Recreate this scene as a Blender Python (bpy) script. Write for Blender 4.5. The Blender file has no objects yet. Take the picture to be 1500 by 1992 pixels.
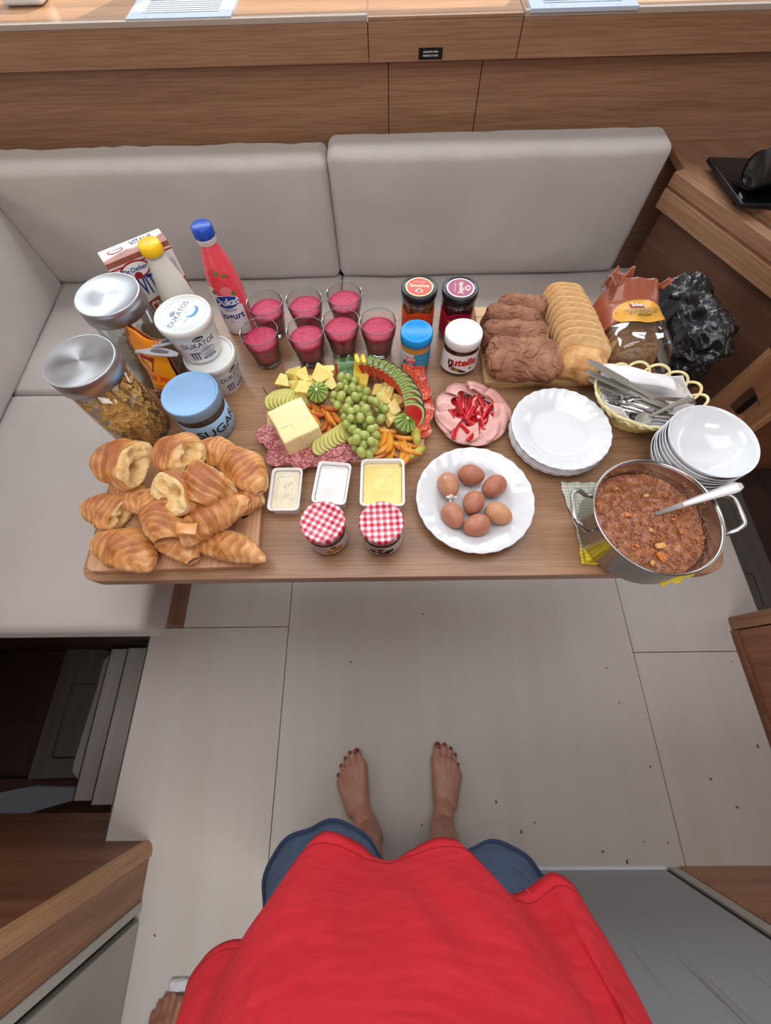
import bpy, bmesh, math, random
import numpy as np
from mathutils import Vector, Matrix, noise
PI = math.pi
random.seed(7)
S = bpy.context.scene
COL = S.collection
# ------------------------------------------------------------------ camera
CAM_H = 1.47; F_PX = 774.65; IW, IH = 1500, 1992
_a, _b, _c = (math.radians(v) for v in (23.857, -2.287, 1.572))
CAM_M = (Matrix.Rotation(_c, 3, 'Z') @ Matrix.Rotation(_a, 3, 'X') @ Matrix.Rotation(_b, 3, 'Z'))
cd = bpy.data.cameras.new('camera'); cam = bpy.data.objects.new('camera', cd); COL.objects.link(cam)
cam.matrix_world = Matrix.Translation((0, 0, CAM_H)) @ CAM_M.to_4x4()
cd.sensor_fit = 'HORIZONTAL'; cd.sensor_width = 36.0; cd.lens = 36.0 * F_PX / IW; cd.clip_start = 0.02
S.camera = cam
S.cycles.transparent_max_bounces = 32; S.cycles.max_bounces = 10
# ------------------------------------------------------------------ world, daylight, exposure
S.view_settings.view_transform = 'Standard'; S.view_settings.look = 'None'
S.view_settings.exposure = 0.30; S.view_settings.gamma = 1.0; S.view_settings.use_curve_mapping = False
w = bpy.data.worlds.new('sky'); S.world = w; w.use_nodes = True
w.node_tree.nodes['Background'].inputs[0].default_value = (0.72, 0.82, 1.0, 1)
w.node_tree.nodes['Background'].inputs[1].default_value = 0.55
def area(name, loc, rot, sx, sy, power, col):
    l = bpy.data.lights.new(name, 'AREA'); l.shape = 'RECTANGLE'; l.size = sx; l.size_y = sy
    l.energy = power; l.color = col
    o = bpy.data.objects.new(name, l); COL.objects.link(o); o.location = loc; o.rotation_euler = rot
    return o
area('daylight_back_windows', (0.0, 1.88, 1.74), (math.radians(-38), 0, 0), 3.0, 0.3, 23, (0.86, 0.93, 1.0))
area('daylight_roof_hatch', (0.05, 0.40, 1.99), (0, 0, 0), 1.5, 0.8, 11, (0.93, 0.96, 1.0))
area('daylight_left_window', (-1.8, 0.7, 1.45), (0, math.radians(-68), 0), 0.35, 1.6, 5, (1.0, 0.95, 0.9))
area('daylight_right_window', (2.0, 0.5, 1.5), (0, math.radians(66), 0), 0.35, 1.4, 3, (0.95, 0.96, 1.0))
area('daylight_companionway', (0.1, -0.95, 1.99), (math.radians(14), 0, 0), 1.3, 0.5, 20, (0.95, 0.97, 1.0))
sl = bpy.data.lights.new('sun', 'SUN'); sl.energy = 5.0; sl.angle = 0.009; sl.color = (1.0, 0.93, 0.82)
sun = bpy.data.objects.new('sun', sl); COL.objects.link(sun)
sun.rotation_euler = Vector((0.55, 1.0, 1.02)).to_track_quat('Z', 'Y').to_euler()
# ------------------------------------------------------------------ geometry of the picture
def ray(px, py): return CAM_M @ Vector((px - IW / 2, -(py - IH / 2), -F_PX))
def at(px, py, z):
    d = ray(px, py); t = (z - CAM_H) / d.z
    return Vector((d.x * t, d.y * t, z))
def aty(px, py, y):
    d = ray(px, py); t = y / d.y
    return Vector((d.x * t, y, CAM_H + d.z * t))
def atx(px, py, x):
    d = ray(px, py); t = x / d.x
    return Vector((x, d.y * t, CAM_H + d.z * t))
# ------------------------------------------------------------------ materials
def lin(h):
    if isinstance(h, str):
        h = h.lstrip('#'); c = [int(h[i:i + 2], 16) / 255 for i in (0, 2, 4)]
        return tuple((v / 12.92 if v <= .04045 else ((v + .055) / 1.055) ** 2.4) for v in c) + (1,)
    return tuple(h) + (1,)
MATS = {}
def mat(name, c, rough=.5, metal=0., trans=0., ior=1.45, c2=None, nscale=20., stretch=(1, 1, 1), bump=0., bscale=None,
        sss=0., sssr=(.01, .005, .003), alpha=1., coat=0., detail=4., ramp=(.35, .65), spec=.5, kind='noise', sheen=0., coord='Object', bdist=.002):
    if name in MATS: return MATS[name]
    m = bpy.data.materials.new(name); m.use_nodes = True; nt = m.node_tree; N = nt.nodes; L = nt.links
    b = N['Principled BSDF']
    b.inputs['Base Color'].default_value = lin(c); b.inputs['Roughness'].default_value = rough
    b.inputs['Metallic'].default_value = metal; b.inputs['IOR'].default_value = ior
    b.inputs['Transmission Weight'].default_value = trans; b.inputs['Alpha'].default_value = alpha
    b.inputs['Coat Weight'].default_value = coat; b.inputs['Specular IOR Level'].default_value = spec
    b.inputs['Sheen Weight'].default_value = sheen
    if sss:
        b.inputs['Subsurface Weight'].default_value = sss; b.inputs['Subsurface Radius'].default_value = sssr
        b.inputs['Subsurface Scale'].default_value = 1.0
    if c2 is not None or bump:
        tc = N.new('ShaderNodeTexCoord'); mp = N.new('ShaderNodeMapping'); mp.inputs['Scale'].default_value = stretch
        L.new(tc.outputs[coord], mp.inputs['Vector'])
    def tex(scale):
        if kind == 'voronoi':
            t = N.new('ShaderNodeTexVoronoi'); t.inputs['Scale'].default_value = scale
            L.new(mp.outputs[0], t.inputs['Vector']); return t.outputs['Distance']
        t = N.new('ShaderNodeTexNoise'); t.inputs['Scale'].default_value = scale; t.inputs['Detail'].default_value = detail
        L.new(mp.outputs[0], t.inputs['Vector']); return t.outputs['Fac']
    if c2 is not None:
        f = tex(nscale); r = N.new('ShaderNodeValToRGB')
        r.color_ramp.elements[0].position = ramp[0]; r.color_ramp.elements[1].position = ramp[1]
        r.color_ramp.elements[0].color = lin(c); r.color_ramp.elements[1].color = lin(c2)
        L.new(f, r.inputs[0]); L.new(r.outputs[0], b.inputs['Base Color'])
    if bump:
        f = tex(bscale or nscale); bn = N.new('ShaderNodeBump'); bn.inputs['Strength'].default_value = bump
        bn.inputs['Distance'].default_value = bdist
        L.new(f, bn.inputs['Height']); L.new(bn.outputs[0], b.inputs['Normal'])
    MATS[name] = m; return m
def wood(name, c, c2, c3=None, scale=1., axis='x', rough=.38, plank=False, coat=0., rotz=0.):
    """fine straight veneer: broad soft bands plus short dark pores along the grain"""
    if name in MATS: return MATS[name]
    m = bpy.data.materials.new(name); m.use_nodes = True; nt = m.node_tree; N = nt.nodes; L = nt.links
    b = N['Principled BSDF']; b.inputs['Roughness'].default_value = rough; b.inputs['Coat Weight'].default_value = coat
    tc = N.new('ShaderNodeTexCoord'); src = tc.outputs['Object']
    if rotz:
        m0 = N.new('ShaderNodeMapping'); m0.inputs['Rotation'].default_value = (0, 0, -rotz); L.new(src, m0.inputs['Vector']); src = m0.outputs[0]
    st = {'x': (.8, 22, 22), 'y': (22, .8, 22), 'z': (22, 22, .8)}[axis]
    sf = {'x': (7, 300, 300), 'y': (300, 7, 300), 'z': (300, 300, 7)}[axis]
    def nz(s, det, k):
        mp = N.new('ShaderNodeMapping'); mp.inputs['Scale'].default_value = tuple(v * scale * k for v in s)
        L.new(src, mp.inputs['Vector'])
        t = N.new('ShaderNodeTexNoise'); t.inputs['Scale'].default_value = 1; t.inputs['Detail'].default_value = det
        L.new(mp.outputs[0], t.inputs['Vector']); return t.outputs['Fac']
    r = N.new('ShaderNodeValToRGB'); r.color_ramp.elements[0].position = .36; r.color_ramp.elements[1].position = .66
    r.color_ramp.elements[0].color = lin(c); r.color_ramp.elements[1].color = lin(c2)
    L.new(nz(st, 5, 1), r.inputs[0])
    r2 = N.new('ShaderNodeValToRGB'); r2.color_ramp.elements[0].position = .40; r2.color_ramp.elements[1].position = .56
    r2.color_ramp.elements[0].color = (.62, .55, .5, 1); r2.color_ramp.elements[1].color = (1, 1, 1, 1)
    fn = nz(sf, 2, 1); L.new(fn, r2.inputs[0])
    mx = N.new('ShaderNodeMix'); mx.data_type = 'RGBA'; mx.blend_type = 'MULTIPLY'; mx.inputs[0].default_value = .55
    L.new(r.outputs[0], mx.inputs[6]); L.new(r2.outputs[0], mx.inputs[7]); L.new(mx.outputs[2], b.inputs['Base Color'])
    bn = N.new('ShaderNodeBump'); bn.inputs['Strength'].default_value = .12; bn.inputs['Distance'].default_value = .0005
    L.new(fn, bn.inputs['Height']); L.new(bn.outputs[0], b.inputs['Normal'])
    MATS[name] = m; return m
def thin_glass(name, tint='#fbfdfd', edge='#c5cccc', rough=.02, refl=1.0, opac=0., opcol='#ffffff', start=.35):
    m = bpy.data.materials.new(name); m.use_nodes = True; nt = m.node_tree; N = nt.nodes; L = nt.links; N.remove(N['Principled BSDF'])
    out = N['Material Output']; tr_ = N.new('ShaderNodeBsdfTransparent'); gl_ = N.new('ShaderNodeBsdfGlossy'); gl_.inputs['Roughness'].default_value = rough
    fr_ = N.new('ShaderNodeMath'); fr_.operation = 'POWER'; fr_.inputs[1].default_value = 3.2; fb_ = N.new('ShaderNodeMath'); fb_.operation = 'MULTIPLY_ADD'; fb_.inputs[1].default_value = .55; fb_.inputs[2].default_value = .045
    lw = N.new('ShaderNodeLayerWeight'); lw.inputs['Blend'].default_value = .5
    rp = N.new('ShaderNodeValToRGB'); rp.color_ramp.elements[0].color = lin(tint); rp.color_ramp.elements[1].color = lin(edge); rp.color_ramp.elements[0].position = start
    L.new(lw.outputs['Facing'], fr_.inputs[0]); L.new(fr_.outputs[0], fb_.inputs[0]); L.new(lw.outputs['Facing'], rp.inputs[0]); L.new(rp.outputs[0], tr_.inputs[0])
    mt_ = N.new('ShaderNodeMath'); mt_.operation = 'MULTIPLY'; mt_.inputs[1].default_value = refl; L.new(fb_.outputs[0], mt_.inputs[0])
    mx = N.new('ShaderNodeMixShader'); L.new(mt_.outputs[0], mx.inputs[0]); L.new(tr_.outputs[0], mx.inputs[1]); L.new(gl_.outputs[0], mx.inputs[2])
    last = mx.outputs[0]
    if opac:
        df = N.new('ShaderNodeBsdfPrincipled'); df.inputs['Base Color'].default_value = lin(opcol); df.inputs['Roughness'].default_value = .35
        m2 = N.new('ShaderNodeMixShader'); m2.inputs[0].default_value = opac; L.new(last, m2.inputs[1]); L.new(df.outputs[0], m2.inputs[2]); last = m2.outputs[0]
    L.new(last, out.inputs[0]); MATS[name] = m; return m
WOOD_TABLE = wood('oak_table', '#946f51', '#a47e5f', axis='x', rough=.32)
WOOD_X = wood('oak_veneer', '#8a654a', '#997357', axis='x', rough=.4)
WOOD_Y = wood('oak_veneer_y', '#8f6547', '#ab7f5c', axis='y', rough=.4)
WOOD_Z = wood('oak_veneer_z', '#8a6043', '#a37654', axis='z', rough=.42)
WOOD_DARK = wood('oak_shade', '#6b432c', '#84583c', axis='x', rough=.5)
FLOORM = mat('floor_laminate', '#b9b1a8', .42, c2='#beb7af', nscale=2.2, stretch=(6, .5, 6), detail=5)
FABRIC = mat('cushion_fabric', '#aaa19b', .85, c2='#b2a9a3', nscale=4, bump=.25, bscale=900, sheen=.3, bdist=.0004)
BLACK = mat('black_plastic', '#0b0b0d', .35)
STEEL = mat('steel', '#c9c8c6', .22, 1.0)
WHITE = mat('white_plastic', '#e6e6e4', .35)
# ------------------------------------------------------------------ mesh helpers
def link(name, me, m, parent=None, loc=None, rot=None, smooth=False, label=None):
    if m is not None: 
        me.materials.clear()
        for q in (m if isinstance(m, (list, tuple)) else [m]): me.materials.append(q)
    if smooth and len(me.polygons): me.polygons.foreach_set('use_smooth', [True] * len(me.polygons))
    o = bpy.data.objects.new(name, me); COL.objects.link(o)
    if parent: o.parent = parent
    if loc is not None: o.location = loc
    if rot is not None: o.rotation_euler = rot
    if label: o['label'] = label
    return o
def mesh(name, V, Fc, m, parent=None, loc=None, rot=None, smooth=False, label=None, mi=None):
    me = bpy.data.meshes.new(name); me.from_pydata([tuple(v) for v in V], [], [tuple(f) for f in Fc]); me.update()
    o = link(name, me, m, parent, loc, rot, smooth, label)
    if mi is not None: me.polygons.foreach_set('material_index', mi)
    return o
def tag(o, label, cat, group=None, kind=None):
    o['label'] = label; o['category'] = cat
    if group: o['group'] = group
    if kind: o['kind'] = kind
    return o
def struct(o, label=None, cat=None):
    o['kind'] = 'structure'
    if label: o['label'] = label
    if cat: o['category'] = cat
    return o
def thing(name, label, cat, loc=(0, 0, 0), rotz=0., group=None, rot=None):
    o = bpy.data.objects.new(name, None); COL.objects.link(o); o.empty_display_size = .02
    o.location = loc; o.rotation_euler = rot if rot is not None else (0, 0, rotz)
    return tag(o, label, cat, group)
def kids(o): return [c for c in bpy.data.objects if c.parent == o]
def copy_tree(o, parent=None):
    c = o.copy(); COL.objects.link(c)
    if parent is not None: c.parent = parent
    for ch in kids(o):
        copy_tree(ch, c)
    return c
class MB:
    """collects faces for ONE mesh part"""
    def __init__(s): s.V = []; s.F = []
    def add(s, V, Fc, M=None):
        n = len(s.V); s.V += [tuple(M @ Vector(v)) if M is not None else tuple(v) for v in V]
        s.F += [tuple(i + n for i in f) for f in Fc]; return s
    def box(s, a, b, M=None):
        (x0, y0, z0), (x1, y1, z1) = a, b
        V = [(x0, y0, z0), (x1, y0, z0), (x1, y1, z0), (x0, y1, z0), (x0, y0, z1), (x1, y0, z1), (x1, y1, z1), (x0, y1, z1)]
        return s.add(V, [(3, 2, 1, 0), (4, 5, 6, 7), (0, 1, 5, 4), (1, 2, 6, 5), (2, 3, 7, 6), (3, 0, 4, 7)], M)
    def build(s, name, m, parent=None, **k): return mesh(name, s.V, s.F, m, parent, **k)
def bevel(o, w, seg=2):
    bm = bmesh.new(); bm.from_mesh(o.data)
    bmesh.ops.bevel(bm, geom=bm.edges[:], offset=w, segments=seg, profile=.5, affect='EDGES', clamp_overlap=True)
    bm.to_mesh(o.data); bm.free(); return o
def box(name, a, b, m, parent=None, bev=0., seg=2, **k):
    o = MB().box(a, b).build(name, m, parent, **k)
    if bev: bevel(o, bev, seg)
    return o
def lathe(prof, n=48, ell=(1, 1), fn=None, close=True):
    """prof: list of (r,z) from the bottom axis outwards; fn(angle,r,z,i) -> (r,z)"""
    V = []; Fc = []; rings = []
    for i, (r, z) in enumerate(prof):
        if r <= 1e-6:
            V.append((0, 0, z)); rings.append([len(V) - 1]); continue
        R = []
        for k in range(n):
            a = 2 * PI * k / n; rr, zz = (r, z) if fn is None else fn(a, r, z, i)
            V.append((rr * math.cos(a) * ell[0], rr * math.sin(a) * ell[1], zz)); R.append(len(V) - 1)
        rings.append(R)
    for A, B in zip(rings, rings[1:]):
        if len(A) == 1 and len(B) == 1: continue
        for k in range(n):
            k2 = (k + 1) % n
            if len(A) == 1: Fc.append((A[0], B[k2], B[k]))
            elif len(B) == 1: Fc.append((A[k], A[k2], B[0]))
            else: Fc.append((A[k], A[k2], B[k2], B[k]))
    return V, Fc
def lathe_obj(name, prof, m, parent=None, n=48, ell=(1, 1), fn=None, smooth=True, **k):
    V, Fc = lathe(prof, n, ell, fn); return mesh(name, V, Fc, m, parent, smooth=smooth, **k)
def rbox(sx, sy, sz, r, n=8, fn=None):
    """rounded box centred on the origin, side faces divided n x n; fn(p)->p displaces"""
    hx, hy, hz = sx / 2, sy / 2, sz / 2; r = min(r, hx, hy, hz)
    idx = {}; V = []; Fc = []
    def vid(i, j, k):
        key = (i, j, k)
        if key in idx: return idx[key]
        # sample clustered at the ends so that the roundings get vertices
        def co(t, h):
            u = 2 * t / n - 1; e = min(.45, r / h) if h > 0 else .2
            s = math.copysign(1, u); q = abs(u); kk = .55
            q = q / kk * (1 - e) if q < kk else (1 - e) + (q - kk) / (1 - kk) * e
            return s * q * h
        p = Vector((co(i, hx), co(j, hy), co(k, hz)))
        c = Vector((max(-hx + r, min(hx - r, p.x)), max(-hy + r, min(hy - r, p.y)), max(-hz + r, min(hz - r, p.z))))
        d = p - c
        if d.length > 1e-9: p = c + d.normalized() * r
        if fn: p = fn(p)
        V.append(tuple(p)); idx[key] = len(V) - 1; return idx[key]
    for a in range(n):
        for b in range(n):
            for s in (0, n):
                q = [(s, a, b), (s, a + 1, b), (s, a + 1, b + 1), (s, a, b + 1)]
                Fc.append([vid(*v) for v in (q if s else q[::-1])])
                q = [(a, s, b), (a, s, b + 1), (a + 1, s, b + 1), (a + 1, s, b)]
                Fc.append([vid(*v) for v in (q if s else q[::-1])])
                q = [(a, b, s), (a + 1, b, s), (a + 1, b + 1, s), (a, b + 1, s)]
                Fc.append([vid(*v) for v in (q if s else q[::-1])])
    return V, Fc
def nz(p, s, seed=0.): return noise.noise(Vector(p) * s + Vector((seed, seed * 1.7, -seed)))
def tube(pts, rad, n=8, closed=False, cap=True):
    """tube through points; rad number or list"""
    P = [Vector(p) for p in pts]; V = []; Fc = []; N = len(P)
    up = Vector((0, 0, 1))
    T0 = None; nrm = None
    for i, p in enumerate(P):
        if closed: t = (P[(i + 1) % N] - P[i - 1]).normalized()
        else: t = (P[min(i + 1, N - 1)] - P[max(i - 1, 0)]).normalized()
        if nrm is None: nrm = t.orthogonal().normalized()
        else:
            nrm = (nrm - t * nrm.dot(t))
            nrm = nrm.normalized() if nrm.length > 1e-6 else t.orthogonal().normalized()
        b = t.cross(nrm); r = rad[i] if isinstance(rad, (list, tuple)) else rad
        for k in range(n):
            a = 2 * PI * k / n; V.append(tuple(p + nrm * math.cos(a) * r + b * math.sin(a) * r))
    for i in range(N if closed else N - 1):
        A = i * n; B = ((i + 1) % N) * n
        for k in range(n): Fc.append((A + k, A + (k + 1) % n, B + (k + 1) % n, B + k))
    if cap and not closed:
        Fc.append(tuple(range(n))[::-1]); Fc.append(tuple((N - 1) * n + k for k in range(n)))
    return V, Fc
def strip(pts, hw, th, widthdir=(0, 0, 1)):
    """flat bar: centre line pts, half widths hw (number or list), thickness th, width direction fixed"""
    V = []; Fc = []; P = [Vector(p) for p in pts]; N = len(P); W = Vector(widthdir).normalized()
    for i, p in enumerate(P):
        t = (P[min(i + 1, N - 1)] - P[max(i - 1, 0)]).normalized(); nn = t.cross(W).normalized()
        h = hw[i] if isinstance(hw, (list, tuple)) else hw
        for a, b in ((-1, -1), (1, -1), (1, 1), (-1, 1)): V.append(tuple(p + W * a * h + nn * b * th / 2))
    for i in range(N - 1):
        for k in range(4): Fc.append((i * 4 + k, i * 4 + (k + 1) % 4, i * 4 + 4 + (k + 1) % 4, i * 4 + 4 + k))
    Fc.append((3, 2, 1, 0)); Fc.append(tuple((N - 1) * 4 + k for k in range(4)))
    return V, Fc
def rpoly(pts, r, seg=6):
    """round the corners of a 2-D polygon"""
    out = []; n = len(pts)
    for i in range(n):
        p = Vector(pts[i]); a = Vector(pts[i - 1]) - p; b = Vector(pts[(i + 1) % n]) - p
        rr = r[i] if isinstance(r, (list, tuple)) else r
        if rr <= 0: out.append(tuple(p)); continue
        la, lb = a.length, b.length; q = min(rr, la * .48, lb * .48)
        A = p + a.normalized() * q; B = p + b.normalized() * q
        for k in range(seg + 1):
            t = k / seg; out.append(tuple((1 - t) ** 2 * A + 2 * t * (1 - t) * p + t * t * B))
    return out
def slab(name, pts, z0, z1, m, parent=None, r=0., seg=6, ch=0., **k):
    """extruded polygon (counter-clockwise), rounded corners r, chamfered edges ch"""
    P = rpoly(pts, r, seg) if r else [tuple(p) for p in pts]; n = len(P)
    ar = sum(P[i][0] * P[(i + 1) % n][1] - P[(i + 1) % n][0] * P[i][1] for i in range(n))
    if ar < 0: P = P[::-1]
    c = Vector((sum(p[0] for p in P) / n, sum(p[1] for p in P) / n))
    def ins(d):
        if d == 0: return P
        out = []
        for i in range(n):
            a = Vector(P[i - 1]); b = Vector(P[(i + 1) % n]); t = (b - a)
            t = t.normalized() if t.length > 1e-9 else Vector((1, 0)); out.append((P[i][0] - t.y * d, P[i][1] + t.x * d))
        return out
    rings = [(ins(ch), z0), (P, z0 + ch), (P, z1 - ch), (ins(ch), z1)] if ch else [(P, z0), (P, z1)]
    if ch: rings.insert(3, (ins(ch * .3), z1 - ch * .3))
    V = [(x, y, z) for R, z in rings for x, y in R]; Fc = [tuple(range(n))[::-1]]
    for q in range(len(rings) - 1):
        for i in range(n): Fc.append((q * n + i, q * n + (i + 1) % n, (q + 1) * n + (i + 1) % n, (q + 1) * n + i))
    Fc.append(tuple((len(rings) - 1) * n + i for i in range(n)))
    return mesh(name, V, Fc, m, parent, **k)
_tc = {}
def text_geo(s, size, bold=0., shear=0., spacing=1., align='CENTER'):
    key = (s, size, bold, shear, spacing, align)
    if key in _tc: return _tc[key]
    cu = bpy.data.curves.new('t', 'FONT'); cu.body = s; cu.size = size; cu.align_x = align; cu.align_y = 'CENTER'
    cu.offset = bold * size; cu.shear = shear; cu.space_character = spacing; cu.resolution_u = 3; cu.fill_mode = 'FRONT'
    o = bpy.data.objects.new('t', cu); COL.objects.link(o)
    me = bpy.data.meshes.new_from_object(o); bm = bmesh.new(); bm.from_mesh(me)
    bmesh.ops.triangulate(bm, faces=bm.faces[:])
    lim = size * .35
    for _ in range(2):
        es = [e for e in bm.edges if e.calc_length() > lim]
        if es: bmesh.ops.subdivide_edges(bm, edges=es, cuts=1)
        bmesh.ops.triangulate(bm, faces=bm.faces[:])
    V = [v.co.copy() for v in bm.verts]; Fc = [tuple(v.index for v in f.verts) for f in bm.faces]
    bm.free(); bpy.data.objects.remove(o); bpy.data.meshes.remove(me)
    _tc[key] = (V, Fc); return V, Fc
def text_cyl(s, size, R, phi, z, m, parent, bold=0., shear=0., name='lettering', taper=0., rot=0., hscale=1., ell=(1, 1), **k):
    """lettering wrapped round an upright cylinder of radius R (R grows by taper per metre of height)"""
    V, Fc = text_geo(s, size, bold, shear); out = []; cr, sr = math.cos(rot), math.sin(rot)
    for v in V:
        x, y = v.x * hscale * cr - v.y * sr, v.x * hscale * sr + v.y * cr
        RR = R + taper * y; a = phi + x / R
        out.append((RR * math.cos(a) * ell[0], RR * math.sin(a) * ell[1], z + y))
    return mesh(name, out, Fc, m, parent, **k)
def text_flat(s, size, M, m, parent, bold=0., shear=0., name='lettering', arc=None, hscale=1., **k):
    V, Fc = text_geo(s, size, bold, shear); out = []
    for v in V:
        x, y = v.x * hscale, v.y
        if arc:
            a = PI / 2 - x / arc; rr = arc + y; x, y = rr * math.cos(a), rr * math.sin(a)
        out.append(tuple(M @ Vector((x, y, 0))))
    return mesh(name, out, Fc, m, parent, **k)
def cyl_patch(R, a0, a1, z0, z1, n=24, th=.0003, taper=0., ell=(1, 1), wob=None, rows=1):
    """thin label standing th proud of a cylinder, closed all round"""
    V = []; Fc = []; nr = rows + 1
    for i in range(n + 1):
        a = a0 + (a1 - a0) * i / n
        lo, hi = (z0, z1) if wob is None else wob(i / n, z0, z1)
        for off in (0, th):
            for j in range(nr):
                z = lo + (hi - lo) * j / rows; RR = R + off + taper * (z - z0)
                V.append((RR * math.cos(a) * ell[0], RR * math.sin(a) * ell[1], z))
    w_ = 2 * nr
    for i in range(n):
        A = i * w_; B = A + w_
        for j in range(rows):
            Fc.append((A + nr + j, B + nr + j, B + nr + j + 1, A + nr + j + 1))
            Fc.append((A + j, A + j + 1, B + j + 1, B + j))
        Fc.append((A, B, B + nr, A + nr)); Fc.append((A + nr - 1, A + 2 * nr - 1, B + 2 * nr - 1, B + nr - 1))
    return V, Fc
def disc(name, r, z, m, parent, th=.0004, n=32, ell=(1, 1), center=(0, 0), **k):
    V, Fc = lathe([(0, z), (r, z), (r, z + th), (0, z + th)], n, ell)
    V = [(v[0] + center[0], v[1] + center[1], v[2]) for v in V]
    return mesh(name, V, Fc, m, parent, **k)
# ================================================================== the setting
# ---- floor: pale laminate panels with narrow joints
J = .0022
def panel(name, x0, x1, y0, y1, z0, z1, m, parent, bev=.0008, g=J / 2):
    return box(name, (x0 + g, y0 + g, z0), (x1 - g, y1 - g, z1), m, parent, bev, 1)
fl = bpy.data.objects.new('floor', None); COL.objects.link(fl); struct(fl, 'pale laminate cabin floor with narrow dark joints', 'floor')
for (x0, x1, y0, y1) in ((-.865, -.37, .205, .95), (-.865, -.37, -1.6, .205), (-.37, .835, -.482, .95), (-.37, .835, -1.6, -.482),
                         (.835, 1.315, .105, .95), (.835, 1.315, -1.6, .105)):
    panel('floor_panel', x0, x1, y0, y1, -.02, 0, FLOORM, fl)
box('joint_backing', (-.86, -1.6, -.03), (1.31, .95, -.006), BLACK, fl)
box('floor_edge', (-.869, -.41, -.05), (-.8655, .2, -.001), mat('edge_grey', '#4a4744', .6), fl)
# lower floors, steps
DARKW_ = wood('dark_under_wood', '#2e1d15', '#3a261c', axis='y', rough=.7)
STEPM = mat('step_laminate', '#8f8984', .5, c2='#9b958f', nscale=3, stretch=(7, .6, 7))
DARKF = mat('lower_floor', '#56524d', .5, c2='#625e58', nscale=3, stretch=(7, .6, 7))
lf = bpy.data.objects.new('floor_lower', None); COL.objects.link(lf); struct(lf, 'dark lower floor beyond the pale floor by the right cabinet', 'floor')
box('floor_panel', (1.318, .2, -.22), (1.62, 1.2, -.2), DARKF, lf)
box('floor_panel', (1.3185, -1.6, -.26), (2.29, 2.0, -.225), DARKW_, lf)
hp = [at(1446, 1116, -.199), at(1461, 1116, -.199), at(1468, 1124, -.199), at(1487, 1180, -.199)]
V, Fc = tube(hp, .0016, 4); mesh('hatch_groove', V, Fc, BLACK, lf)
box('riser', (1.3155, .2, -.2), (1.3175, .95, -.001), DARKF, lf)
st = bpy.data.objects.new('steps', None); COL.objects.link(st)
tag(st, 'grey laminate steps going down beside the left edge of the pale floor', 'steps'); st['kind'] = 'structure'
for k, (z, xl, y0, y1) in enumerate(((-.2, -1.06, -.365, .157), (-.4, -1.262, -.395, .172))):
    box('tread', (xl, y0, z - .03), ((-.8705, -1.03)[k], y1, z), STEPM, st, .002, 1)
    box('edge_shade', (xl - .0035, y0, z - .02), (xl - .0005, y1, z - .001), BLACK, st)  # thin black strip drawn as the shadow line along the tread edge
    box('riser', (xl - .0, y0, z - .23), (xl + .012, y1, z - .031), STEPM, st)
zt = -.58
tp = [at(x, y, zt) for x, y in ((215, 1272), (202, 1285), (188, 1340), (144, 1482), (141, 1500), (152, 1517))]
pts = [(p.x, p.y) for p in tp] + [(-1.24, tp[-1].y), (-1.24, tp[0].y)]
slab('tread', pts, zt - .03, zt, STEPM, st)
zl = -.72
la = [at(x, y, zl) for x, y in ((134, 1252), (54, 1516), (152, 1513), (225, 1268))]
lo = bpy.data.objects.new('floor_landing', None); COL.objects.link(lo); struct(lo, 'grey landing at the foot of the left steps, with a hatch', 'floor')
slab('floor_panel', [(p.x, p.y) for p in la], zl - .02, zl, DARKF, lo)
hh = [at(x, y, zl + .001) for x, y in ((186, 1331), (147, 1331), (140, 1334), (137, 1340), (103, 1466), (102, 1472), (106, 1474), (146, 1474))]
V, Fc = tube(hh, .003, 4); mesh('hatch_groove', V, Fc, BLACK, lo)
well = bpy.data.objects.new('stair_well', None); COL.objects.link(well); struct(well, 'dark wooden stair well under the left seat', 'wall')
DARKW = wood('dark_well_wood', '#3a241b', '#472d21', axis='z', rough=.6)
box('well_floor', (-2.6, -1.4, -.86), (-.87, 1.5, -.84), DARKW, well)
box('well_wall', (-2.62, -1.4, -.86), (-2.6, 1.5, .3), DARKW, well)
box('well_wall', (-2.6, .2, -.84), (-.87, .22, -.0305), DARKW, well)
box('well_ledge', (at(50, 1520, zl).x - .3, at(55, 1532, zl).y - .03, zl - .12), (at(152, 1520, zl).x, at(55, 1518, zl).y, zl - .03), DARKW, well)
bl = [at(x, y, -.6) for x, y in ((0, 1598), (0, 1542), (60, 1530), (148, 1532), (146, 1556))]
o = slab('step_front', [(p.x, p.y) for p in bl], -.63, -.6, mat('blue_grey_panel', '#6b7078', .5), well)
# ---- left cabinet corner near the viewer (bottom left)
CW = mat('cabinet_cream', '#99968c', .35, c2='#a19e94', nscale=6)
cb = thing('galley_cabinet', 'wooden galley cabinet with pale door at the lower left of the floor', 'cabinet', (-.9, -.6, 0)); L_ = Vector((.9, .6, 0))
def off(a, o): return tuple(Vector(a) + o)
box('side_panel', off((-1.9, -.43, -.3), L_), off((-.745, -.41, 1.15), L_), WOOD_DARK, cb)
lp = [(-.745, -.43), (-.745, -.408), (-.731, -.408), (-.7165, -.425), (-.7165, -.445), (-.745, -.445)]
slab('corner_post', [(x + .9, y + .6) for x, y in lp], 0, 1.15, wood('oak_post', '#a87b56', '#bb8f69', axis='z', rough=.35), cb, r=[0, .001, .012, .012, .001, 0], smooth=False)
box('front_frame', off((-.76, -.545, 0), L_), off((-.722, -.4455, 1.15), L_), WOOD_Z, cb, .001, 1)
box('frame_trim', off((-.76, -.568, .005), L_), off((-.717, -.5455, 1.15), L_), mat('trim_alu', '#a9a69e', .4), cb, .001, 1)
box('gap', off((-.76, -.586, .0), L_), off((-.735, -.5685, 1.15), L_), BLACK, cb)
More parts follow.
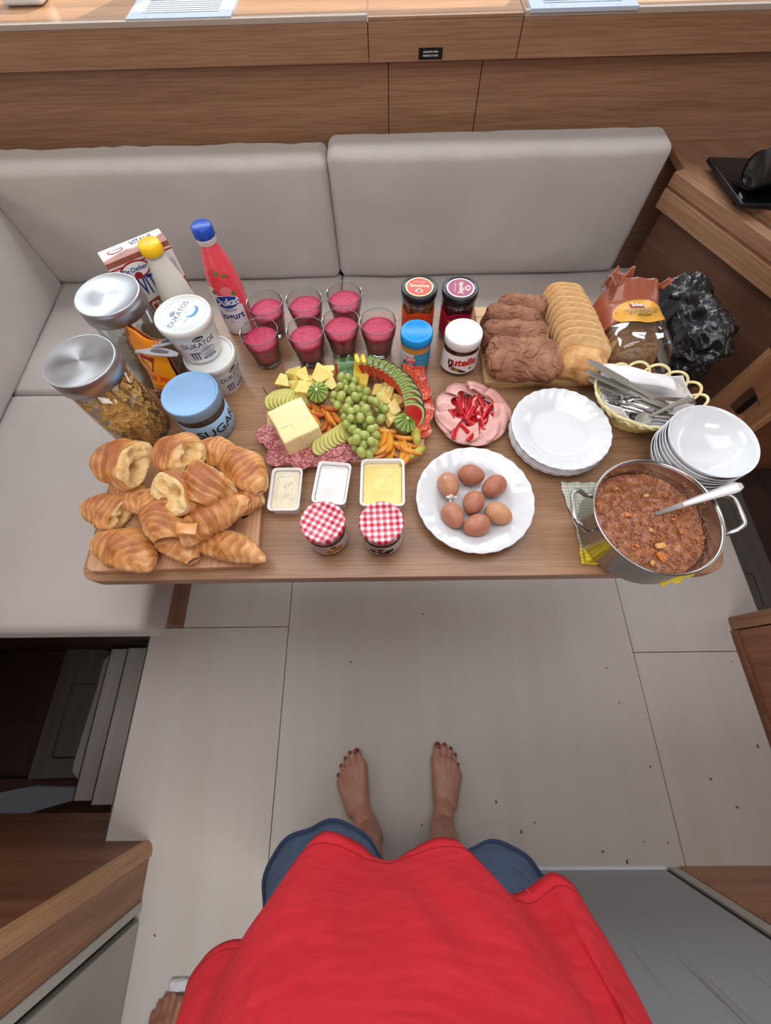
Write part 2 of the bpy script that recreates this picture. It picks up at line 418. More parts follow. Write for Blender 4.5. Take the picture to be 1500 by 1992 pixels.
box('door', off((-.76, -1.6, .008), L_), off((-.716, -.5865, 1.15), L_), CW, cb, .0015, 2)
for zz in (.11, .5):
    lathe_obj('hinge_screw', [(0, 0), (.004, 0), (.003, .0015), (0, .0015)], STEEL, cb, n=12, loc=off((-.7168, -.556, zz), L_), rot=(0, PI / 2, 0))
# ---- right cabinet
cr = thing('side_cabinet', 'wooden cabinet with rounded corner post standing on the floor at the right edge', 'cabinet', (1.5, -.4, 0)); R_ = Vector((-1.5, .4, 0))
box('front_panel', off((1.2, -.47, .0), R_), off((1.23, .172, .95), R_), wood('oak_red', '#82523a', '#95634a', axis='z', rough=.4), cr, .001, 1)
slab('corner_post', [(x - 1.5, y + .4) for x, y in ((1.196, .176), (1.196, .222), (1.26, .222), (1.26, .176))], 0, .95, WOOD_Z, cr, r=[0, .018, 0, 0])
box('side_panel', off((1.2605, .19, 0), R_), off((1.9, .22, .95), R_), WOOD_Z, cr)
box('plinth', off((1.19, -.47, .0), R_), off((1.1995, .172, .02), R_), WOOD_DARK, cr)
# ---- pale grey locker door behind the viewer's legs (facing the table)
dr = thing('refrigerator', 'tall grey refrigerator door with black seal, behind the viewer', 'refrigerator', (.3, -.55, 0)); D_ = Vector((-.3, .55, 0))
GREYD = bpy.data.materials.new('streaked_grey'); GREYD.use_nodes = True
nt = GREYD.node_tree; b = nt.nodes['Principled BSDF']; b.inputs['Roughness'].default_value = .28
tc = nt.nodes.new('ShaderNodeTexCoord'); mp = nt.nodes.new('ShaderNodeMapping'); mp.inputs['Scale'].default_value = (70, 1, 1.6)
mp.inputs['Rotation'].default_value = (0, .03, 0)
t = nt.nodes.new('ShaderNodeTexNoise'); t.inputs['Scale'].default_value = 1.2; t.inputs['Detail'].default_value = 3
r = nt.nodes.new('ShaderNodeValToRGB'); r.color_ramp.elements[0].position = .30; r.color_ramp.elements[1].position = .40
r.color_ramp.elements[0].color = lin('#6e6762'); r.color_ramp.elements[1].color = lin('#8b8e90')
nt.links.new(tc.outputs['Object'], mp.inputs[0]); nt.links.new(mp.outputs[0], t.inputs[0]); nt.links.new(t.outputs[0], r.inputs[0])
nt.links.new(r.outputs[0], b.inputs['Base Color'])
box('door', off((-.3, -.52, .006), D_), off((.772, -.482, 1.0), D_), GREYD, dr, .0015, 1)
box('bottom_trim', off((.25, -.4818, .0), D_), off((.775, -.4745, .005), D_), mat('bright_trim', '#d9dadd', .3), dr)
box('seal', off((.7725, -.52, .003), D_), off((.7835, -.4835, 1.0), D_), BLACK, dr)
box('frame', off((.784, -.52, .0), D_), off((.812, -.4775, 1.0), D_), CW, dr, .0008, 1)
lk = thing('wood_locker', 'wooden locker front standing right of the grey door at the lower right', 'cabinet', (1.0, -.55, 0))
box('front_panel', (-.187, .03, 0), (.6, .075, 1.0), wood('oak_lock', '#8a5c42', '#a07050', axis='x', rough=.4), lk, .001, 1)
# ---- back wall, fascia, shelf
YW = 1.58; YF = 1.545
wb = bpy.data.objects.new('wall_back', None); COL.objects.link(wb); struct(wb, 'oak veneer wall panels behind the sofa', 'wall')
for x0, x1 in ((-2.2, .014), (.014, .275), (.275, 2.3)):
    panel('wall_panel', x0, x1, YW, YW + .02, .0, .98, WOOD_X, wb)
box('panel_backing', (-2.2, YW + .021, -.3), (2.3, YW + .03, .98), WOOD_DARK, wb)
tr = bpy.data.objects.new('trim_1', None); COL.objects.link(tr); struct(tr, 'oak fascia boards below the window shelf', 'fascia')
for x0, x1 in ((-2.2, -.0385), (-.0385, .357), (.357, 2.3)):
    box('fascia_board', (x0 + .001, YF, .977), (x1 - .001, YF + .018, 1.05), WOOD_X, tr, .0012, 2)
box('shadow_gap', (-2.2, YF + .005, .985), (2.3, YF + .017, 1.045), BLACK, tr)
sh = bpy.data.objects.new('trim_2', None); COL.objects.link(sh); struct(sh, 'oak window shelf above the sofa with a pale front lip', 'shelf')
SHELFW = wood('oak_shelf', '#8f6b4a', '#a17a56', axis='x', rough=.25)
for x0, x1 in ((-2.2, -.0385), (-.0385, .357), (.357, 2.3)):
    box('shelf_board', (x0 + .001, YF + .012, 1.0502), (x1 - .001, 2.0, 1.058), SHELFW, sh, .001, 1)
    if not (x0 > -.1 and x0 < .1): box('shelf_lip', (x0 + .001, YF - .001, 1.0502), (x1 - .001, YF + .0115, 1.062), mat('lip_pale', '#a39384', .3), sh, .002, 2)
    else: box('shelf_lip', (x0 + .001, YF - .001, 1.0502), (x1 - .001, YF + .0115, 1.0585), SHELFW, sh, .002, 2)
# notice plate on the fascia
a_ = aty(815, 93, YF); b_ = aty(860, 115, YF)
np_ = thing('notice_plate', 'small black engraved notice plate on the wooden fascia above the sofa', 'sign', ((a_.x + b_.x) / 2, YF - .0001, (a_.z + b_.z) / 2))
hw_, hh_ = (b_.x - a_.x) / 2, (a_.z - b_.z) / 2
box('plate', (-hw_, -.0012, -hh_), (hw_, 0, hh_), BLACK, np_, .0004, 1)
Mv = Matrix(((1, 0, 0, 0), (0, 0, -1, -.0016), (0, 1, 0, 0), (0, 0, 0, 1)))
PR = mat('print_white', '#d8d8d6', .5)
text_flat('ACCESS EXTRA WIRING', .0052, Matrix.Translation((0, 0, .0035)) @ Mv, PR, np_, bold=.01, hscale=.72)
text_flat('PASSAGE FILE 2 OPTION', .0052, Matrix.Translation((0, 0, -.0035)) @ Mv, PR, np_, bold=.01, hscale=.72)
# vents
VENTM = mat('vent_white', '#aab4c0', .3)
def vent(label, c0, c1, y1):
    x0, x1, y0 = c0.x, c1.x, c0.y
    v = thing('air_vent', label, 'vent', ((x0 + x1) / 2, (y0 + y1) / 2, 1.058), group='air vents on the window shelf')
    W, Hh = (x1 - x0) / 2, (y1 - y0) / 2
    f = MB(); e = .028
    f.box((-W, -Hh, 0), (W, -Hh + e, .007)); f.box((-W, Hh - e, 0), (W, Hh, .007))
    f.box((-W, -Hh + e, 0), (-W + e * 1.3, Hh - e, .007)); f.box((W - e * 1.3, -Hh + e, 0), (W, Hh - e, .007))
    o = f.build('frame', VENTM, v)
    box('backing', (-W + .02, -Hh + .02, -.0005), (W - .02, Hh - .02, .0008), mat('vent_dark', '#151320', 1., spec=0.), v)
    n = 7
    for i in range(n):
        y = -Hh + e + (i + .5) * (2 * Hh - 2 * e) / n
        s = MB().box((-W + e * 1.3, -.0030, -.0006), (W - e * 1.3, .0030, .0006)).build('slat', VENTM, v, loc=(0, y, .0045), rot=(.12, 0, 0))
    for sx in (-.62, .62):
        lathe_obj('screw', [(0, 0), (.003, 0), (.0025, .001), (0, .001)], STEEL, v, n=10, loc=(sx * W, -Hh + e * .4, .007))
    return v
zv = 1.06
vent('white slatted air vent on the window shelf, left of the notice plate', at(246, 43, zv), at(449, 40, zv), at(246, 43, zv).y + .15)
vent('white slatted air vent on the window shelf, right of the notice plate', at(1033, 23, zv), at(1244, 19, zv), at(1033, 23, zv).y + .15)
# white bracket at the shelf's left end
bk = thing('shelf_bracket', 'white moulded bracket on the window shelf at the upper left corner', 'bracket', tuple(at(55, 6, 1.058)))
V, Fc = rbox(.11, .06, .05, .012, 6); mesh('body', [(x, y, z + .025) for x, y, z in V], Fc, WHITE, bk, smooth=True)
lathe_obj('screw_hole', [(0, 0), (.006, 0), (.006, .001), (0, .001)], mat('hole_grey', '#6d6a68', .6), bk, n=12, loc=(-.005, -.0305, .03), rot=(PI / 2, 0, 0))
# upper room: window wall with openings, unseen ceiling closed to keep the sun out, hatch lamps below it, side walls
LINER = mat('headliner', '#d6cfc6', .7)
wu = bpy.data.objects.new('wall_upper', None); COL.objects.link(wu); struct(wu, 'window wall above the shelf', 'wall')
box('sill_band', (-2.2, 1.985, 1.0581), (2.3, 2.02, 1.15), LINER, wu)
box('head_band', (-2.2, 1.985, 1.5), (2.3, 2.02, 2.03), LINER, wu)
for x0, x1 in ((-2.2, -1.7), (-.55, -.45), (.55, .65), (1.6, 2.3)):
    box('mullion', (x0, 1.985, 1.15), (x1, 2.02, 1.5), LINER, wu)
ce = bpy.data.objects.new('ceiling', None); COL.objects.link(ce); struct(ce, 'unseen pale headliner closed to keep the sun out', 'ceiling')
for x0, x1 in ((-2.7, -1.1), (-1.1, .6), (.6, 2.3)):
    box('unseen_liner_panel', (x0 + .001, -1.64, 2.03), (x1 - .001, 2.02, 2.06), LINER, ce)
wl = bpy.data.objects.new('wall_left', None); COL.objects.link(wl); struct(wl, 'oak wall beyond the left backrest', 'wall')
box('lower_panel', (-2.66, .25, -.9), (-2.63, 2.0, 1.2), WOOD_Y, wl); box('upper_panel', (-2.66, -1.64, 1.6), (-2.63, 2.0, 2.03), LINER, wl)
box('near_panel', (-2.66, -1.64, -.9), (-2.63, .25, 1.6), WOOD_Y, wl)
wr = bpy.data.objects.new('wall_right', None); COL.objects.link(wr); struct(wr, 'oak wall beyond the chart table', 'wall')
box('foot_panel', (2.3, -1.64, -.9), (2.33, 2.0, -.25), WOOD_DARK, wr)
box('lower_panel', (2.3, -1.64, -.25), (2.33, 2.0, 1.3), WOOD_Y, wr); box('upper_panel', (2.3, -1.64, 1.65), (2.33, 2.0, 2.03), LINER, wr)
wf = bpy.data.objects.new('wall_front', None); COL.objects.link(wf); struct(wf, 'oak wall behind the viewer', 'wall')
box('wall_panel', (-2.7, -1.67, -.9), (2.3, -1.64, 2.03), WOOD_X, wf)
# ================================================================== sofa
sofa = thing('corner_sofa', 'built-in corner sofa in pale greige fabric wrapping round the table', 'sofa', (-.2, 1.1, 0))
SO = Vector((.2, -1.1, 0))
def wrinkle(amp, s, seed): return lambda p: p
def cushion(name, a, b, r, bulge=.012, fold=0., seed=0, n=26, foldaxis=None, lean=0., **k):
    (x0, y0, z0), (x1, y1, z1) = a, b; c = Vector(((x0 + x1) / 2, (y0 + y1) / 2, (z0 + z1) / 2)) 
    sx, sy, sz = x1 - x0, y1 - y0, z1 - z0
    ax = min(range(3), key=lambda i: (sx, sy, sz)[i])
    def fn(p):
        p = p.copy(); u = [2 * p.x / sx, 2 * p.y / sy, 2 * p.z / sz]
        e = 1.
        for i in range(3):
            if i != ax: e *= max(0., 1 - abs(u[i]) ** 6)
        p[ax] += math.copysign(1, u[ax]) * bulge * e * min(1., abs(u[ax]) * 1.5)
        w_ = nz(p, 5, seed) * .006 + nz(p, 14, seed + 3) * .0018
        if foldaxis: # gathers running down from the top edge
            top = max(0., u[2]) ** 2; w_ += fold * top * (noise.noise(Vector((p.x * 26 + seed, p.z * 3, 0))) * .5 + .5 * abs(noise.noise(Vector((p.x * 12 + p.z * 6, 1, seed)))))
        p[ax] += max(-1, min(1, u[ax] * 1.1)) * w_
        p.y += lean * (p.z + sz / 2)
        return p
    V, Fc = rbox(sx, sy, sz, r, n, fn)
    return mesh(name, [tuple(Vector(v) + c + SO) for v in V], Fc, FABRIC, sofa, smooth=True, **k)
cushion('seat_cushion', (-1.30, .899, .33), (-.169, 1.46, .45), .016, seed=1, bulge=.008)
cushion('seat_cushion', (-.167, .86, .33), (.93, 1.46, .45), .016, seed=2, bulge=.008)
cushion('seat_cushion', (-1.30, .135, .33), (-.625, .897, .45), .022, seed=3, bulge=.008)
cushion('back_cushion', (-1.30, 1.412, .451), (-.1735, 1.53, .820), .028, fold=.020, seed=4, n=60, foldaxis='x', lean=.03)
cushion('back_cushion', (-.1725, 1.412, .451), (.845, 1.53, .836), .028, fold=.008, seed=5, n=60, foldaxis='x', lean=.03)
cushion('back_cushion', (-1.36, .0, .451), (-1.222, 1.413, .82), .02, seed=6, n=40)
# seams (piping) on the back cushions
def pipe(pts, r=.0022, nm='piping'):
    V, Fc = tube([tuple(Vector(p) + SO) for p in pts], r, 6); return mesh(nm, V, Fc, FABRIC, sofa, smooth=True)
SOB = wood('oak_sofa', '#7d5238', '#916248', axis='y', rough=.45)
box('seat_base', off((-1.24, .205, 0), SO), off((-.75, .9, .31), SO), SOB, sofa, .001, 1)
box('seat_base', off((-1.24, .901, 0), SO), off((.93, 1.57, .31), SO), SOB, sofa, .001, 1)
box('seat_board', off((-1.26, .19, .311), SO), off((-.66, 1.57, .329), SO), WOOD_X, sofa, .001, 1)
box('seat_board', off((-.659, .9, .311), SO), off((.93, 1.57, .329), SO), WOOD_X, sofa, .001, 1)
box('end_board', off((.932, .86, 0), SO), off((1.0, 1.12, .452), SO), SOB, sofa, .001, 1)
box('end_board', off((-1.30, .0, .2), SO), off((-1.265, .2, .31), SO), DARKW, sofa)
V, Fc = tube([off(tuple(at(x, y, .34)), SO) for x, y in ((-20, 1222), (30, 1230), (70, 1235))], .004, 6)
mesh('strap', V, Fc, WHITE, sofa)
# ================================================================== chart table at the right, tablet and lens
A0 = at(1289, 414, .68); A1 = at(1500, 582, .68); dd = (A1 - A0); dd.z = 0; dd.normalize(); nn = Vector((-dd.y, dd.x, 0))
if nn.x < 0: nn = -nn
B0 = A0 - dd * .035; B1 = A0 + dd * .60
ct = thing('chart_table', 'oak chart table with stepped edges beyond the right backrest', 'desk', (1.3, 1.2, 0)); CT = Vector((-1.3, -1.2, 0))
AN = math.atan2(dd.y, dd.x); WOOD_D = wood('oak_diag', '#8a654a', '#997357', axis='x', rough=.4, rotz=AN)
def dslab(name, i0, i1, z0, z1, m, s0=0., s1=0., bev=.001):
    q = [B0 + dd * s0 + nn * i0, B1 - dd * s1 + nn * i0, B1 - dd * s1 + nn * i1, B0 + dd * s0 + nn * i1]
    o = slab(name, [((p + CT).x, (p + CT).y) for p in q], z0, z1, m, ct, ch=bev); return o
dslab('edge_beam', 0, .03, .68, .732, wood('oak_beam', '#8f6b4e', '#a17c5d', axis='x', rough=.35, rotz=AN))
dslab('edge_groove', .006, .035, .732, .740, WOOD_DARK, bev=0)
dslab('edge_beam', .003, .04, .740, .775, WOOD_D)
q_ = [B0 + nn * .0405, B0 + dd * .19 + nn * .0405, B0 + dd * .19 + nn * .45, Vector(((B0 + dd * .19 + nn * .45).x, 1.575, 0)), Vector((B0.x + .03, 1.575, 0))]
slab('top_board', [((p + CT).x, (p + CT).y) for p in q_], .755, .775, WOOD_D, ct)
dslab('tray_floor', .0405, .42, .72, .73, WOOD_DARK, .19, 0)
dslab('lid', .068, .42, .76, .79, WOOD_D, .20, 0)
dslab('side_bulkhead', .05, .075, 0, .679, wood('oak_bulk_shaded', '#5e3e2c', '#6c4935', axis='x', rough=.55, rotz=AN))  # same oak, colour darkened for the shade under the desk
# panel with handle slot
p0 = atx(1384, 791, 1.0); yp = .8
def slotpanel():
    x0 = aty(1384, 791, yp).x; x1 = aty(1450, 835, yp).x; mb = MB()
    sl_ = [aty(x, y, yp) for x, y in ((1417, 791), (1464, 749), (1480, 788), (1441, 819))]
    zc = sum(p.z for p in sl_) / 4; xc = sum(p.x for p in sl_) / 4; hw = .06; hh = .085
    return x0, x1, xc, zc, sl_
x0, x1, xc, zc, sl_ = slotpanel()
bp = thing('seat_panel', 'oak panel with a rounded handle slot right of the white bowls', 'panel', (xc, yp, 0))
def ringpanel(name, X0, X1, Z0, Z1, hole, y0, y1, m, parent):
    n = len(hole); c = Vector((sum(p[0] for p in hole) / n, sum(p[1] for p in hole) / n)); V = []; Fc = []
    for y in (y0, y1):
        for p in hole: V.append((p[0], y, p[1]))
        for p in hole:
            d = Vector(p) - c; t = 1e9
            if d.x > 1e-6: t = min(t, (X1 - c.x) / d.x)
            if d.x < -1e-6: t = min(t, (X0 - c.x) / d.x)
            if d.y > 1e-6: t = min(t, (Z1 - c.y) / d.y)
            if d.y < -1e-6: t = min(t, (Z0 - c.y) / d.y)
            V.append((c.x + d.x * t, y, c.y + d.y * t))
    for i in range(n):
        j = (i + 1) % n; a = 2 * n
        Fc += [(i, j, n + j, n + i), (a + j, a + i, a + n + i, a + n + j), (j, i, a + i, a + j), (n + i, n + j, a + n + j, a + n + i)]
    # corner fillers
    o = mesh(name, V, Fc, m, parent)
    bm = bmesh.new(); bm.from_mesh(o.data); bmesh.ops.recalc_face_normals(bm, faces=bm.faces[:]); bm.to_mesh(o.data); bm.free(); return o
hole = rpoly([(p.x - xc, p.z) for p in sl_], .022, 5)
ringpanel('panel', x0 - xc, x1 - xc, .05, zc + .45, hole, 0, .02, WOOD_Z, bp)
box('edge_strip', (x1 - xc, -.012, .05), (x1 - xc + .03, .03, zc + .45), wood('oak_edge', '#a87b56', '#bb8f69', axis='z'), bp, .006, 3)
box('back_board', (x1 - xc + .031, -.004, .05), (x1 - xc + .6, .016, zc + .45), WOOD_DARK, bp)
# tablet and camera lens
ztab = .803
tq = [at(1376, 306, ztab), at(1443, 398, ztab), at(1560, 402, ztab), at(1500, 300, ztab)]
tq[3] = tq[0] + (tq[2] - tq[1])
tc_ = sum(tq, Vector()) / 4
tb = thing('tablet', 'black tablet lying flat on the chart table', 'tablet', (tc_.x, tc_.y, ztab - .01))
slab('case', [((p - tc_).x, (p - tc_).y) for p in tq], 0, .012, mat('tablet_black', '#101217', .3), tb, r=.008, ch=.002)
slab('screen', [((p - tc_).x * .93, (p - tc_).y * .93) for p in tq], .012, .0126, mat('tablet_glass', '#050608', .06), tb, r=.004)
lc = at(1466, 330, ztab + .045)
ln = thing('camera_lens', 'black camera lens lying on the black tablet', 'lens', (lc.x + .03, lc.y + .0, ztab + .046), rot=(0, PI / 2, .25))
LB = mat('lens_black', '#0c0c0e', .38)
lathe_obj('barrel', [(.036, -.03), (.042, -.028), (.042, 0), (.0435, .002), (.0435, .03), (.041, .034), (.041, .07), (.043, .072), (.043, .1), (.03, .1)], LB, ln, n=40, smooth=False)
for i in range(3):
    lathe_obj('focus_ring', [(.0425, .004 + i * .009), (.0445, .005 + i * .009), (.0445, .009 + i * .009), (.0425, .010 + i * .009)], LB, ln, n=40)
lathe_obj('front_glass', [(0, -.018), (.02, -.020), (.036, -.026)], mat('lens_glass', '#04050a', .03, coat=1), ln, n=40)
# ================================================================== the table
TZ = .71
tbl = thing('dining_table', 'oak veneer saloon table laid with a large breakfast', 'table', (.02, .56, 0))
TX0, TX1, TY0, TY1 = -.612, .655, .197, .925
slab('tabletop', [(TX0 - .02, TY0 - .56), (TX1 - .02, TY0 - .56), (TX1 - .02, TY1 - .56), (TX0 - .02, TY1 - .56)], TZ - .032, TZ, WOOD_TABLE, tbl, r=[.035, .05, .03, .03], seg=8, ch=.0012)
lathe_obj('pedestal', [(.045, 0.004), (.045, .67)], STEEL, tbl, n=32)
lathe_obj('base_plate', [(0, 0), (.16, 0), (.16, .006), (.05, .012), (.05, .02)], STEEL, tbl, n=40)
box('support', (-.3, -.06, .66), (.3, .06, .6779), STEEL, tbl, .002, 1)
def put(name, label, cat, px, py, h, zb=TZ, group=None, rotz=0.):
    """a thing standing on height zb whose top centre, h above, is seen at pixel (px, py)"""
    p = at(px, py, zb + h); return thing(name, label, cat, (p.x, p.y, zb), rotz, group)
GLASS = thin_glass('clear_glass', edge='#3c4244', start=.55)
THIN = thin_glass('jar_glass', edge='#b9c2c2', start=.6)
# ------------------------------------------------------------------ smoothie glasses
JUICE = mat('berry_smoothie', '#9c1034', .32, c2='#a81a3e', nscale=60, sss=.15)
FOAM = mat('smoothie_foam', '#b93156', .5, c2='#a61f43', nscale=140, bump=.5, bscale=320, bdist=.001, ramp=(.42, .6))
def make_glass(label):
    t = thing('drinking_glass', label, 'glass', (0, 0, TZ), group='glasses of red berry smoothie behind the fruit board')
    prof = [(0, 0.0006), (.024, 0), (.0285, .0012), (.0305, .006), (.0345, .03), (.0375, .052), (.0395, .056), (.0438, .0925), (.0434, .0932), (.0430, .0925), (.0387, .057), (.0366, .052), (.0335, .03), (.0288, .0135), (.02, .0095), (0, .009)]
    lathe_obj('tumbler', prof, GLASS, t, n=56)
    lathe_obj('rim', [(.0430, .0915), (.0440, .0918), (.0442, .0928), (.0436, .0937), (.0429, .0932)], mat('rim_glass', '#9a9fa2', .08, trans=.6, ior=1.45), t, n=56)
    lathe_obj('base', [(0, .0004), (.024, 0), (.0286, .0015), (.0300, .006), (.0303, .0088), (0, .0088)], mat('solid_glass', '#f2f6f8', .03, trans=1., ior=1.45), t, n=40)
    jp = [(0, .0092), (.02, .0097), (.0286, .0137), (.0333, .030), (.0364, .052), (.0385, .0572), (.0401, .0680)]
    lathe_obj('smoothie', jp + [(.0399, .0682), (0, .0682)], JUICE, t, n=56)
    lathe_obj('foam', [(0, .0684), (.0385, .0684), (.0402, .0690), (.0400, .0700), (.03, .0698), (.015, .0702), (0, .07)], FOAM, t, n=40,
              fn=lambda a, r, z, i: (r, z + .0006 * noise.noise(Vector((r * 90 * math.cos(a), r * 90 * math.sin(a), 0))) if i > 2 else z))
    return t
gl = [(735.5, 624, 'glass of red smoothie standing alone in the front, nearest the blue-lidded jar'),
      (669, 570, 'glass of red smoothie at the back, nearest the sofa seam'),
      (590.5, 581, 'glass of red smoothie in the middle of the back three'),
      (514, 587, 'glass of red smoothie in the back beside the pink yogurt bottle'),
      (503, 644, 'glass of red smoothie at the front end beside the yogurt tubs'),
      (593, 641, 'glass of red smoothie in front, behind the pineapple chunks'),
      (662, 624, 'glass of red smoothie in front, behind the watermelon end')]
g0 = make_glass(gl[0][2])
for i, (px, py, lb) in enumerate(gl):
    o = g0 if i == 0 else copy_tree(g0)
    p = at(px, py, TZ + .093); o.location = (p.x, p.y, TZ); o.rotation_euler.z = i * 1.1; o['label'] = lb
# ------------------------------------------------------------------ spread jars at the back
def screw_lid(name, R, h, m, par, z0, knurl=False, rim=.0015, n=64, dish=.0012):
    fn = None
    if knurl: fn = lambda a, r, z, i: (r + (.0006 * (math.sin(a * 60) > 0) if i in (1, 2) else 0), z)
    return lathe_obj(name, [(R - .0006, z0), (R, z0 + .0008), (R, z0 + h - .003), (R - .001, z0 + h - .0008), (R - .003, z0 + h), (R - .006, z0 + h), (R - .0075, z0 + h - dish), (0, z0 + h - dish)], m, par, n=120 if knurl else n, fn=fn)
BLK_LID = mat('lid_black', '#15161a', .28)
def jam_jar(px, py, label, lidcol, word, bodycol, fruit, rotw, figlabel):
    t = put('jam_jar', label, 'jar', px, py, .128); R = .0395
    body = [(0, .002), (.034, 0), (.0385, .003), (R, .01), (R, .098), (.037, .106), (.0355, .109), (.0365, .112), (.0365, .124), (.0345, .124), (.0345, .11), (.0365, .1), (.0375, .095), (.0375, .011), (.035, .006), (0, .005)]
    lathe_obj('jar', body, THIN, t, n=56)
    lathe_obj('preserve', [(0, .0055), (.034, .0065), (.0372, .0115), (.0372, .094), (.034, .1005), (0, .1005)], fruit, t, n=40)
    screw_lid('lid', .0418, .017, BLK_LID, t, .112)
    cream = mat('label_cream', '#e9c9a3', .45)
    disc('lid_sticker', .0325, .128, cream if not figlabel else mat('label_lilac', '#e3c4d0', .4), t)
    disc('lid_print', .0285, .1285, mat('lidp_' + word, lidcol, .4), t, th=.0002)
    Mx = Matrix.Translation((0, .003 if figlabel == 0 else 0, .1290)) @ Matrix.Rotation(rotw, 4, 'Z')
    text_flat(word, .0155, Mx, mat('print_cream', '#f6e6cf', .5), t, bold=.012, hscale=.95)
    text_flat('DOMACI DZEM', .0045, Mx @ Matrix.Translation((0, .0125, 0)), mat('print_cream', '', .5) if False else MATS['print_cream'], t, hscale=.9)
    text_flat('EXTRA', .004, Mx @ Matrix.Translation((0, -.0105, 0)), MATS['print_cream'], t)
    V, Fc = lathe([(0, 0), (.0075, 0), (.0075, .0002), (0, .0002)], 24, (1.2, .7)); 
    mesh('fruit_print', [(Mx @ Vector((x, y - .0175, z))) for x, y, z in V], Fc, MATS['print_cream'], t)
    V, Fc = lathe([(0, 0), (.0048, 0), (.0048, .0003), (0, .0003)], 24, (1.2, .7))
    mesh('fruit_print', [(Mx @ Vector((x, y - .0175, z))) for x, y, z in V], Fc, mat('fp_' + word, '#8c3a2c' if not figlabel else '#b1225a', .5), t)
    # wrap label with a curved upper edge
    V, Fc = cyl_patch(R, -PI * .97, -.03 * PI, .018, .088, 40, .0004, wob=lambda u, a, b: (a, b - .010 + .012 * abs(math.cos(u * PI * 2.0))), rows=1)
    mesh('label_wrap', V, Fc, mat('wrap_' + word, bodycol, .4), t, smooth=False)
    gold = mat('print_gold', '#c9a04c', .4)
    V, Fc = cyl_patch(R + .0005, -PI / 2 - .62, -PI / 2 + .42, .062, .0665, 20, .0003, wob=lambda u, a, b: (a + .004 * math.sin(u * PI), b + .004 * math.sin(u * PI)))
    mesh('gold_band', V, Fc, gold, t)
    for rr, mm, th_ in ((.0085, gold, .0008), (.006, MATS['fp_' + word], .0011), (.003, gold, .0014)):
        V, Fc = lathe([(0, 0), (rr, 0), (rr, .0002), (0, .0002)], 24)
        ph = -PI / 2 - .12
        mesh('emblem', [((R + th_) * math.cos(ph + x / R), (R + th_) * math.sin(ph + x / R), .067 + y) for x, y, z in V], Fc, mm, t)
    text_cyl(word, .019, R + .0009, -PI / 2 - .1, .044, MATS['print_cream'], t, bold=.012)
    text_cyl('EXTRA DZEM', .006, R + .0009, -PI / 2 - .3, .03, MATS['print_cream'], t)
    return t
jam_jar(816, 558, 'jar of fig jam with a black lid and round orange Smokva sticker', '#c8402c', 'Smokva', '#d0471f',
        mat('fig_pulp', '#3c1c12', .25, c2='#8a5a2a', nscale=130, bump=.6, bscale=160, coat=.5), -.09, 0)
jam_jar(896, 560, 'jar of strawberry jam with a black lid and round purple Jagoda sticker', '#94345a', 'Jagoda', '#9c1230',
        mat('strawberry_pulp', '#2c0309', .2, c2='#4e0610', nscale=80, coat=.5), 1.45, 1)
# peanut butter jar
t = put('peanut_butter_jar', 'jar of peanut butter with a bright blue screw lid', 'jar', 811, 643, .1); R = .0345
lathe_obj('jar', [(0, .001), (.031, 0), (R, .004), (R, .072), (.032, .0765), (.0315, .078), (0, .078)], mat('peanut_body', '#b5752f', .25, c2='#bf8038', nscale=30, coat=.6), t, n=56)
screw_lid('lid', .0365, .023, mat('lid_blue', '#0a8fd6', .35), t, .0775, knurl=True)
V, Fc = cyl_patch(R, -PI * 1.02, .02 * PI, .014, .060, 44, .0004)
mesh('label_wrap', V, Fc, mat('skippy_teal', '#1f8bb3', .4), t)
V, Fc = cyl_patch(R + .0005, -PI * 1.0, -PI / 2 - .16, .014, .060, 20, .0003)
mesh('label_panel', V, Fc, mat('skippy_pale', '#c9d7df', .4), t)
V, Fc = cyl_patch(R + .0009, -PI / 2 - .92, -PI / 2 - .08, .038, .054, 14, .0003, wob=lambda u, a, b: (a - .003 * u, b - .003 * u))
mesh('label_badge', V, Fc, mat('skippy_red', '#d5262c', .4), t)
text_cyl('SKIPPY', .0145, R + .0014, -PI / 2 - .5, .0446, WHITE, t, bold=.03, hscale=.72, rot=-.1)
V, Fc = cyl_patch(R + .0009, -PI / 2 - .98, -PI / 2 - .1, .022, .034, 14, .0003, wob=lambda u, a, b: (a + .002 * math.sin(u * 9), b + .002 * math.sin(u * 7)))
mesh('label_wave', V, Fc, mat('skippy_blue', '#1b5f96', .4), t)
text_cyl('CREAMY', .006, R + .0014, -PI / 2 - .55, .028, WHITE, t, bold=.02)
for k in range(3): text_cyl('peanut butter', .005, R + .0009, -PI / 2 + .45, .05 - k * .011, mat('skippy_l', '#9fd0e4', .5), t)
for k, s_ in enumerate(('SKIPPY', 'PEANUT')):
    text_flat(s_, .011, Matrix.Translation((.004, .006 - k * .012, .0995)) @ Matrix.Rotation(-.55, 4, 'Z'), mat('lid_blue2', '#0b7fc4', .3), t, name='embossing')
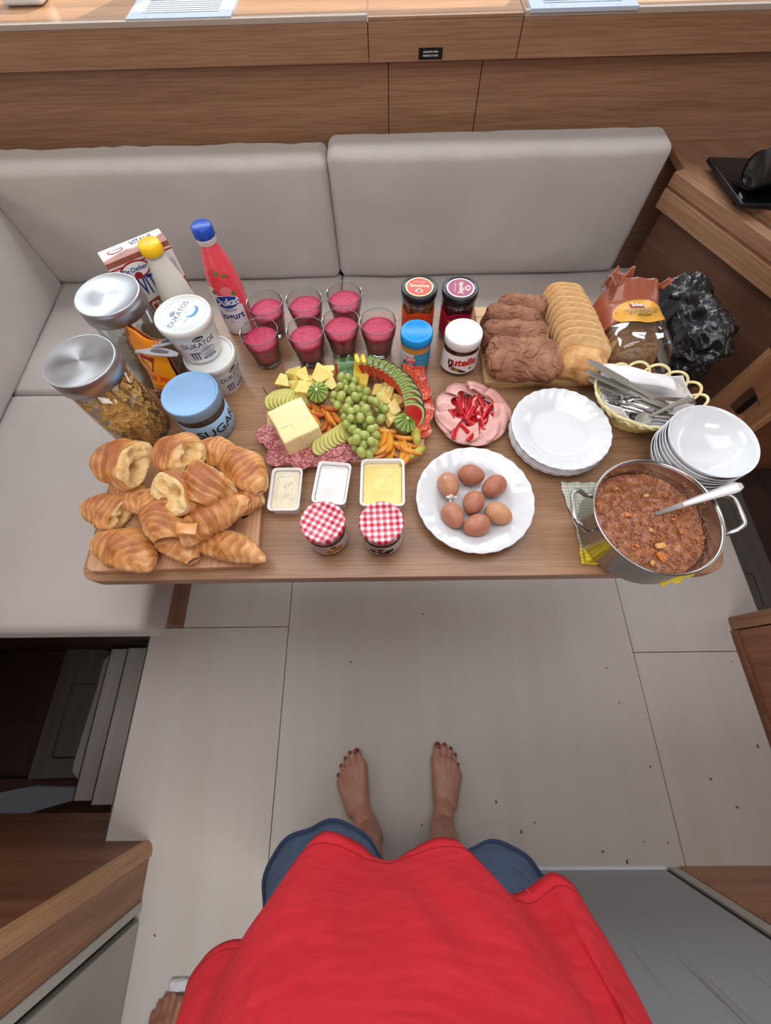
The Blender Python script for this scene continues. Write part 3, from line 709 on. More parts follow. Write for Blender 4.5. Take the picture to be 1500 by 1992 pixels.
# hazelnut spread
t = put('hazelnut_spread_jar', 'jar of brown hazelnut spread with a white lid and white nutella label', 'jar', 903, 645, .103); R = .0425
EL = (1, .88)
lathe_obj('jar', [(0, .001), (.036, 0), (.041, .003), (.0435, .012), (.0425, .035), (.0412, .055), (.0415, .068), (.039, .076), (.036, .080), (.036, .083), (0, .083)], mat('cocoa_cream', '#33180e', .18, coat=.8), t, n=56, ell=EL)
screw_lid('lid', .0425, .022, mat('lid_white', '#dcdad8', .35), t, .082)
def wv(u, a, b): return (a + .006 * math.sin(u * PI), b - .004 * math.sin(u * PI))
V, Fc = cyl_patch(.0442, -PI * .96, -.04 * PI, .014, .066, 40, .0003, taper=-.035, ell=EL)
mesh('label_wrap', V, Fc, mat('nut_white', '#e8e6e3', .35), t, smooth=False)
text_cyl('n', .0285, .0438, -PI / 2 - .62, .0465, mat('nut_black', '#161214', .4), t, bold=.035, taper=-.035, ell=EL)
text_cyl('utella', .0285, .0438, -PI / 2 + .16, .0465, mat('nut_red', '#c4151c', .4), t, bold=.035, taper=-.035, ell=EL)
def blob(px, pz, rx, rz, m, R_=.0448, nm='print_motif', rot=0.):
    V, Fc = lathe([(0, 0), (1, 0), (1, .0003), (0, .0003)], 22)
    mesh(nm, [((R_ - .035 * (pz - .014)) * math.cos(-PI / 2 + (px + x * rx) / .0442) * EL[0], (R_ - .035 * (pz - .014)) * math.sin(-PI / 2 + (px + x * rx) / .0442) * EL[1], pz + y * rz + x * rot) for x, y, z in V], Fc, m, t)
blob(-.018, .027, .013, .006, mat('hazel', '#a6692f', .5), rot=-.003); blob(-.004, .024, .012, .005, mat('bread_print', '#c89355', .5), .0451, rot=-.004)
blob(.004, .021, .010, .003, mat('choc_print', '#4a2213', .4), .0454, rot=-.002); blob(.024, .027, .004, .004, mat('flower_print', '#b9bf8c', .5)); blob(-.026, .034, .005, .004, MATS['choc_print'], .0452)
# ================================================================== storage jars, tubs, bottles at the left
LIDM = bpy.data.materials.new('brushed_lid'); LIDM.use_nodes = True; nt = LIDM.node_tree; b = nt.nodes['Principled BSDF']
b.inputs['Base Color'].default_value = lin('#b9bcbf'); b.inputs['Metallic'].default_value = 1; b.inputs['Roughness'].default_value = .38
b.inputs['Anisotropic'].default_value = .7
tg = nt.nodes.new('ShaderNodeTangent'); tg.direction_type = 'RADIAL'; tg.axis = 'Z'; nt.links.new(tg.outputs[0], b.inputs['Tangent'])
def flakes(name, m, par, n, R, z0, z1, size, seed, curl=.35, thick=.0006, shell=.6, dark=0):
    """loose flakes filling a jar: each a small bent wafer, joined because nobody could count them"""
    rnd = random.Random(seed); mb = MB()
    for i in range(n):
        rr = R * (rnd.uniform(shell, 1.) ** .5); a = rnd.uniform(0, 2 * PI); z = rnd.uniform(z0, z1)
        s = size * rnd.uniform(.5, 1.25); q = 3
        E_ = Matrix.Translation((rr * math.cos(a), rr * math.sin(a), z)) @ Matrix.Rotation(a, 4, 'Z') @ Matrix.Rotation(rnd.uniform(-.9, .9) + PI / 2, 4, 'Y') @ Matrix.Rotation(rnd.uniform(-.8, .8), 4, 'X') @ Matrix.Rotation(rnd.uniform(0, 6), 4, 'Z')
        if z > z1 - size * .7: E_ = Matrix.Translation((rr * math.cos(a) * rnd.uniform(.2, 1), rr * math.sin(a) * rnd.uniform(.2, 1), z)) @ Matrix.Rotation(rnd.uniform(-.5, .5), 4, 'X') @ Matrix.Rotation(rnd.uniform(-.5, .5), 4, 'Y')
        V = [(0, 0, -curl * s * .5)]; k = 7; ph = rnd.uniform(0, 6)
        for j in range(k):
            b_ = 2 * PI * j / k; r_ = s * (.42 + .16 * math.sin(b_ * 2 + ph) + rnd.uniform(-.05, .05))
            V.append((r_ * math.cos(b_), r_ * math.sin(b_) * .8, curl * s * .3 * math.cos(b_ * 2)))
        lim = R + .001
        W = []
        for v in V:
            p = E_ @ Vector(v); h = math.hypot(p.x, p.y)
            if h > lim: p.x *= lim / h; p.y *= lim / h
            W.append(p)
        W += [p + (E_.to_3x3() @ Vector((0, 0, -thick))) for p in W]
        Fc = [(0, 1 + j, 1 + (j + 1) % k) for j in range(k)] + [(k + 1, k + 2 + (j + 1) % k, k + 2 + j) for j in range(k)]
        Fc += [(1 + j, k + 2 + j, k + 2 + (j + 1) % k, 1 + (j + 1) % k) for j in range(k)]
        mb.add(W, Fc)
    o = mb.build(name, m, par); o['kind'] = 'stuff'; return o
def storage_jar(px, py, label, fillh, h=.213):
    t = put('storage_jar', label, 'jar', px, py, h); R = .0605; H0 = h - .03
    prof = [(0, .001), (.054, 0), (R - .001, .003), (R, .008), (R, H0), (R - .0022, H0), (R - .0022, .010), (R - .006, .0055), (0, .005)]
    lathe_obj('jar', prof, THIN, t, n=64)
    rl = R + .0045
    lathe_obj('lid', [(rl - .001, H0 - .004), (rl, H0 - .003), (rl, h - .0015), (rl - .0015, h), (rl - .003, h - .0005), (rl * .5, h - .0003), (0, h - .0006)], LIDM, t, n=72)
    lathe_obj('seal', [(R - .003, H0 + .0005), (R + .001, H0 + .0005), (R + .001, H0 + .009), (R - .003, H0 + .009)], mat('seal_clear', '#cfd2d3', .4), t, n=48)
    return t
CORN = mat('corn_flake', '#f0b04e', .55, c2='#ffd084', nscale=90, bump=.4, bscale=500, sss=.05)
t = storage_jar(153, 700, 'tall glass jar of golden corn flakes with a brushed steel lid, nearest the sofa end', .17)
flakes('corn_flakes', CORN, t, 2800, .0578, .009, .176, .021, 3, shell=.5)
lathe_obj('corn_flake_core', [(0, .008), (.05, .008), (.05, .15), (0, .155)], mat('corn_core', '#e0a048', .8), t, n=20)
t = storage_jar(207, 571, 'tall glass jar of rolled oats with a worn steel lid, behind the orange packet', .1)
OAT = mat('oat_flake', '#cdb893', .7, c2='#a08a63', nscale=140)
flakes('rolled_oats', OAT, t, 2400, .0565, .009, .100, .010, 5, shell=.3, curl=.2)
lathe_obj('oat_core', [(0, .008), (.052, .008), (.052, .094), (0, .096)], mat('oat_core', '#b39d75', .9), t, n=20)
# sugar jar
t = put('sugar_jar', 'wide jar with a pale blue lid and SUGAR printed on a blue band', 'jar', 368, 764, .112); R = .055
lathe_obj('jar', [(0, .001), (.049, 0), (R, .005), (R, .078), (.051, .086), (.05, .088), (.0475, .088), (.0525, .078), (.0525, .008), (.048, .005), (0, .0045)], THIN, t, n=64)
lathe_obj('brown_sugar', [(0, .0055), (.048, .006), (.0518, .009), (.0518, .072), (.03, .078), (0, .08)], mat('coffee_grain', '#2c1b12', .5, c2='#5a4030', nscale=180, bump=.7, bscale=200), t, n=48)
lathe_obj('band', [(R + .0002, .004), (R + .0008, .0045), (R + .0008, .064), (R + .0002, .0645)], mat('band_blue', '#9dc0e0', .45), t, n=64)
BL = mat('lid_powder_blue', '#8db6de', .38)
lathe_obj('lid', [(.0565, .084), (.0575, .0845), (.0575, .106), (.0585, .108), (.0585, .111), (.0575, .1125), (.0555, .1115), (.0545, .109), (.052, .1085), (0, .1085)], BL, t, n=72)
text_cyl('SUGAR', .032, R + .0011, -PI / 2 + .92, .036, mat('print_dark', '#17181a', .5), t, bold=.012, hscale=1.12)
# yoghurt tubs
TUBW = mat('tub_white', '#e4e3df', .35, sss=.05); TUBP = mat('tub_blue', '#2f79b5', .4); TUBN = mat('tub_navy', '#1d2f6b', .4); TUBG = mat('tub_pale', '#bcd0de', .4)
def tub(px, py, zb, label, rot, lidprint=True):
    t = put('yogurt_tub', label, 'tub', px, py, .094, zb, 'white yogurt tubs stacked in pairs', rot)
    ta = (.0545 - .0445) / .078; Rb = .0445
    lathe_obj('tub', [(0, .003), (.041, .003), (.043, 0), (Rb, .002), (.0545, .080), (.0555, .082), (.0545, .084)], TUBW, t, n=64)
    lathe_obj('lid', [(.0560, .078), (.0578, .0785), (.0575, .090), (.0568, .093), (.0545, .0942), (.0530, .0932), (.0520, .0905), (.0505, .0900), (0, .0900)], mat('tub_lid', '#dfe0dc', .3, sss=.05), t, n=64)
    def zr(z): return Rb + ta * (z - .002)
    # zigzag band
    n = 60; V = []; Fc = []
    for i in range(n):
        a = 2 * PI * i / n
        for zz in (.066, .0725 if i % 2 else .0695): V.append(((zr(zz) + .0004) * math.cos(a), (zr(zz) + .0004) * math.sin(a), zz))
    for i in range(n): j = (i + 1) % n; Fc.append((2 * i, 2 * j, 2 * j + 1, 2 * i + 1))
    mesh('pattern_band', V, Fc, TUBG, t)
    for k in range(5):
        ph = -PI / 2 + (k - 2) * PI * .62
        text_cyl('DUKATOS', .0175, zr(.052) + .0006, ph, .052, mat('tub_type', '#27436f', .4), t, bold=.008, taper=ta, hscale=.92) if k in (1, 2, 3) else None
        if k in (1, 2, 3):
            V, Fc = lathe([(0, 0), (1, 0), (1, .0002), (0, .0002)], 20)
            def E2(cx, cz, rx, rz, m, o_, nm):
                mesh(nm, [((zr(cz + y * rz) + o_) * math.cos(ph + (cx + x * rx) / .05), (zr(cz + y * rz) + o_) * math.sin(ph + (cx + x * rx) / .05), cz + y * rz) for x, y, z in V], Fc, m, t)
            E2(.003, .068, .011, .0055, TUBN, .0009, 'emblem'); text_cyl('Dukat', .007, zr(.068) + .0014, ph + .06, .068, WHITE, t, bold=.02, taper=ta)
            E2(.012, .030, .019, .0095, TUBG, .0004, 'print_swirl'); E2(.010, .032, .012, .005, WHITE, .0007, 'print_swirl'); E2(.011, .035, .006, .003, TUBG, .001, 'print_swirl')
            E2(.012, .015, .017, .0035, TUBP, .0007, 'print_strip'); text_cyl('NATUR', .0055, zr(.015) + .0012, ph + .24, .015, WHITE, t, bold=.02, taper=ta)
            text_cyl('BITI TO TIJELU', .0048, zr(.041) + .0006, ph, .0415, TUBP, t, taper=ta)
            for q in range(3):
                bx = MB()
                V3, F3 = cyl_patch(zr(.022) + .0004, ph - .52 + q * .13, ph - .47 + q * .13, .014, .031, 3, .0002, taper=ta)
                bx.add(V3, F3); bx.build('print_arch', TUBN, t)
            V3, F3 = cyl_patch(zr(.031) + .0004, ph - .56, ph - .14, .031, .0335, 6, .0002, taper=ta); mesh('print_arch', V3, F3, TUBN, t)
    if lidprint:
        z = .0904
        V, Fc = lathe([(.0455, z), (.0475, z), (.0475, z + .0002), (.0455, z + .0002)], 48)
        n = 84; V = []; Fc = []
        for i in range(n):
            a = 2 * PI * i / n; r = .0478 if i % 2 else .0455
            V += [(.0438 * math.cos(a), .0438 * math.sin(a), z), (r * math.cos(a), r * math.sin(a), z)]
        for i in range(n): j = (i + 1) % n; Fc.append((2 * i, 2 * i + 1, 2 * j + 1, 2 * j))
        mesh('lid_border', V, Fc, TUBG, t)
        V, Fc = lathe([(0, z), (.0405, z), (.0405, z + .0003), (0, z + .0003)], 48)
        mesh('lid_print', V, Fc, mat('lid_print_white', '#eaf0f4', .4), t)
        M_ = Matrix.Rotation(.78, 4, 'Z')
        text_flat('DUKATOS', .0165, M_ @ Matrix.Translation((-.001, .009, z + .0006)), MATS['tub_type'], t, bold=.006)
        text_flat('BITI TO TIJELU', .0052, M_ @ Matrix.Translation((0, -.002, z + .0006)), TUBP, t)
        text_flat('NATUR', .0055, M_ @ Matrix.Translation((-.012, -.014, z + .0006)), TUBP, t, bold=.02)
        V, Fc = lathe([(0, z + .0004), (1, z + .0004), (1, z + .0005), (0, z + .0005)], 24)
        for (cx, cy, rx, ry, m, dz, nm) in ((-.004, .0215, .0085, .0042, TUBN, .0001, 'emblem'), (.013, -.016, .017, .011, TUBP, 0, 'print_swirl'), (.013, -.012, .014, .008, TUBG, .0001, 'print_swirl'), (.014, -.009, .009, .0045, WHITE, .0002, 'print_swirl')):
            mesh(nm, [M_ @ Vector((cx + v[0] * rx, cy + v[1] * ry, v[2] + dz)) for v in V], Fc, m, t)
        text_flat('Dukat', .0055, M_ @ Matrix.Translation((-.004, .0215, z + .0009)), WHITE, t, bold=.02)
    return t
pt = at(353, 608, TZ + .19)
tl = tub(353, 608, TZ + .0965, 'white yogurt tub with blue Dukatos lid print, on top of the stack of two', .52)
bt = tub(353, 608, TZ, 'white yogurt tub at the bottom of the stack of two, beside the pink bottle', 1.10, False)
bt.location = (pt.x + .016, pt.y - .012, TZ)
tl.location = (pt.x, pt.y, TZ + .0945)
# milk bottle
t = put('milk_bottle', 'white plastic milk bottle with a yellow screw cap', 'bottle', 288, 472, .238)
lathe_obj('bottle', [(0, .002), (.032, 0), (.036, .004), (.0375, .03), (.0375, .11), (.034, .14), (.028, .17), (.0225, .195), (.0195, .21), (.0195, .216), (.0215, .2165), (.0215, .219), (.018, .2195), (.018, .228), (0, .228)], mat('milk_plastic', '#d8d5ca', .38, sss=.1), t, n=56)
YC = mat('cap_yellow', '#f0bd10', .38)
def cap(t, R, z0, h, m):
    lathe_obj('cap', [(R - .0005, z0), (R, z0 + .001), (R * .97, z0 + h - .002), (R * .97 - .002, z0 + h), (0, z0 + h - .0004)], m, t, n=96, fn=lambda a, r, z, i: (r + (.0005 * (math.sin(a * 48) > 0) if i in (1, 2) else 0), z))
cap(t, .0232, .219, .020, YC)
for k, s_ in enumerate(('12.07', '08:41')): text_flat(s_, .006, Matrix.Translation((0, .004 - k * .008, .2388)), mat('cap_yellow_dark', '#a88814', .5), t, name='date_stamp')
# yogurt drink bottle
t = put('yogurt_bottle', 'tall pink strawberry yogurt drink bottle with a blue cap', 'bottle', 390, 437, .252)
by = [(0, .002), (.033, 0), (.037, .004), (.0385, .02), (.0385, .11), (.037, .135), (.0325, .165), (.026, .19), (.0205, .208), (.0185, .218)]
lathe_obj('bottle', by + [(.0185, .224), (0, .224)], mat('pink_sleeve', '#dc4a55', .22, coat=.6), t, n=64)
lathe_obj('neck', [(.0188, .2175), (.0205, .219), (.0205, .228), (.0215, .229), (.0215, .231), (.018, .232)], WHITE, t, n=48)
cap(t, .0218, .2305, .022, mat('cap_blue', '#1446a8', .35))
# printed sleeve: white lower zone with a wavy upper edge following the bottle
def Rb_(z):
    for (r0, z0), (r1, z1) in zip(by, by[1:]):
        if z0 <= z <= z1 and z1 > z0: return r0 + (r1 - r0) * (z - z0) / (z1 - z0)
    return .0185
def bprint(name, a0, a1, lo, hi, m, off, n=24, rows=6):
    V = []; Fc = []
    for i in range(n + 1):
        u = i / n; a = a0 + (a1 - a0) * u; l, h = lo(u), hi(u)
        for j in range(rows + 1):
            z = l + (h - l) * j / rows; r = Rb_(z) + off; V.append((r * math.cos(a), r * math.sin(a), z))
    for i in range(n):
        for j in range(rows): A = i * (rows + 1) + j; B = A + rows + 1; Fc.append((A, B, B + 1, A + 1))
    return mesh(name, V, Fc, m, t, smooth=True)
def bell(name, ph, cz, rx, rz, m, off, n=24, rings=3, rot=0.):
    V = [None]; Fc = []
    def P_(x, z): a = ph + x / .0385; r = Rb_(cz + z) + off; return (r * math.cos(a), r * math.sin(a), cz + z)
    V[0] = P_(0, 0); c_, s_ = math.cos(rot), math.sin(rot)
    for q in range(1, rings + 1):
        for k in range(n):
            b_ = 2 * PI * k / n; x, z = rx * q / rings * math.cos(b_), rz * q / rings * math.sin(b_)
            V.append(P_(x * c_ - z * s_, x * s_ + z * c_))
    for k in range(n):
        Fc.append((0, 1 + k, 1 + (k + 1) % n))
        for q in range(rings - 1): A = 1 + q * n; Fc.append((A + k, A + n + k, A + n + (k + 1) % n, A + (k + 1) % n))
    return mesh(name, V, Fc, m, t, smooth=True)
ph = -PI / 2 - .05
bprint('print_white', ph - 1.9, ph + 1.0, lambda u: .006, lambda u: .085 + .085 * (1 - u) ** 1.2, mat('sleeve_white', '#e4dfe2', .28, coat=.5), .0004)
bell('print_strawberry', ph - .1, .156, .017, .019, mat('berry_print', '#c81f31', .3, c2='#e0505a', nscale=300), .0008, rot=.3)
bell('print_strawberry', ph + .52, .150, .015, .017, MATS['berry_print'], .0009, rot=-.3); bell('print_strawberry', ph + .3, .125, .014, .012, mat('berry_print2', '#dd6f78', .3), .001)
bell('print_leaf', ph + .12, .168, .008, .003, mat('leaf_print', '#4f7a33', .4), .0013, rot=.4); bell('print_leaf', ph + .55, .160, .009, .003, MATS['leaf_print'], .0013, rot=-.2)
bell('print_leaf', ph - .5, .122, .006, .004, MATS['leaf_print'], .0013); bell('print_leaf', ph + .72, .118, .006, .005, MATS['leaf_print'], .0013); bell('print_blossom', ph - .55, .132, .006, .005, mat('blossom_print', '#e8d29a', .4), .0012)
bell('emblem', ph + .1, .100, .0305, .0175, mat('emblem_white', '#dfe6f2', .3), .0008); bell('emblem', ph + .1, .100, .029, .016, mat('emblem_blue', '#123f93', .3), .0012)
text_cyl('Dukat', .0255, .0385 + .0018, ph + .1, .1005, WHITE, t, bold=.025, hscale=.95)
text_cyl('VOCNI', .0095, .0385 + .0008, ph + .15, .078, MATS['emblem_blue'], t, bold=.01); text_cyl('Jogurt', .0245, .0385 + .0008, ph + .12, .061, mat('type_navy', '#1a2c74', .4), t, bold=.02)
text_cyl('jagoda', .006, .0385 + .0008, ph, .046, mat('type_red', '#c4525f', .4), t)
# cereal box
cbx = thing('cereal_box', 'white and brown muesli box with blue lettering behind the milk bottle', 'box', (0, 0, TZ))
# box corner solve: top edge seen at (190,483)-(308,438), depth edge to (199,502)
TT = TZ + .222; q0 = at(203, 520, TT); q1 = at(325, 470, TT); q2 = at(308, 439, TT + .0)
ux = (q1 - q0); wdt = ux.length; ux.normalize(); uy = Vector((-ux.y, ux.x, 0)); 
cbx.location = (q0.x - .003, q0.y + .010, TZ); cbx.rotation_euler = (0, 0, math.atan2(ux.y, ux.x)); dp = .05
CBW = mat('carton_white', '#dcd8d4', .35); CBB = mat('carton_brown', '#8d4a37', .35, c2='#a05a44', nscale=40)
box('carton', (0, 0, 0), (wdt, dp, .220), CBW, cbx, .001, 1)
def front(name, x0, x1, z0, z1, m, th=.0004, pts=None):
    pts = pts or [(x0, z0), (x1, z0), (x1, z1), (x0, z1)]
    V = [(x, -th, z) for x, z in pts] + [(x, 0, z) for x, z in pts]; n = len(pts)
    return mesh(name, V, [tuple(range(n))] + [(i, n + i, n + (i + 1) % n, (i + 1) % n) for i in range(n)], m, cbx)
front('print_brown', 0, 0, 0, 0, CBB, pts=[(.0, .2090), (wdt, .2090), (wdt, .2200), (0, .2200)])
front('print_line', 0, wdt, .2020, .2050, mat('carton_red', '#a8222c', .4)); front('print_brown', 0, 0, 0, 0, CBB, pts=[(.02, 0), (wdt, 0), (wdt, .14), (wdt * .6, .125), (.03, .116)])
Mf = Matrix(((1, 0, 0, 0), (0, 0, -1, 0), (0, 1, 0, 0), (0, 0, 0, 1)))
NAVY = mat('carton_navy', '#262f7c', .4)
text_flat('VITALIS', .058, Matrix.Translation((wdt * .58, -.0010, .150)) @ Mf, NAVY, cbx, bold=.015, hscale=.43)
text_flat('CRUNCHY', .034, Matrix.Translation((wdt * .58, -.0010, .100)) @ Mf, mat('carton_cream', '#e7d9cf', .4), cbx, bold=.02, hscale=.52)
text_flat('PLUS CHOCOLATE', .012, Matrix.Translation((wdt * .58, -.0010, .076)) @ Mf, MATS['carton_cream'], cbx, bold=.02, hscale=.8)
def fell(cx, cz, rx, rz, m, th, nm='emblem'):
    front(nm, 0, 0, 0, 0, m, th, pts=[(cx + rx * math.cos(2 * PI * k / 28), cz + rz * math.sin(2 * PI * k / 28)) for k in range(28)])
fell(.048, .1895, .033, .019, MATS['carton_red'], .0006); fell(.048, .1895, .029, .0155, WHITE, .0009); fell(.048, .1780, .0085, .007, MATS['carton_red'], .0012)
text_flat('Dr.Oetker', .0135, Matrix.Translation((.048, -.0014, .1915)) @ Mf, NAVY, cbx, bold=.02, hscale=.9)
# top flap with print
def topq(name, x0, x1, y0, y1, m, dz=.0004, pts=None): return box(name, (x0, y0, .2200), (x1, y1, .2200 + dz), m, cbx)
slab('print_brown', [(0, .001), (wdt, .001), (wdt, .030), (wdt * .7, .016), (wdt * .4, .022), (0, .010)], .2201, .2205, CBB, cbx)
text_flat('VITALIS', .021, Matrix.Translation((wdt * .66, .034, .2208)), NAVY, cbx, bold=.015, hscale=.7)
V, Fc = lathe([(0, .2206), (.017, .2206), (.017, .2209), (0, .2209)], 28, (1, .5)); mesh('emblem', [(x + .033, y + .031, z) for x, y, z in V], Fc, MATS['carton_red'], cbx)
V, Fc = lathe([(0, .2210), (.0145, .2210), (.0145, .2212), (0, .2212)], 28, (1, .48)); mesh('emblem', [(x + .033, y + .031, z) for x, y, z in V], Fc, WHITE, cbx)
text_flat('Dr.Oetker', .0075, Matrix.Translation((.033, .032, .2214)), NAVY, cbx, bold=.02, hscale=.9)
text_flat('CRUNCHY PLUS', .009, Matrix.Translation((wdt * .66, .017, .2208)), MATS['carton_cream'], cbx, bold=.01)
for k in range(9): front('small_print', wdt - .030, wdt - .005, .1820 - k * .004, .1835 - k * .004, mat('print_grey', '#9a95a5', .5), .0003)
# ---- orange fruit-mix packet standing between jars, with two tongs/clips beside it
pk = thing('fruit_mix_packet', 'crumpled orange fruit mix packet leaning between the storage jars', 'packet', (0, 0, TZ))
pa = at(222, 640, TZ + .165); pb = at(295, 663, TZ + .165); base = at(325, 745, TZ + .02); base.z = TZ
pk.location = ((pa.x + pb.x) / 2 + .009, (pa.y + pb.y) / 2 - .020, TZ); ang = math.atan2(pb.y - pa.y, pb.x - pa.x); pk.rotation_euler = (0, 0, ang)
def sheet(name, m, par, W, H_, fn0, nx=26, ny=30, th=.0008, u0=0., u1=1., v0=0., v1=1., off=0.):
    V = []; Fc = []
    def fn(u, v): return fn0(min(1., max(0., u)), min(1., max(0., v)))
    for s in (0, 1):
        for j in range(ny + 1):
            for i in range(nx + 1):
                u = u0 + (u1 - u0) * i / nx; v = v0 + (v1 - v0) * j / ny
                p = Vector(fn(u, v)); e = .002
                a_ = Vector(fn(u + e, v)) - Vector(fn(u - e, v)); b_ = Vector(fn(u, v + e)) - Vector(fn(u, v - e)); nn_ = a_.cross(b_)
                nn_ = nn_.normalized() if nn_.length > 0 else Vector((0, 0, 1))
                V.append(tuple(p + nn_ * (off - s * th)))
    K = (nx + 1) * (ny + 1)
    for j in range(ny):
        for i in range(nx):
            a_ = j * (nx + 1) + i; q = (a_, a_ + 1, a_ + nx + 2, a_ + nx + 1); Fc.append(q); Fc.append(tuple(K + v for v in q[::-1]))
    edge = [i for i in range(nx + 1)] + [(j + 1) * (nx + 1) - 1 for j in range(1, ny + 1)] + [ny * (nx + 1) + i for i in range(nx - 1, -1, -1)] + [j * (nx + 1) for j in range(ny - 1, 0, -1)]
    for k in range(len(edge)): a_, b_ = edge[k], edge[(k + 1) % len(edge)]; Fc.append((b_, a_, K + a_, K + b_))
    return mesh(name, V, Fc, m, par, smooth=True)
def pfn(u, v):
    W = .095; x = (u - .5) * W * (1 - .15 * v); z = .004 + v * .165 + (.012 * math.sin(u * 5 + 1) * v ** 4)
    v = min(1., max(0., v)); u = min(1., max(0., u)); y = .03 * (1 - v) ** 1.2 * math.sin(PI * u) * -1 + .010 * v + .005 * nz((x * 3, 0, z * 3), 12, 2) + .03 * v * v * .4
    return (x, y, z)
ORG = mat('packet_orange', '#ec8a12', .3, c2='#e8a01e', nscale=9, coat=.4); sheet('front_film', ORG, pk, 0, 0, pfn)
def pfn2(u, v):
    v = min(1., max(0., v)); u = min(1., max(0., u)); p = pfn(u, v); return (p[0] * 1.02, .028 * math.sin(PI * u) * (1 - v) ** .8 + .008 * v + .010 + .03 * v * v * .4, p[2] * .97)
sheet('back_film', mat('packet_back', '#d9774a', .35, coat=.3), pk, 0, 0, pfn2)
def on(x, v, s=1): return pfn(.5 + x / .095, v)
def ptext(s_, size, u, v, m, bold=.01, hs=1.):
    Vt, Ft = text_geo(s_, size, bold); out = []
    for q in Vt:
        uu = u + q.x * hs / .09; vv = v + q.y / .165; p = Vector(pfn(uu, vv)); out.append((p.x, p.y - .0012, p.z))
    return mesh('lettering', out, Ft, m, pk)
ptext('Fruit Mix', .021, .5, .40, mat('packet_red', '#d8442a', .4), .02, .95); ptext('susena mjesavina', .007, .5, .31, MATS['packet_red'])
def pell(u, v, ru, rv, m, o_, nm, n=24, pts=None):
    pts = pts or [(ru * math.cos(2 * PI * k / n), rv * math.sin(2 * PI * k / n)) for k in range(n)]
    V = [Vector(pfn(u, v)) + Vector((0, -o_, 0))] + [Vector(pfn(u + a, v + b_)) + Vector((0, -o_, 0)) for a, b_ in pts]; n = len(pts)
    mesh(nm, V, [(0, 1 + k, 1 + (k + 1) % n) for k in range(n)], m, pk)
pell(.35, .63, 0, 0, mat('packet_maroon', '#a02630', .4), .0012, 'print_badge', pts=[(-.12, .08), (-.1, -.02), (.1, -.16), (.2, .0), (.28, .08), (.1, .06)])
pell(.36, .62, 0, 0, mat('packet_yellow', '#e8b43c', .4), .0016, 'print_badge', pts=[(-.07, .04), (-.03, -.02), (.09, -.11), (.15, .0), (.05, .03)])
pell(.55, .12, .42, .14, mat('packet_window', '#3a1712', .15, c2='#8a5230', nscale=150, coat=1, ramp=(.45, .6)), .0008, 'window')
rnd = random.Random(4); fr = MB()
for k in range(46):
    u, v = .55 + rnd.uniform(-.36, .36), .12 + rnd.uniform(-.10, .11); p = Vector(pfn(u, v)); s_ = rnd.uniform(.003, .006)
    V, Fc = rbox(s_ * 2, s_ * 1.6, s_ * 1.6, s_ * .7, 3); fr.add(V, Fc, Matrix.Translation(p + Vector((0, -.001, 0))) @ Matrix.Rotation(rnd.uniform(0, 6), 4, 'Y'))
o = fr.build('dried_fruit', mat('dried_fruit', '#55201a', .35, c2='#b5764a', nscale=90, coat=.3), pk, smooth=True); o['kind'] = 'stuff'
def salad_tool(px0, py0, z0, px1, py1, z1, label, m):
    a_ = at(px0, py0, z0); b_ = at(px1, py1, z1); d = (b_ - a_); t = thing('bag_clip', label, 'clip', tuple(a_), group='grey plastic bag clips beside the yogurt tubs')
    n = 10; pts = [d * (i / n) + Vector((0, 0, .004 * math.sin(PI * i / n))) for i in range(n + 1)]
    V, Fc = strip(pts, [.004 + .006 * math.sin(PI * min(1, max(0, (i / n - .15) / .85))) ** .8 for i in range(n + 1)], .003, (0.25, 1, .1)); mesh('body', V, Fc, m, t, smooth=False)
    V, Fc = strip([p + Vector((0, 0, .0022)) for p in pts[4:9]], [.002, .004, .0045, .004, .002], .001, (0.25, 1, .1)); mesh('inlay', V, Fc, mat('clip_dark', '#5c5a5e', .4), t)
CLP = mat('clip_grey', '#a8a6a8', .35)
salad_tool(296, 676, TZ + .15, 346, 662, TZ + .15, 'grey plastic clip, upper one beside the yogurt tubs', CLP)
salad_tool(264, 684, TZ + .145, 346, 690, TZ + .14, 'grey plastic clip, lower one across the orange packet', CLP)
# ================================================================== boards
MAPLE = wood('beech_board', '#c08f68', '#d0a27b', axis='y', rough=.5, scale=.9)
BAMBOO = wood('bamboo_board', '#c99d6a', '#d9b383', axis='x', rough=.42)
bz = TZ + .018
def board(name, label, px, z0, z1, m, r, ch, hole=None):
    P = [at(x, y, z1) for x, y in px]; c = sum(P, Vector()) / len(P)
    t = thing(name, label, 'board', (c.x, c.y, z0)); slab('board', [((p - c).x, (p - c).y) for p in P], 0, z1 - z0, m, t, r=r, ch=ch, seg=7); return t, c
b1, c1 = board('cutting_board', 'beech cutting board under the heap of croissants', ((163, 1112), (500, 1101), (514, 884), (232, 896)), TZ, bz, MAPLE, .022, .002)
hs = [at(x, y, bz) - c1 for x, y in ((470, 1012), (486, 1003), (486, 962), (470, 970))]
slab('handle_slot', [(p.x, p.y) for p in hs], bz - TZ + .0001, bz - TZ + .0006, mat('slot_dark', '#1b120d', .8), b1, r=.008)
b2, c2 = board('serving_board', 'wooden serving board covered with fruit, butter and salami', ((522, 906), (822, 893), (836, 768), (745, 712), (600, 722), (517, 782)), TZ, bz, MAPLE, [.025, .03, .03, .05, .05, .03], .002)
t = thing('bread_board', 'long bamboo bread board holding the dark loaf and the white loaf', 'board', (.4, .78, TZ)); BB = Vector((-.4, -.78, 0))
bb0 = at(944, 744, TZ + .02); bb1 = at(1168, 741, TZ + .02); bby = at(936, 597, TZ + .02).y
n = 7; W_ = (bby - bb0.y) / n
for i in range(n): box('stave', off((bb0.x, bb0.y + i * W_ + .0002, 0), BB), off((bb1.x + .035, bb0.y + (i + 1) * W_ - .0002, .02), BB), BAMBOO, t, .0012, 2)
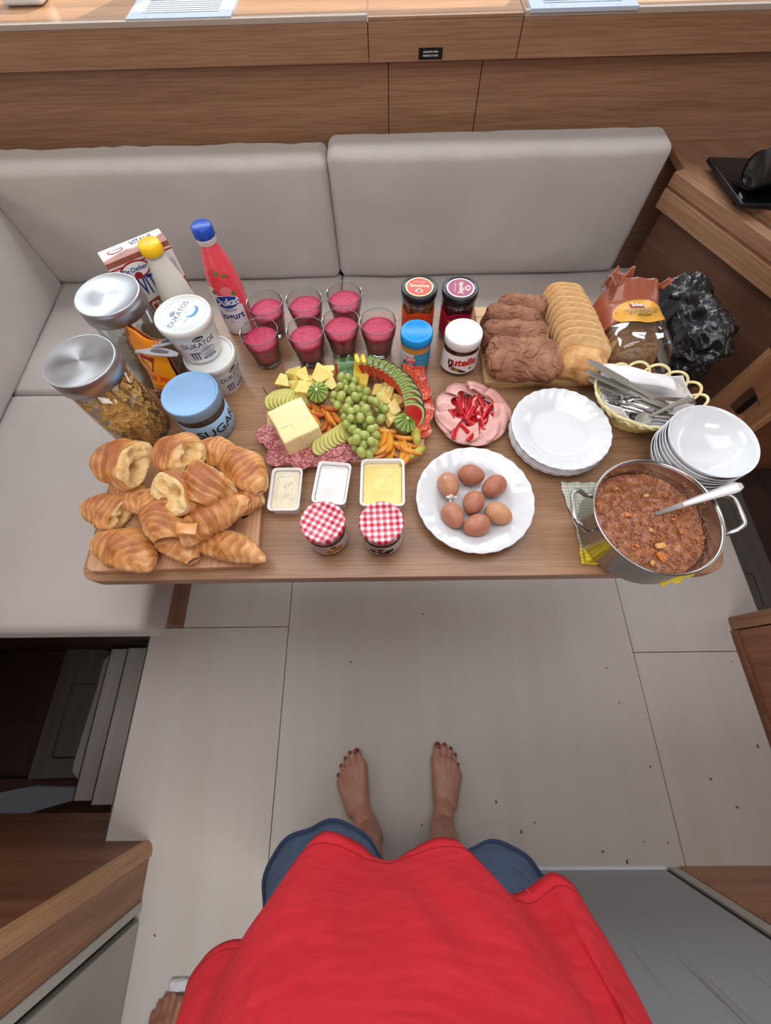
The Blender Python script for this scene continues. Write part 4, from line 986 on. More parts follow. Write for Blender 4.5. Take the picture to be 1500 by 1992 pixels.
# ================================================================== croissants
CRO = bpy.data.materials.new('croissant_crust'); CRO.use_nodes = True; nt = CRO.node_tree; N = nt.nodes; b = N['Principled BSDF']
b.inputs['Roughness'].default_value = .42; b.inputs['Subsurface Weight'].default_value = .06; b.inputs['Subsurface Radius'].default_value = (.01, .004, .002)
uv = N.new('ShaderNodeUVMap'); sp = N.new('ShaderNodeSeparateXYZ'); nt.links.new(uv.outputs[0], sp.inputs[0])
tc = N.new('ShaderNodeTexCoord'); n1 = N.new('ShaderNodeTexNoise'); n1.inputs['Scale'].default_value = 38; n1.inputs['Detail'].default_value = 5; nt.links.new(tc.outputs['Object'], n1.inputs[0])
r1 = N.new('ShaderNodeValToRGB'); e = r1.color_ramp.elements; e[0].position = .25; e[0].color = lin('#a05a2c'); e[1].position = .8; e[1].color = lin('#e6bd8a')
k = e.new(.5); k.color = lin('#cd8c4c')
ma = N.new('ShaderNodeMath'); ma.operation = 'MULTIPLY_ADD'; ma.inputs[1].default_value = .28; nt.links.new(sp.outputs[0], ma.inputs[0]); 
mb_ = N.new('ShaderNodeMath'); mb_.operation = 'MULTIPLY'; mb_.inputs[1].default_value = .8; nt.links.new(n1.outputs[0], mb_.inputs[0]); nt.links.new(mb_.outputs[0], ma.inputs[2])
nt.links.new(r1.outputs[0], b.inputs['Base Color'])
mp = N.new('ShaderNodeMapping'); mp.inputs['Scale'].default_value = (2, 70, 1); nt.links.new(uv.outputs[0], mp.inputs[0])
n3 = N.new('ShaderNodeTexNoise'); n3.inputs['Scale'].default_value = 1; n3.inputs['Detail'].default_value = 3; nt.links.new(mp.outputs[0], n3.inputs[0])
spz = N.new('ShaderNodeSeparateXYZ'); nt.links.new(tc.outputs['Object'], spz.inputs[0])
mz = N.new('ShaderNodeMath'); mz.operation = 'MULTIPLY_ADD'; mz.inputs[1].default_value = -9.0; mz.inputs[2].default_value = .19; nt.links.new(spz.outputs[2], mz.inputs[0])
m3 = N.new('ShaderNodeMath'); m3.operation = 'MULTIPLY_ADD'; m3.inputs[1].default_value = .55; nt.links.new(n3.outputs[0], m3.inputs[0]); nt.links.new(mz.outputs[0], m3.inputs[2])
ad = N.new('ShaderNodeMath'); ad.operation = 'ADD'; nt.links.new(ma.outputs[0], ad.inputs[0]); nt.links.new(m3.outputs[0], ad.inputs[1])
ad2 = N.new('ShaderNodeMath'); ad2.operation = 'SUBTRACT'; ad2.inputs[1].default_value = .30; nt.links.new(ad.outputs[0], ad2.inputs[0]); nt.links.new(ad2.outputs[0], r1.inputs[0])
n2 = N.new('ShaderNodeTexNoise'); n2.inputs['Scale'].default_value = 220; n2.inputs['Detail'].default_value = 3; nt.links.new(tc.outputs['Object'], n2.inputs[0])
bn = N.new('ShaderNodeBump'); bn.inputs['Strength'].default_value = .5; bn.inputs['Distance'].default_value = .0012; sm = N.new('ShaderNodeMath'); sm.operation = 'ADD'; nt.links.new(n2.outputs[0], sm.inputs[0]); nt.links.new(n3.outputs[0], sm.inputs[1]); nt.links.new(sm.outputs[0], bn.inputs['Height']); nt.links.new(bn.outputs[0], b.inputs['Normal'])
CRUMB = mat('croissant_crumb', '#efd49e', .75, c2='#dfb675', nscale=70, bump=.9, bscale=130, sss=.15, bdist=.002)
def croissant(label, px, py, z, ang, L0, R0, t0=-1., t1=1., bend=.55, tilt=0., roll=0., seed=0, cut0=False, cut1=False, flat=.82, part='crust'):
    """layered crescent between t0 and t1 of its length; a cut end shows pale open crumb"""
    L = L0 * 1.14; R = R0 * 1.06; p = at(px, py, z); rnd = random.Random(seed)
    t = thing('croissant', label, 'croissant', tuple(p), group='torn croissants heaped on the cutting board', rot=(roll, tilt, ang))
    nt_, na = 84, 44; layers = 5.2 + (seed % 3) * .8
    def frame(s):
        a = s * bend; rad = L / 2 / max(.05, bend); return Vector((rad * math.sin(a), rad * (math.cos(a) - 1) + rad * (1 - math.cos(bend)) * .4, 0)), Vector((math.cos(a), -math.sin(a), 0))
    V = []; Fc = []; UV = []
    def rr(s, th):
        base = R * (1 - abs(s) ** 1.9) ** .62 * .95 + R * .10 * (1 - abs(s))
        ph = abs(s + .10 * math.cos(th - seed)) * layers * (1 - .2 * abs(s)) + 1.0 * noise.noise(Vector((s * 1.6 + seed, math.cos(th) * .9, math.sin(th) * .9 + seed)))
        fr = ph - math.floor(ph); st = (1 - fr) ** 2.2 if fr > .06 else fr / .06 * .8
        amp_ = .05 + .05 * noise.noise(Vector((seed, s * 2, th)))
        return 1.08 * base * (1 + .8 * amp_ * st - .02) * (1 + .20 * noise.noise(Vector((s * 2.2 + seed, math.cos(th) * 1.3, math.sin(th) * 1.3)))) + .0007 * noise.noise(Vector((s * 40, math.cos(th) * 9, math.sin(th) * 9 + seed))), st
    for i in range(nt_ + 1):
        s = t0 + (t1 - t0) * i / nt_; c, d = frame(s); side = Vector((d.y, -d.x, 0))
        for j in range(na):
            th = 2 * PI * j / na; r, st = rr(s, th)
            ry, rz = r * math.cos(th), r * math.sin(th) * flat
            if rz < -r * .6: rz = -r * .6 - (abs(rz) - r * .6) * .3
            V.append(tuple(c + side * ry + Vector((0, 0, rz)))); UV.append((st, s))
    for i in range(nt_):
        for j in range(na): A = i * na; Bq = A + na; Fc.append((A + j, Bq + j, Bq + (j + 1) % na, A + (j + 1) % na))
    for end, cut in ((0, cut0), (nt_, cut1)):
        if not cut:
            c, d = frame(t0 + (t1 - t0) * end / nt_); V.append(tuple(c)); UV.append((.5, t0)); q = len(V) - 1
            for j in range(na): f = (end * na + (j + 1) % na, q, end * na + j); Fc.append(f if end else f[::-1])
    me = bpy.data.meshes.new(part); me.from_pydata(V, [], Fc); me.update()
    ul = me.uv_layers.new(name='UVMap')
    arr = np.empty(len(me.loops), dtype=np.int32); me.loops.foreach_get('vertex_index', arr)
    ul.data.foreach_set('uv', np.array(UV, dtype=np.float32)[arr].ravel())
    link(part, me, CRO, t, smooth=True)
    for end, cut in ((0, cut0), (nt_, cut1)):
        if cut:
            c, d = frame(t0 + (t1 - t0) * end / nt_); sgn = -1 if end == 0 else 1; V2 = []; F2 = []; K = 12
            side = Vector((d.y, -d.x, 0)); ctr = sum((Vector(V[end * na + j]) for j in range(na)), Vector()) / na
            holes = [(rnd.uniform(-.5, .5), rnd.uniform(-.4, .4), rnd.uniform(.16, .36)) for _ in range(8)]
            for q in range(K + 1):
                f = 1 - q / K
                for j in range(na):
                    e_ = Vector(V[end * na + j]); pnt = ctr + (e_ - ctr) * f * (1.0 if q else 1.0)
                    dd_ = 0.; y_, z_ = (pnt - ctr).dot(side) / R, (pnt - ctr).z / R
                    for hx, hy, hr in holes: dd_ += max(0, 1 - ((y_ - hx) ** 2 + (z_ - hy) ** 2) / hr ** 2) * .26
                    o_ = (.10 * (1 - f ** 4) - dd_ + .08 * noise.noise(Vector((y_ * 5, z_ * 5, seed)))) * R if q else 0
                    V2.append(tuple(pnt + d * sgn * o_))
            for q in range(K):
                for j in range(na): A = q * na; Bq = A + na; f = (A + j, A + (j + 1) % na, Bq + (j + 1) % na, Bq + j); F2.append(f if sgn > 0 else f[::-1])
            mesh('crumb', V2, F2, CRUMB, t, smooth=True)
    return t
CB = bz
D = math.radians
croissant('whole croissant lying at the front left corner of the cutting board', 240, 1075, CB + .026, D(-22), .13, .034, -1, 1, .6, seed=1)
croissant('half croissant with a pointed tip, at the far left above the front one', 215, 1000, CB + .026, D(-18), .12, .032, -1, .35, .35, seed=2, cut1=True)
croissant('flaky croissant end at the front right corner, its tip past the board', 440, 1065, CB + .020, D(-15), .15, .026, -.75, 1, .3, seed=3)
croissant('bent croissant half under the centre of the heap, front', 335, 1050, CB + .024, D(-38), .13, .029, -.7, .9, .3, seed=4)
croissant('croissant end lying at the right edge above the handle slot', 478, 975, CB + .022, D(30), .11, .028, -.8, .55, .4, seed=5, cut1=True)
croissant('croissant tip tucked low under the heap at the left', 255, 965, CB + .028, D(-35), .11, .026, -.8, .8, .3, seed=16)
croissant('croissant low in the heap under the golden wedge', 395, 985, CB + .026, D(10), .12, .028, -.8, .8, .3, seed=17)
croissant('large curved croissant lying on the right of the heap, pointing up right', 418, 1010, CB + .055, D(38), .135, .032, -1, .95, .75, seed=6)
croissant('browned croissant lying steeply in the middle of the heap', 312, 1005, CB + .060, D(-62), .12, .034, -1, .8, .3, seed=7, cut0=True)
croissant('croissant pointing to the lower right at the back right of the heap', 468, 915, CB + .050, D(-42), .13, .034, -.6, .95, .35, seed=8, cut0=True)
croissant('torn croissant top end at the very back of the heap', 425, 885, CB + .055, D(-20), .10, .028, -.7, .5, .4, seed=9, cut1=True)
croissant('broad croissant half at the back left of the heap, cut side right', 243, 905, CB + .080, D(-12), .14, .043, -.85, .32, .3, tilt=-.2, seed=10, cut1=True)
croissant('croissant half on top at the back, its torn side facing forward', 345, 893, CB + .088, D(-24), .125, .040, -.75, .40, .5, tilt=-.3, seed=11, cut1=True)
croissant('glossy golden croissant wedge standing right of the centre', 412, 940, CB + .080, D(62), .12, .044, -.75, .25, .3, seed=12, cut1=True)
croissant('torn croissant half with big open crumb holes facing the viewer, centre of the heap', 330, 960, CB + .096, D(-120), .11, .040, -.8, .10, .3, tilt=-.85, seed=13, cut1=True)
fk = thing('pastry_flake', 'loose curled croissant flake on the centre of the heap', 'pastry', tuple(at(362, 1028, CB + .09)))
sheet('flake', CRO, fk, 0, 0, lambda u, v: ((u - .5) * .034, (v - .5) * .022, .004 * math.sin(u * 4 + v * 2)), 8, 6)
# ================================================================== bread
DARKB = mat('rye_crust', '#7d4f3a', .75, c2='#a37458', nscale=22, bump=.9, bscale=60, bdist=.004, detail=8)
def loafpiece(name, label, px, py, z, ang, sx, sy, sz, m, seed, cracks=.004, flatback=False, group=None, cat='bread', n=34, rot=(0, 0), part='crust', r=None):
    p = at(px, py, z); t = thing(name, label, cat, tuple(p), group=group, rot=(rot[0], rot[1], ang))
    def fn(q):
        q = q.copy(); u = Vector((q.x / sx, q.y / sy, q.z / sz))
        d = q.normalized(); a_ = noise.noise(q * 28 + Vector((seed, 0, 0))); c_ = abs(noise.noise(q * 36 + Vector((0, seed, 3))))
        q += d * (a_ * .009 - max(0, .07 - c_) / .07 * cracks * 1.6 - max(0, .05 - abs(noise.noise(q * 75 + Vector((3, seed, 0))))) / .05 * cracks * .6 + noise.noise(q * 130) * .0016)
        return q
    V, Fc = rbox(sx, sy, sz, r or min(sx, sy, sz) * .48, n, fn); mesh(part, V, Fc, m, t, smooth=True); return t
loafpiece('rye_loaf_piece', 'big front end of the dark rye loaf with a cracked crust', 1018, 700, TZ + .055, D(-4), .168, .105, .070, DARKB, 1, n=64, r=.033)
loafpiece('rye_loaf_piece', 'dark rye loaf slice, second from the front, left of the white loaf', 1000, 655, TZ + .060, D(-6), .158, .062, .076, DARKB, 2, n=54)
loafpiece('rye_loaf_piece', 'dark rye loaf slice, third from the front, leaning', 992, 625, TZ + .062, D(-14), .135, .045, .080, DARKB, 3, rot=(.2, 0))
loafpiece('rye_loaf_piece', 'rear end of the dark rye loaf, farthest from the viewer', 1013, 600, TZ + .056, D(-8), .115, .050, .066, DARKB, 4)
WCR = mat('white_crust', '#ad7238', .6, c2='#dcb27a', nscale=26, bump=.5, bscale=90, bdist=.002, detail=7); WCB = mat('white_crumb', '#d9b98a', .85, c2='#c9a26c', nscale=60, bump=.8, bscale=160, bdist=.002)
loafpiece('white_loaf_heel', 'rounded golden front heel of the white loaf', 1130, 708, TZ + .053, D(-20), .104, .082, .062, WCR, 5, cracks=.0006, n=26)
def slice_(label, px, py, z, ang, lean, W, H_, th, seed, grp, m1=WCR, m2=WCB, nm='bread_slice'):
    p = at(px, py, z); t = thing(nm, label, 'bread', tuple(p), group=grp, rot=(lean, 0, ang))
    pts = []
    n = 40
    for i in range(n):
        a = 2 * PI * i / n; x = math.copysign(abs(math.cos(a)) ** .7, math.cos(a)) * W / 2; y = math.copysign(abs(math.sin(a)) ** .75, math.sin(a)) * H_ / 2
        k_ = 1 + .04 * noise.noise(Vector((math.cos(a) * 2, math.sin(a) * 2, seed))); pts.append((x * k_, y * k_))
    V = []; Fc = []
    for s, q in ((-th / 2, .975), (-th / 2 + .001, 1), (th / 2 - .001, 1), (th / 2, .975)):
        V += [(x * q, s, y * q) for x, y in pts]
    for r_ in range(3):
        for i in range(n): Fc.append((r_ * n + i, r_ * n + (i + 1) % n, (r_ + 1) * n + (i + 1) % n, (r_ + 1) * n + i))
    mesh('crust', V, [f[::-1] for f in Fc], m1, t, smooth=True)
    for sgn in (-1, 1):
        V = []; Fc = []; K = 6
        for q in range(K + 1):
            for x, y in pts:
                f = .975 * (1 - q / K); V.append((x * f, sgn * (th / 2 + (0 if q == 0 else .0006 + .0012 * noise.noise(Vector((x * f * 150, y * f * 150, seed))))), y * f))
        for q in range(K):
            for i in range(n): f = (q * n + i, q * n + (i + 1) % n, (q + 1) * n + (i + 1) % n, (q + 1) * n + i); Fc.append(f if sgn < 0 else f[::-1])
        mesh('crumb', V, Fc, m2, t, smooth=True)
    return t
words = ('second from the front', 'third from the front', 'fourth from the front', 'fifth from the front', 'sixth from the front', 'seventh from the front', 'eighth from the front', 'ninth from the front', 'tenth from the front', 'rearmost')
sp_ = [(1133, 678), (1129, 664), (1124, 650), (1119, 637), (1115, 625), (1111, 614), (1106, 603), (1102, 593), (1098, 584), (1094, 576)]
for i, (x, y) in enumerate(sp_):
    slice_('white bread slice leaning in the loaf, %s' % words[i], x, y + 8, TZ + .058, D(-14), -.42, .118 - .002 * i, .078, .0125, i * 3., 'slices of the white loaf')
# ---- bagged cereal bread
bgp = at(1226, 640, TZ + .05)
bag = thing('bread_bag', 'transparent bag of sliced cereal bread with orange film and a yellow label', 'bag', (bgp.x, bgp.y, TZ), .02)
BR = mat('cereal_crust', '#8d5f3f', .7, c2='#a87c55', nscale=24, bump=.5, bscale=80, bdist=.002); BC = mat('cereal_crumb', '#b58c62', .85, c2='#8e6540', nscale=110, bump=.7, bscale=150)
for i in range(7):
    t = slice_('brown cereal bread slice inside the clear bag, number %s' % ('one from the front', 'two from the front', 'three from the front', 'four from the front', 'five from the front', 'six from the front', 'seven, at the back')[i], 1226 - i * .5, 690 - i * 14, TZ + .046, .0, -.62, .118, .082, .017, i * 2., 'cereal bread slices in the bag', BR, BC)
    t['label'] = 'brown cereal bread slice in the clear bag, %s' % ('at the open front', 'second from the front', 'third from the front', 'fourth from the front', 'fifth from the front', 'sixth from the front', 'last under the orange film')[i]
y0 = at(1226, 716, TZ + .04).y - bgp.y; y1 = at(1226, 560, TZ + .10).y - bgp.y
def bagtop(u, v):
    x = (u - .5) * (.150 + .014 * math.sin(v * 3)); y = y0 + (y1 - y0) * v; e = abs(2 * u - 1)
    z = (.088 + .008 * v) * (1 - e ** 4.5) ** .6 * min(1, .25 + v * 6) + .004
    z += .004 * nz((x, y, 0), 30, 1) + .006 * abs(nz((x, y * .5, 1), 22, 4)) * (v > .5)
    if v > .8: z += (v - .8) * .12
    return (x, y, z)
FILM = thin_glass('clear_film', tint='#f2f2f2', edge='#d0d0d0', rough=.08, refl=1.8, opac=.0, opcol='#e8e4e0')
ORF = thin_glass('orange_film', tint='#e8a080', edge='#d08060', rough=.2, refl=1.6, opac=.62, opcol='#b5664a')
sheet('clear_film', FILM, bag, 0, 0, bagtop, 40, 26, .0006, v1=.52)
sheet('orange_film', ORF, bag, 0, 0, bagtop, 40, 26, .0006, v0=.50)
def bagprint(nm, pts, m, o_):
    n = len(pts); cu = sum(p[0] for p in pts) / n; cv = sum(p[1] for p in pts) / n; V = []; Fc = []
    K = 5
    for q in range(K + 1):
        for u, v in pts: p = Vector(bagtop(cu + (u - cu) * q / K, cv + (v - cv) * q / K)); V.append((p.x, p.y, p.z + o_))
    for q in range(K):
        for i in range(n): Fc.append((q * n + i, (q + 1) * n + i, (q + 1) * n + (i + 1) % n, q * n + (i + 1) % n))
    return mesh(nm, V, Fc, m, bag, smooth=True)
bagprint('label', [(.5 + .37 * math.cos(a) * (1 if math.sin(a) > 0 else 1.0), .60 + .175 * math.copysign(abs(math.sin(a)) ** .8, math.sin(a))) for a in (2 * PI * k / 40 for k in range(40))], mat('bag_yellow', '#d39a38', .4), .0014)
bagprint('label_badge', [(.36, .66), (.56, .655), (.56, .712), (.36, .717)], mat('bag_maroon', '#8f2430', .35), .0022)
def bagtext(s_, size, u, v, m, bold=.01, hs=1.):
    Vt, Ft = text_geo(s_, size, bold); out = []
    for q in Vt: p = Vector(bagtop(u + q.x * hs / .152, v + q.y / (y1 - y0))); out.append((p.x, p.y, p.z + .0055))
    mesh('lettering', out, Ft, m, bag)
bagtext('Schar', .015, .46, .685, WHITE, .02, .8); bagtext('SQUARE PANETTONE', .0085, .5, .60, mat('bag_grey', '#6b5a2c', .5), .01, .9); bagtext('CEREALE', .0145, .5, .555, MATS['bag_grey'], .015); bagtext('sans gluten', .007, .5, .51, MATS['bag_grey'])
sheet('film_gather', ORF, bag, 0, 0, lambda u, v: ((u - .5) * .07 * (1 - .4 * v) - .045 + .01 * v, y1 - .004 + .012 * math.sin(u * 9) + v * .012, .105 + v * .034 + .006 * math.sin(u * 14)), 14, 6)
sheet('film_gather', FILM, bag, 0, 0, lambda u, v: ((u - .5) * .05 * (1 - .2 * v) - .055, y1 - .02 + .010 * math.sin(u * 8 + 1) + v * .012, .10 + v * .032 + .005 * math.sin(u * 11)), 14, 6)
sheet('film_gather', ORF, bag, 0, 0, lambda u, v: ((u - .5) * .03 * (1 - .5 * v) + .062 + .012 * v, y1 - .01 + .006 * math.sin(u * 8), .105 + v * .022), 10, 5)
# ---- black plastic bag behind
pb_ = at(1334, 662, .58)
bk = thing('plastic_bag', 'crumpled black plastic bag on the seat behind the cutlery basket', 'bag', (pb_.x - .01, pb_.y + .02, .455))
def crumple(q):
    q = q.copy(); d = q.normalized(); a = abs(noise.noise(q * 9 + Vector((3, 1, 0)))); b_ = abs(noise.noise(q * 22 + Vector((0, 5, 1)))); c_ = abs(noise.noise(q * 45))
    return q + d * (-a * .06 - b_ * .036 - c_ * .008 + .015)
V, Fc = rbox(.17, .30, .24, .08, 60, crumple); mesh('bag', [(x, y, z + .125) for x, y, z in V], Fc, mat('bag_black', '#0d0e10', .32, bump=.4, bscale=60, bdist=.003, coat=.3), bk, smooth=False)
V, Fc = strip([(-.09 + .01 * math.sin(i * 1.3), -.02 + .014 * i, .20 + .008 * math.sin(i)) for i in range(9)], .03, .001, (.3, 0, 1)); mesh('opening_flap', V, Fc, mat('bag_grey_film', '#2a2c2f', .35), bk)
# ================================================================== the fruit board
BZ = bz + .0005
def curvy(px, py, z): return at(px, py, z)
# salami: thin overlapping round slices
SAL = mat('salami', '#8e3a40', .45, c2='#c98a86', nscale=210, detail=2, ramp=(.42, .62), coat=.3); CHO = mat('chorizo', '#b32a1a', .42, c2='#e07a4a', nscale=150, detail=3, ramp=(.45, .7), coat=.4, bump=.3, bscale=200)
def rslice(nm, label, px, py, z, R, m, grp, seed, cat, tilt=(0, 0)):
    p = at(px, py, z); t = thing(nm, label, cat, tuple(p), group=grp, rot=(tilt[0], tilt[1], seed))
    n = 26; V = []; Fc = []
    for q, (f, dz) in enumerate(((0, .0016), (.6, .0016), (1, .0013), (1, 0), (0, 0))):
        for k in range(n):
            a = 2 * PI * k / n; r = R * f * (1 + .04 * math.sin(3 * a + seed)); V.append((r * math.cos(a), r * math.sin(a) * .92, dz + .0010 * f * math.sin(2 * a + seed)))
    for q in range(4):
        for k in range(n): Fc.append((q * n + k, (q + 1) * n + k, (q + 1) * n + (k + 1) % n, q * n + (k + 1) % n))
    o = mesh('slice', V, Fc, m, None, loc=None); bm = bmesh.new(); bm.from_mesh(o.data); bmesh.ops.remove_doubles(bm, verts=bm.verts[:], dist=1e-5); bmesh.ops.recalc_face_normals(bm, faces=bm.faces[:]); bm.to_mesh(o.data); bm.free()
    me = o.data; bpy.data.objects.remove(o); bpy.data.objects.remove(t)
    o = link(nm, me, m, None, tuple(p), (tilt[0], tilt[1], seed)); tag(o, label, cat, grp); return o
SALP = ('upper left one beside the butter', 'one at the left corner of the butter', 'front left corner one', 'one below the butter corner', 'one in the middle front', 'one right of the middle front', 'farthest right front one', 'one under the pear fan', 'right end one by the grapes', 'highest one at the left', 'one partly under the butter', 'one between the corner and the butter')
pts = [(535, 858), (541, 888), (562, 882), (588, 893), (612, 888), (640, 893), (664, 882), (650, 870), (680, 880), (520, 845), (600, 872), (570, 868)]
for i, (x, y) in enumerate(pts):
    rslice('salami_slice', 'marbled pink salami slice at the board front, %s' % SALP[i], x, y, BZ + .0022 * (i % 4) + .001, .027, SAL, 'salami slices under the butter', i * 1.3, 'salami')
CHOP = ('second from the back', 'third from the back', 'fourth from the back', 'fifth from the back', 'sixth, at the middle', 'sixth from the front', 'fourth from the front', 'second from the front', 'frontmost by the kiwi', 'inner one tucked under the melon', 'rearmost by the blue-lidded jar')
pts = [(808, 722), (815, 735), (817, 750), (822, 765), (824, 780), (828, 795), (824, 810), (818, 824), (822, 838), (815, 758), (800, 716)]
for i, (x, y) in enumerate(pts):
    rslice('chorizo_slice', 'orange-red chorizo slice beside the watermelon fan, %s' % CHOP[i], x, y, BZ + .0022 * (i % 4) + .003, .022, CHO, 'chorizo slices along the right side of the board', i * 2.1, 'chorizo', (.12 * math.sin(i), -.12))
# butter
BUT = mat('butter', '#e8d49a', .42, c2='#ecdaa6', nscale=14, sss=.25, bump=.35, bscale=35, bdist=.0025)
f0 = at(536, 838, TZ + .07) ; tz_ = TZ + .074
tb_ = [at(x, y, tz_) for x, y in ((511, 804), (585, 770), (614, 815), (553, 857))]
tp = [at(511, 804, tz_), at(583, 769, tz_), at(626, 830, tz_ - .0), at(558, 860, tz_)]
cbt = sum(tp, Vector()) / 4; e1 = ((tp[1] - tp[0]) + (tp[2] - tp[3])) / 2; e2 = ((tp[3] - tp[0]) + (tp[2] - tp[1])) / 2
bt_ = thing('butter_block', 'large pale block of butter standing on the salami slices', 'butter', (cbt.x, cbt.y, BZ + .003), math.atan2(e1.y, e1.x))
def bfn(q): return q + Vector((.0025 * nz(q, 30, 1), .002 * nz(q, 26, 2), .0018 * nz(q, 22, 3)))
V, Fc = rbox(e1.length * .98, e2.length * .98, .052, .004, 22, bfn); mesh('block', [(x, y, z + .026) for x, y, z in V], Fc, BUT, bt_, smooth=True)
LB2 = mat('butter_line', '#f3e6bd', .4, sss=.2)
V, Fc = strip([(-.006 + .0006 * i, -.030 + .008 * i, .0533 + .0006 * math.sin(i)) for i in range(7)], .0012, .0008, (1, 0, 0)); mesh('wrapper_mark', V, Fc, LB2, bt_)
hw1, hw2 = e1.length * .49, e2.length * .49
V, Fc = strip([(-.002, -hw2 - .0006, .008 + .008 * i) for i in range(6)], .0012, .0012, (1, 0, 0)); mesh('wrapper_mark', V, Fc, LB2, bt_)
V, Fc = strip([(-hw1 * .8 + hw1 * .2 * i, -hw2 * .2 + .0015 * math.sin(i * 2), .0533) for i in range(9)], .0009, .0007, (0, 1, 0)); mesh('wrapper_mark', V, Fc, LB2, bt_)
# pears
PEARS = mat('pear_skin', '#a9a238', .4, c2='#c2b85a', nscale=60, bump=.1, bscale=200); PEARF = mat('pear_flesh', '#d6cf86', .45, c2='#c9c06a', nscale=80, sss=.1)
def wedge(nm, label, px, py, z, ang, L, W, T, m1, m2, grp, cat, rot=(0, 0), bulge=1., n=10, parent=None, loc=None):
    """crescent wedge: curved skin face and two flat cut faces"""
    mbs = MB(); mbf = MB(); V = []; 
    for i in range(n + 1):
        s = -1 + 2 * i / n; w_ = W * (1 - s * s) ** .5 * (1 - .18 * s * bulge); t_ = T / 2 * (1 - s * s) ** .45
        V.append([(s * L / 2, 0, .0), (s * L / 2, -t_, w_ * .75), (s * L / 2, -t_ * .55, w_ * .95), (s * L / 2, 0, w_), (s * L / 2, t_ * .55, w_ * .95), (s * L / 2, t_, w_ * .75)])
    def q_(mb, a, b):
        vs = []; 
        for row in V: vs += [row[a], row[b]]
        mb.add(vs, [(2 * i, 2 * i + 1, 2 * i + 3, 2 * i + 2) for i in range(n)])
    for a, b in ((1, 2), (2, 3), (3, 4), (4, 5)): q_(mbs, b, a)
    q_(mbf, 1, 0); q_(mbf, 0, 5)
    p = at(px, py, z) if loc is None else loc
    if parent is None: t = thing(nm, label, cat, tuple(p), group=grp, rot=(rot[0], rot[1], ang)); mbs.build('skin', m1, t, smooth=True); mbf.build('flesh', m2, t)
    else:
        o = mbf.build(nm, m2, parent, loc=tuple(p), rot=(rot[0], rot[1], ang)); s_ = mbs.build('skin', m1, o, smooth=True); t = o
    return t
def pearfan(label, pts, R0, ang0, dang, lean, z=BZ, seed=0):
    c = at(pts[0][0], pts[0][1], z); t = thing('sliced_pear', label, 'pear', tuple(c))
    for i, (x, y) in enumerate(pts):
        p = at(x, y, z + .002) - c; n = 18; V = []; Fc = []; th = .004
        for s_, q in ((-th / 2, 1), (th / 2, 1)):
            for k in range(n):
                a = 2 * PI * k / n; rx = R0 * math.cos(a) * (1.35 if math.cos(a) > 0 else .9); ry = R0 * .66 * math.sin(a) * (1 - .38 * max(0, math.cos(a))); V.append((rx, s_, ry))
        Fc = [tuple(range(n)), tuple(n + k for k in range(n))[::-1]]
        o = mesh('slice', V, Fc, PEARF, t, loc=tuple(p + Vector((0, 0, R0 * .4))), rot=(lean, 0, ang0 + dang * i))
        W2 = []; 
        for s_ in (-th / 2, th / 2): W2 += [(x_ * 1.02, s_ * 1.0, z_ * 1.02) for x_, _, z_ in V[:n]]
        mesh('peel', W2, [(k, n + k, n + (k + 1) % n, (k + 1) % n) for k in range(n)], PEARS, o, smooth=True)
    return t, c
t, c = pearfan('sliced pear half with its stem, fanned behind the butter block', [(533 + 7.5 * i, 786 - 1.0 * i + .25 * i * i) for i in range(9)], .026, D(66), D(4), -.85)
V, Fc = tube([at(522, 770, TZ + .04) - c, at(516, 762, TZ + .045) - c, at(512, 754, TZ + .050) - c], .0013, 6); mesh('stem', V, Fc, mat('stem_brown', '#4a3222', .7), t)
pearfan('yellow sliced pear fanned in front of the butter block', [(626 + 7 * i, 872 - 4.0 * i) for i in range(8)], .027, D(58), D(3), -.95)
pearfan('half pear in slices between the fanned pear and the grapes', [(668 + 5 * i, 845 + 2 * i) for i in range(3)], .020, D(80), D(6), -.8)
wedge('pear_wedge', 'pale green pear wedge at the right front corner of the board', 808, 852, BZ + .002, D(95), .055, .024, .020, PEARS, PEARF, None, 'pear')
wedge('pear_wedge', 'green-skinned pear wedge lying along the front right corner of the board', 806, 882, BZ + .002, D(35), .060, .020, .016, PEARS, PEARF, None, 'pear', rot=(.5, 0))
# pineapple chunks
PIN = mat('pineapple', '#e0c763', .4, c2='#e9d884', nscale=70, bump=.3, bscale=160, sss=.15, coat=.3); PRN = mat('pineapple_rind', '#6b5a25', .7)
def chunk(label, px, py, z, ang, s, seed, rind=True, rot=None):
    rnd = random.Random(seed); p = at(px, py, z); t = thing('pineapple_chunk', label, 'pineapple', tuple(p), group='pineapple chunks on the board', rot=(rot or rnd.uniform(-.5, .5), rnd.uniform(-.4, .4), ang))
    a = s * rnd.uniform(.85, 1.15); tri = [(-a * .5, -a * .35), (a * .55, -a * .42), (a * .35, a * .4), (-a * .15, a * .5)]
    slab('flesh', tri, -s * .28, s * .28, PIN, t, r=s * .1, seg=3, ch=.0012)
    if rind:
        for k in range(3): V, Fc = lathe([(0, -.0012), (.0018, 0), (0, .0012)], 7); mesh('eye_spot', V, Fc, PRN, t, loc=(-a * .35 + k * a * .35, -a * .37, (k % 2 - .5) * s * .25))
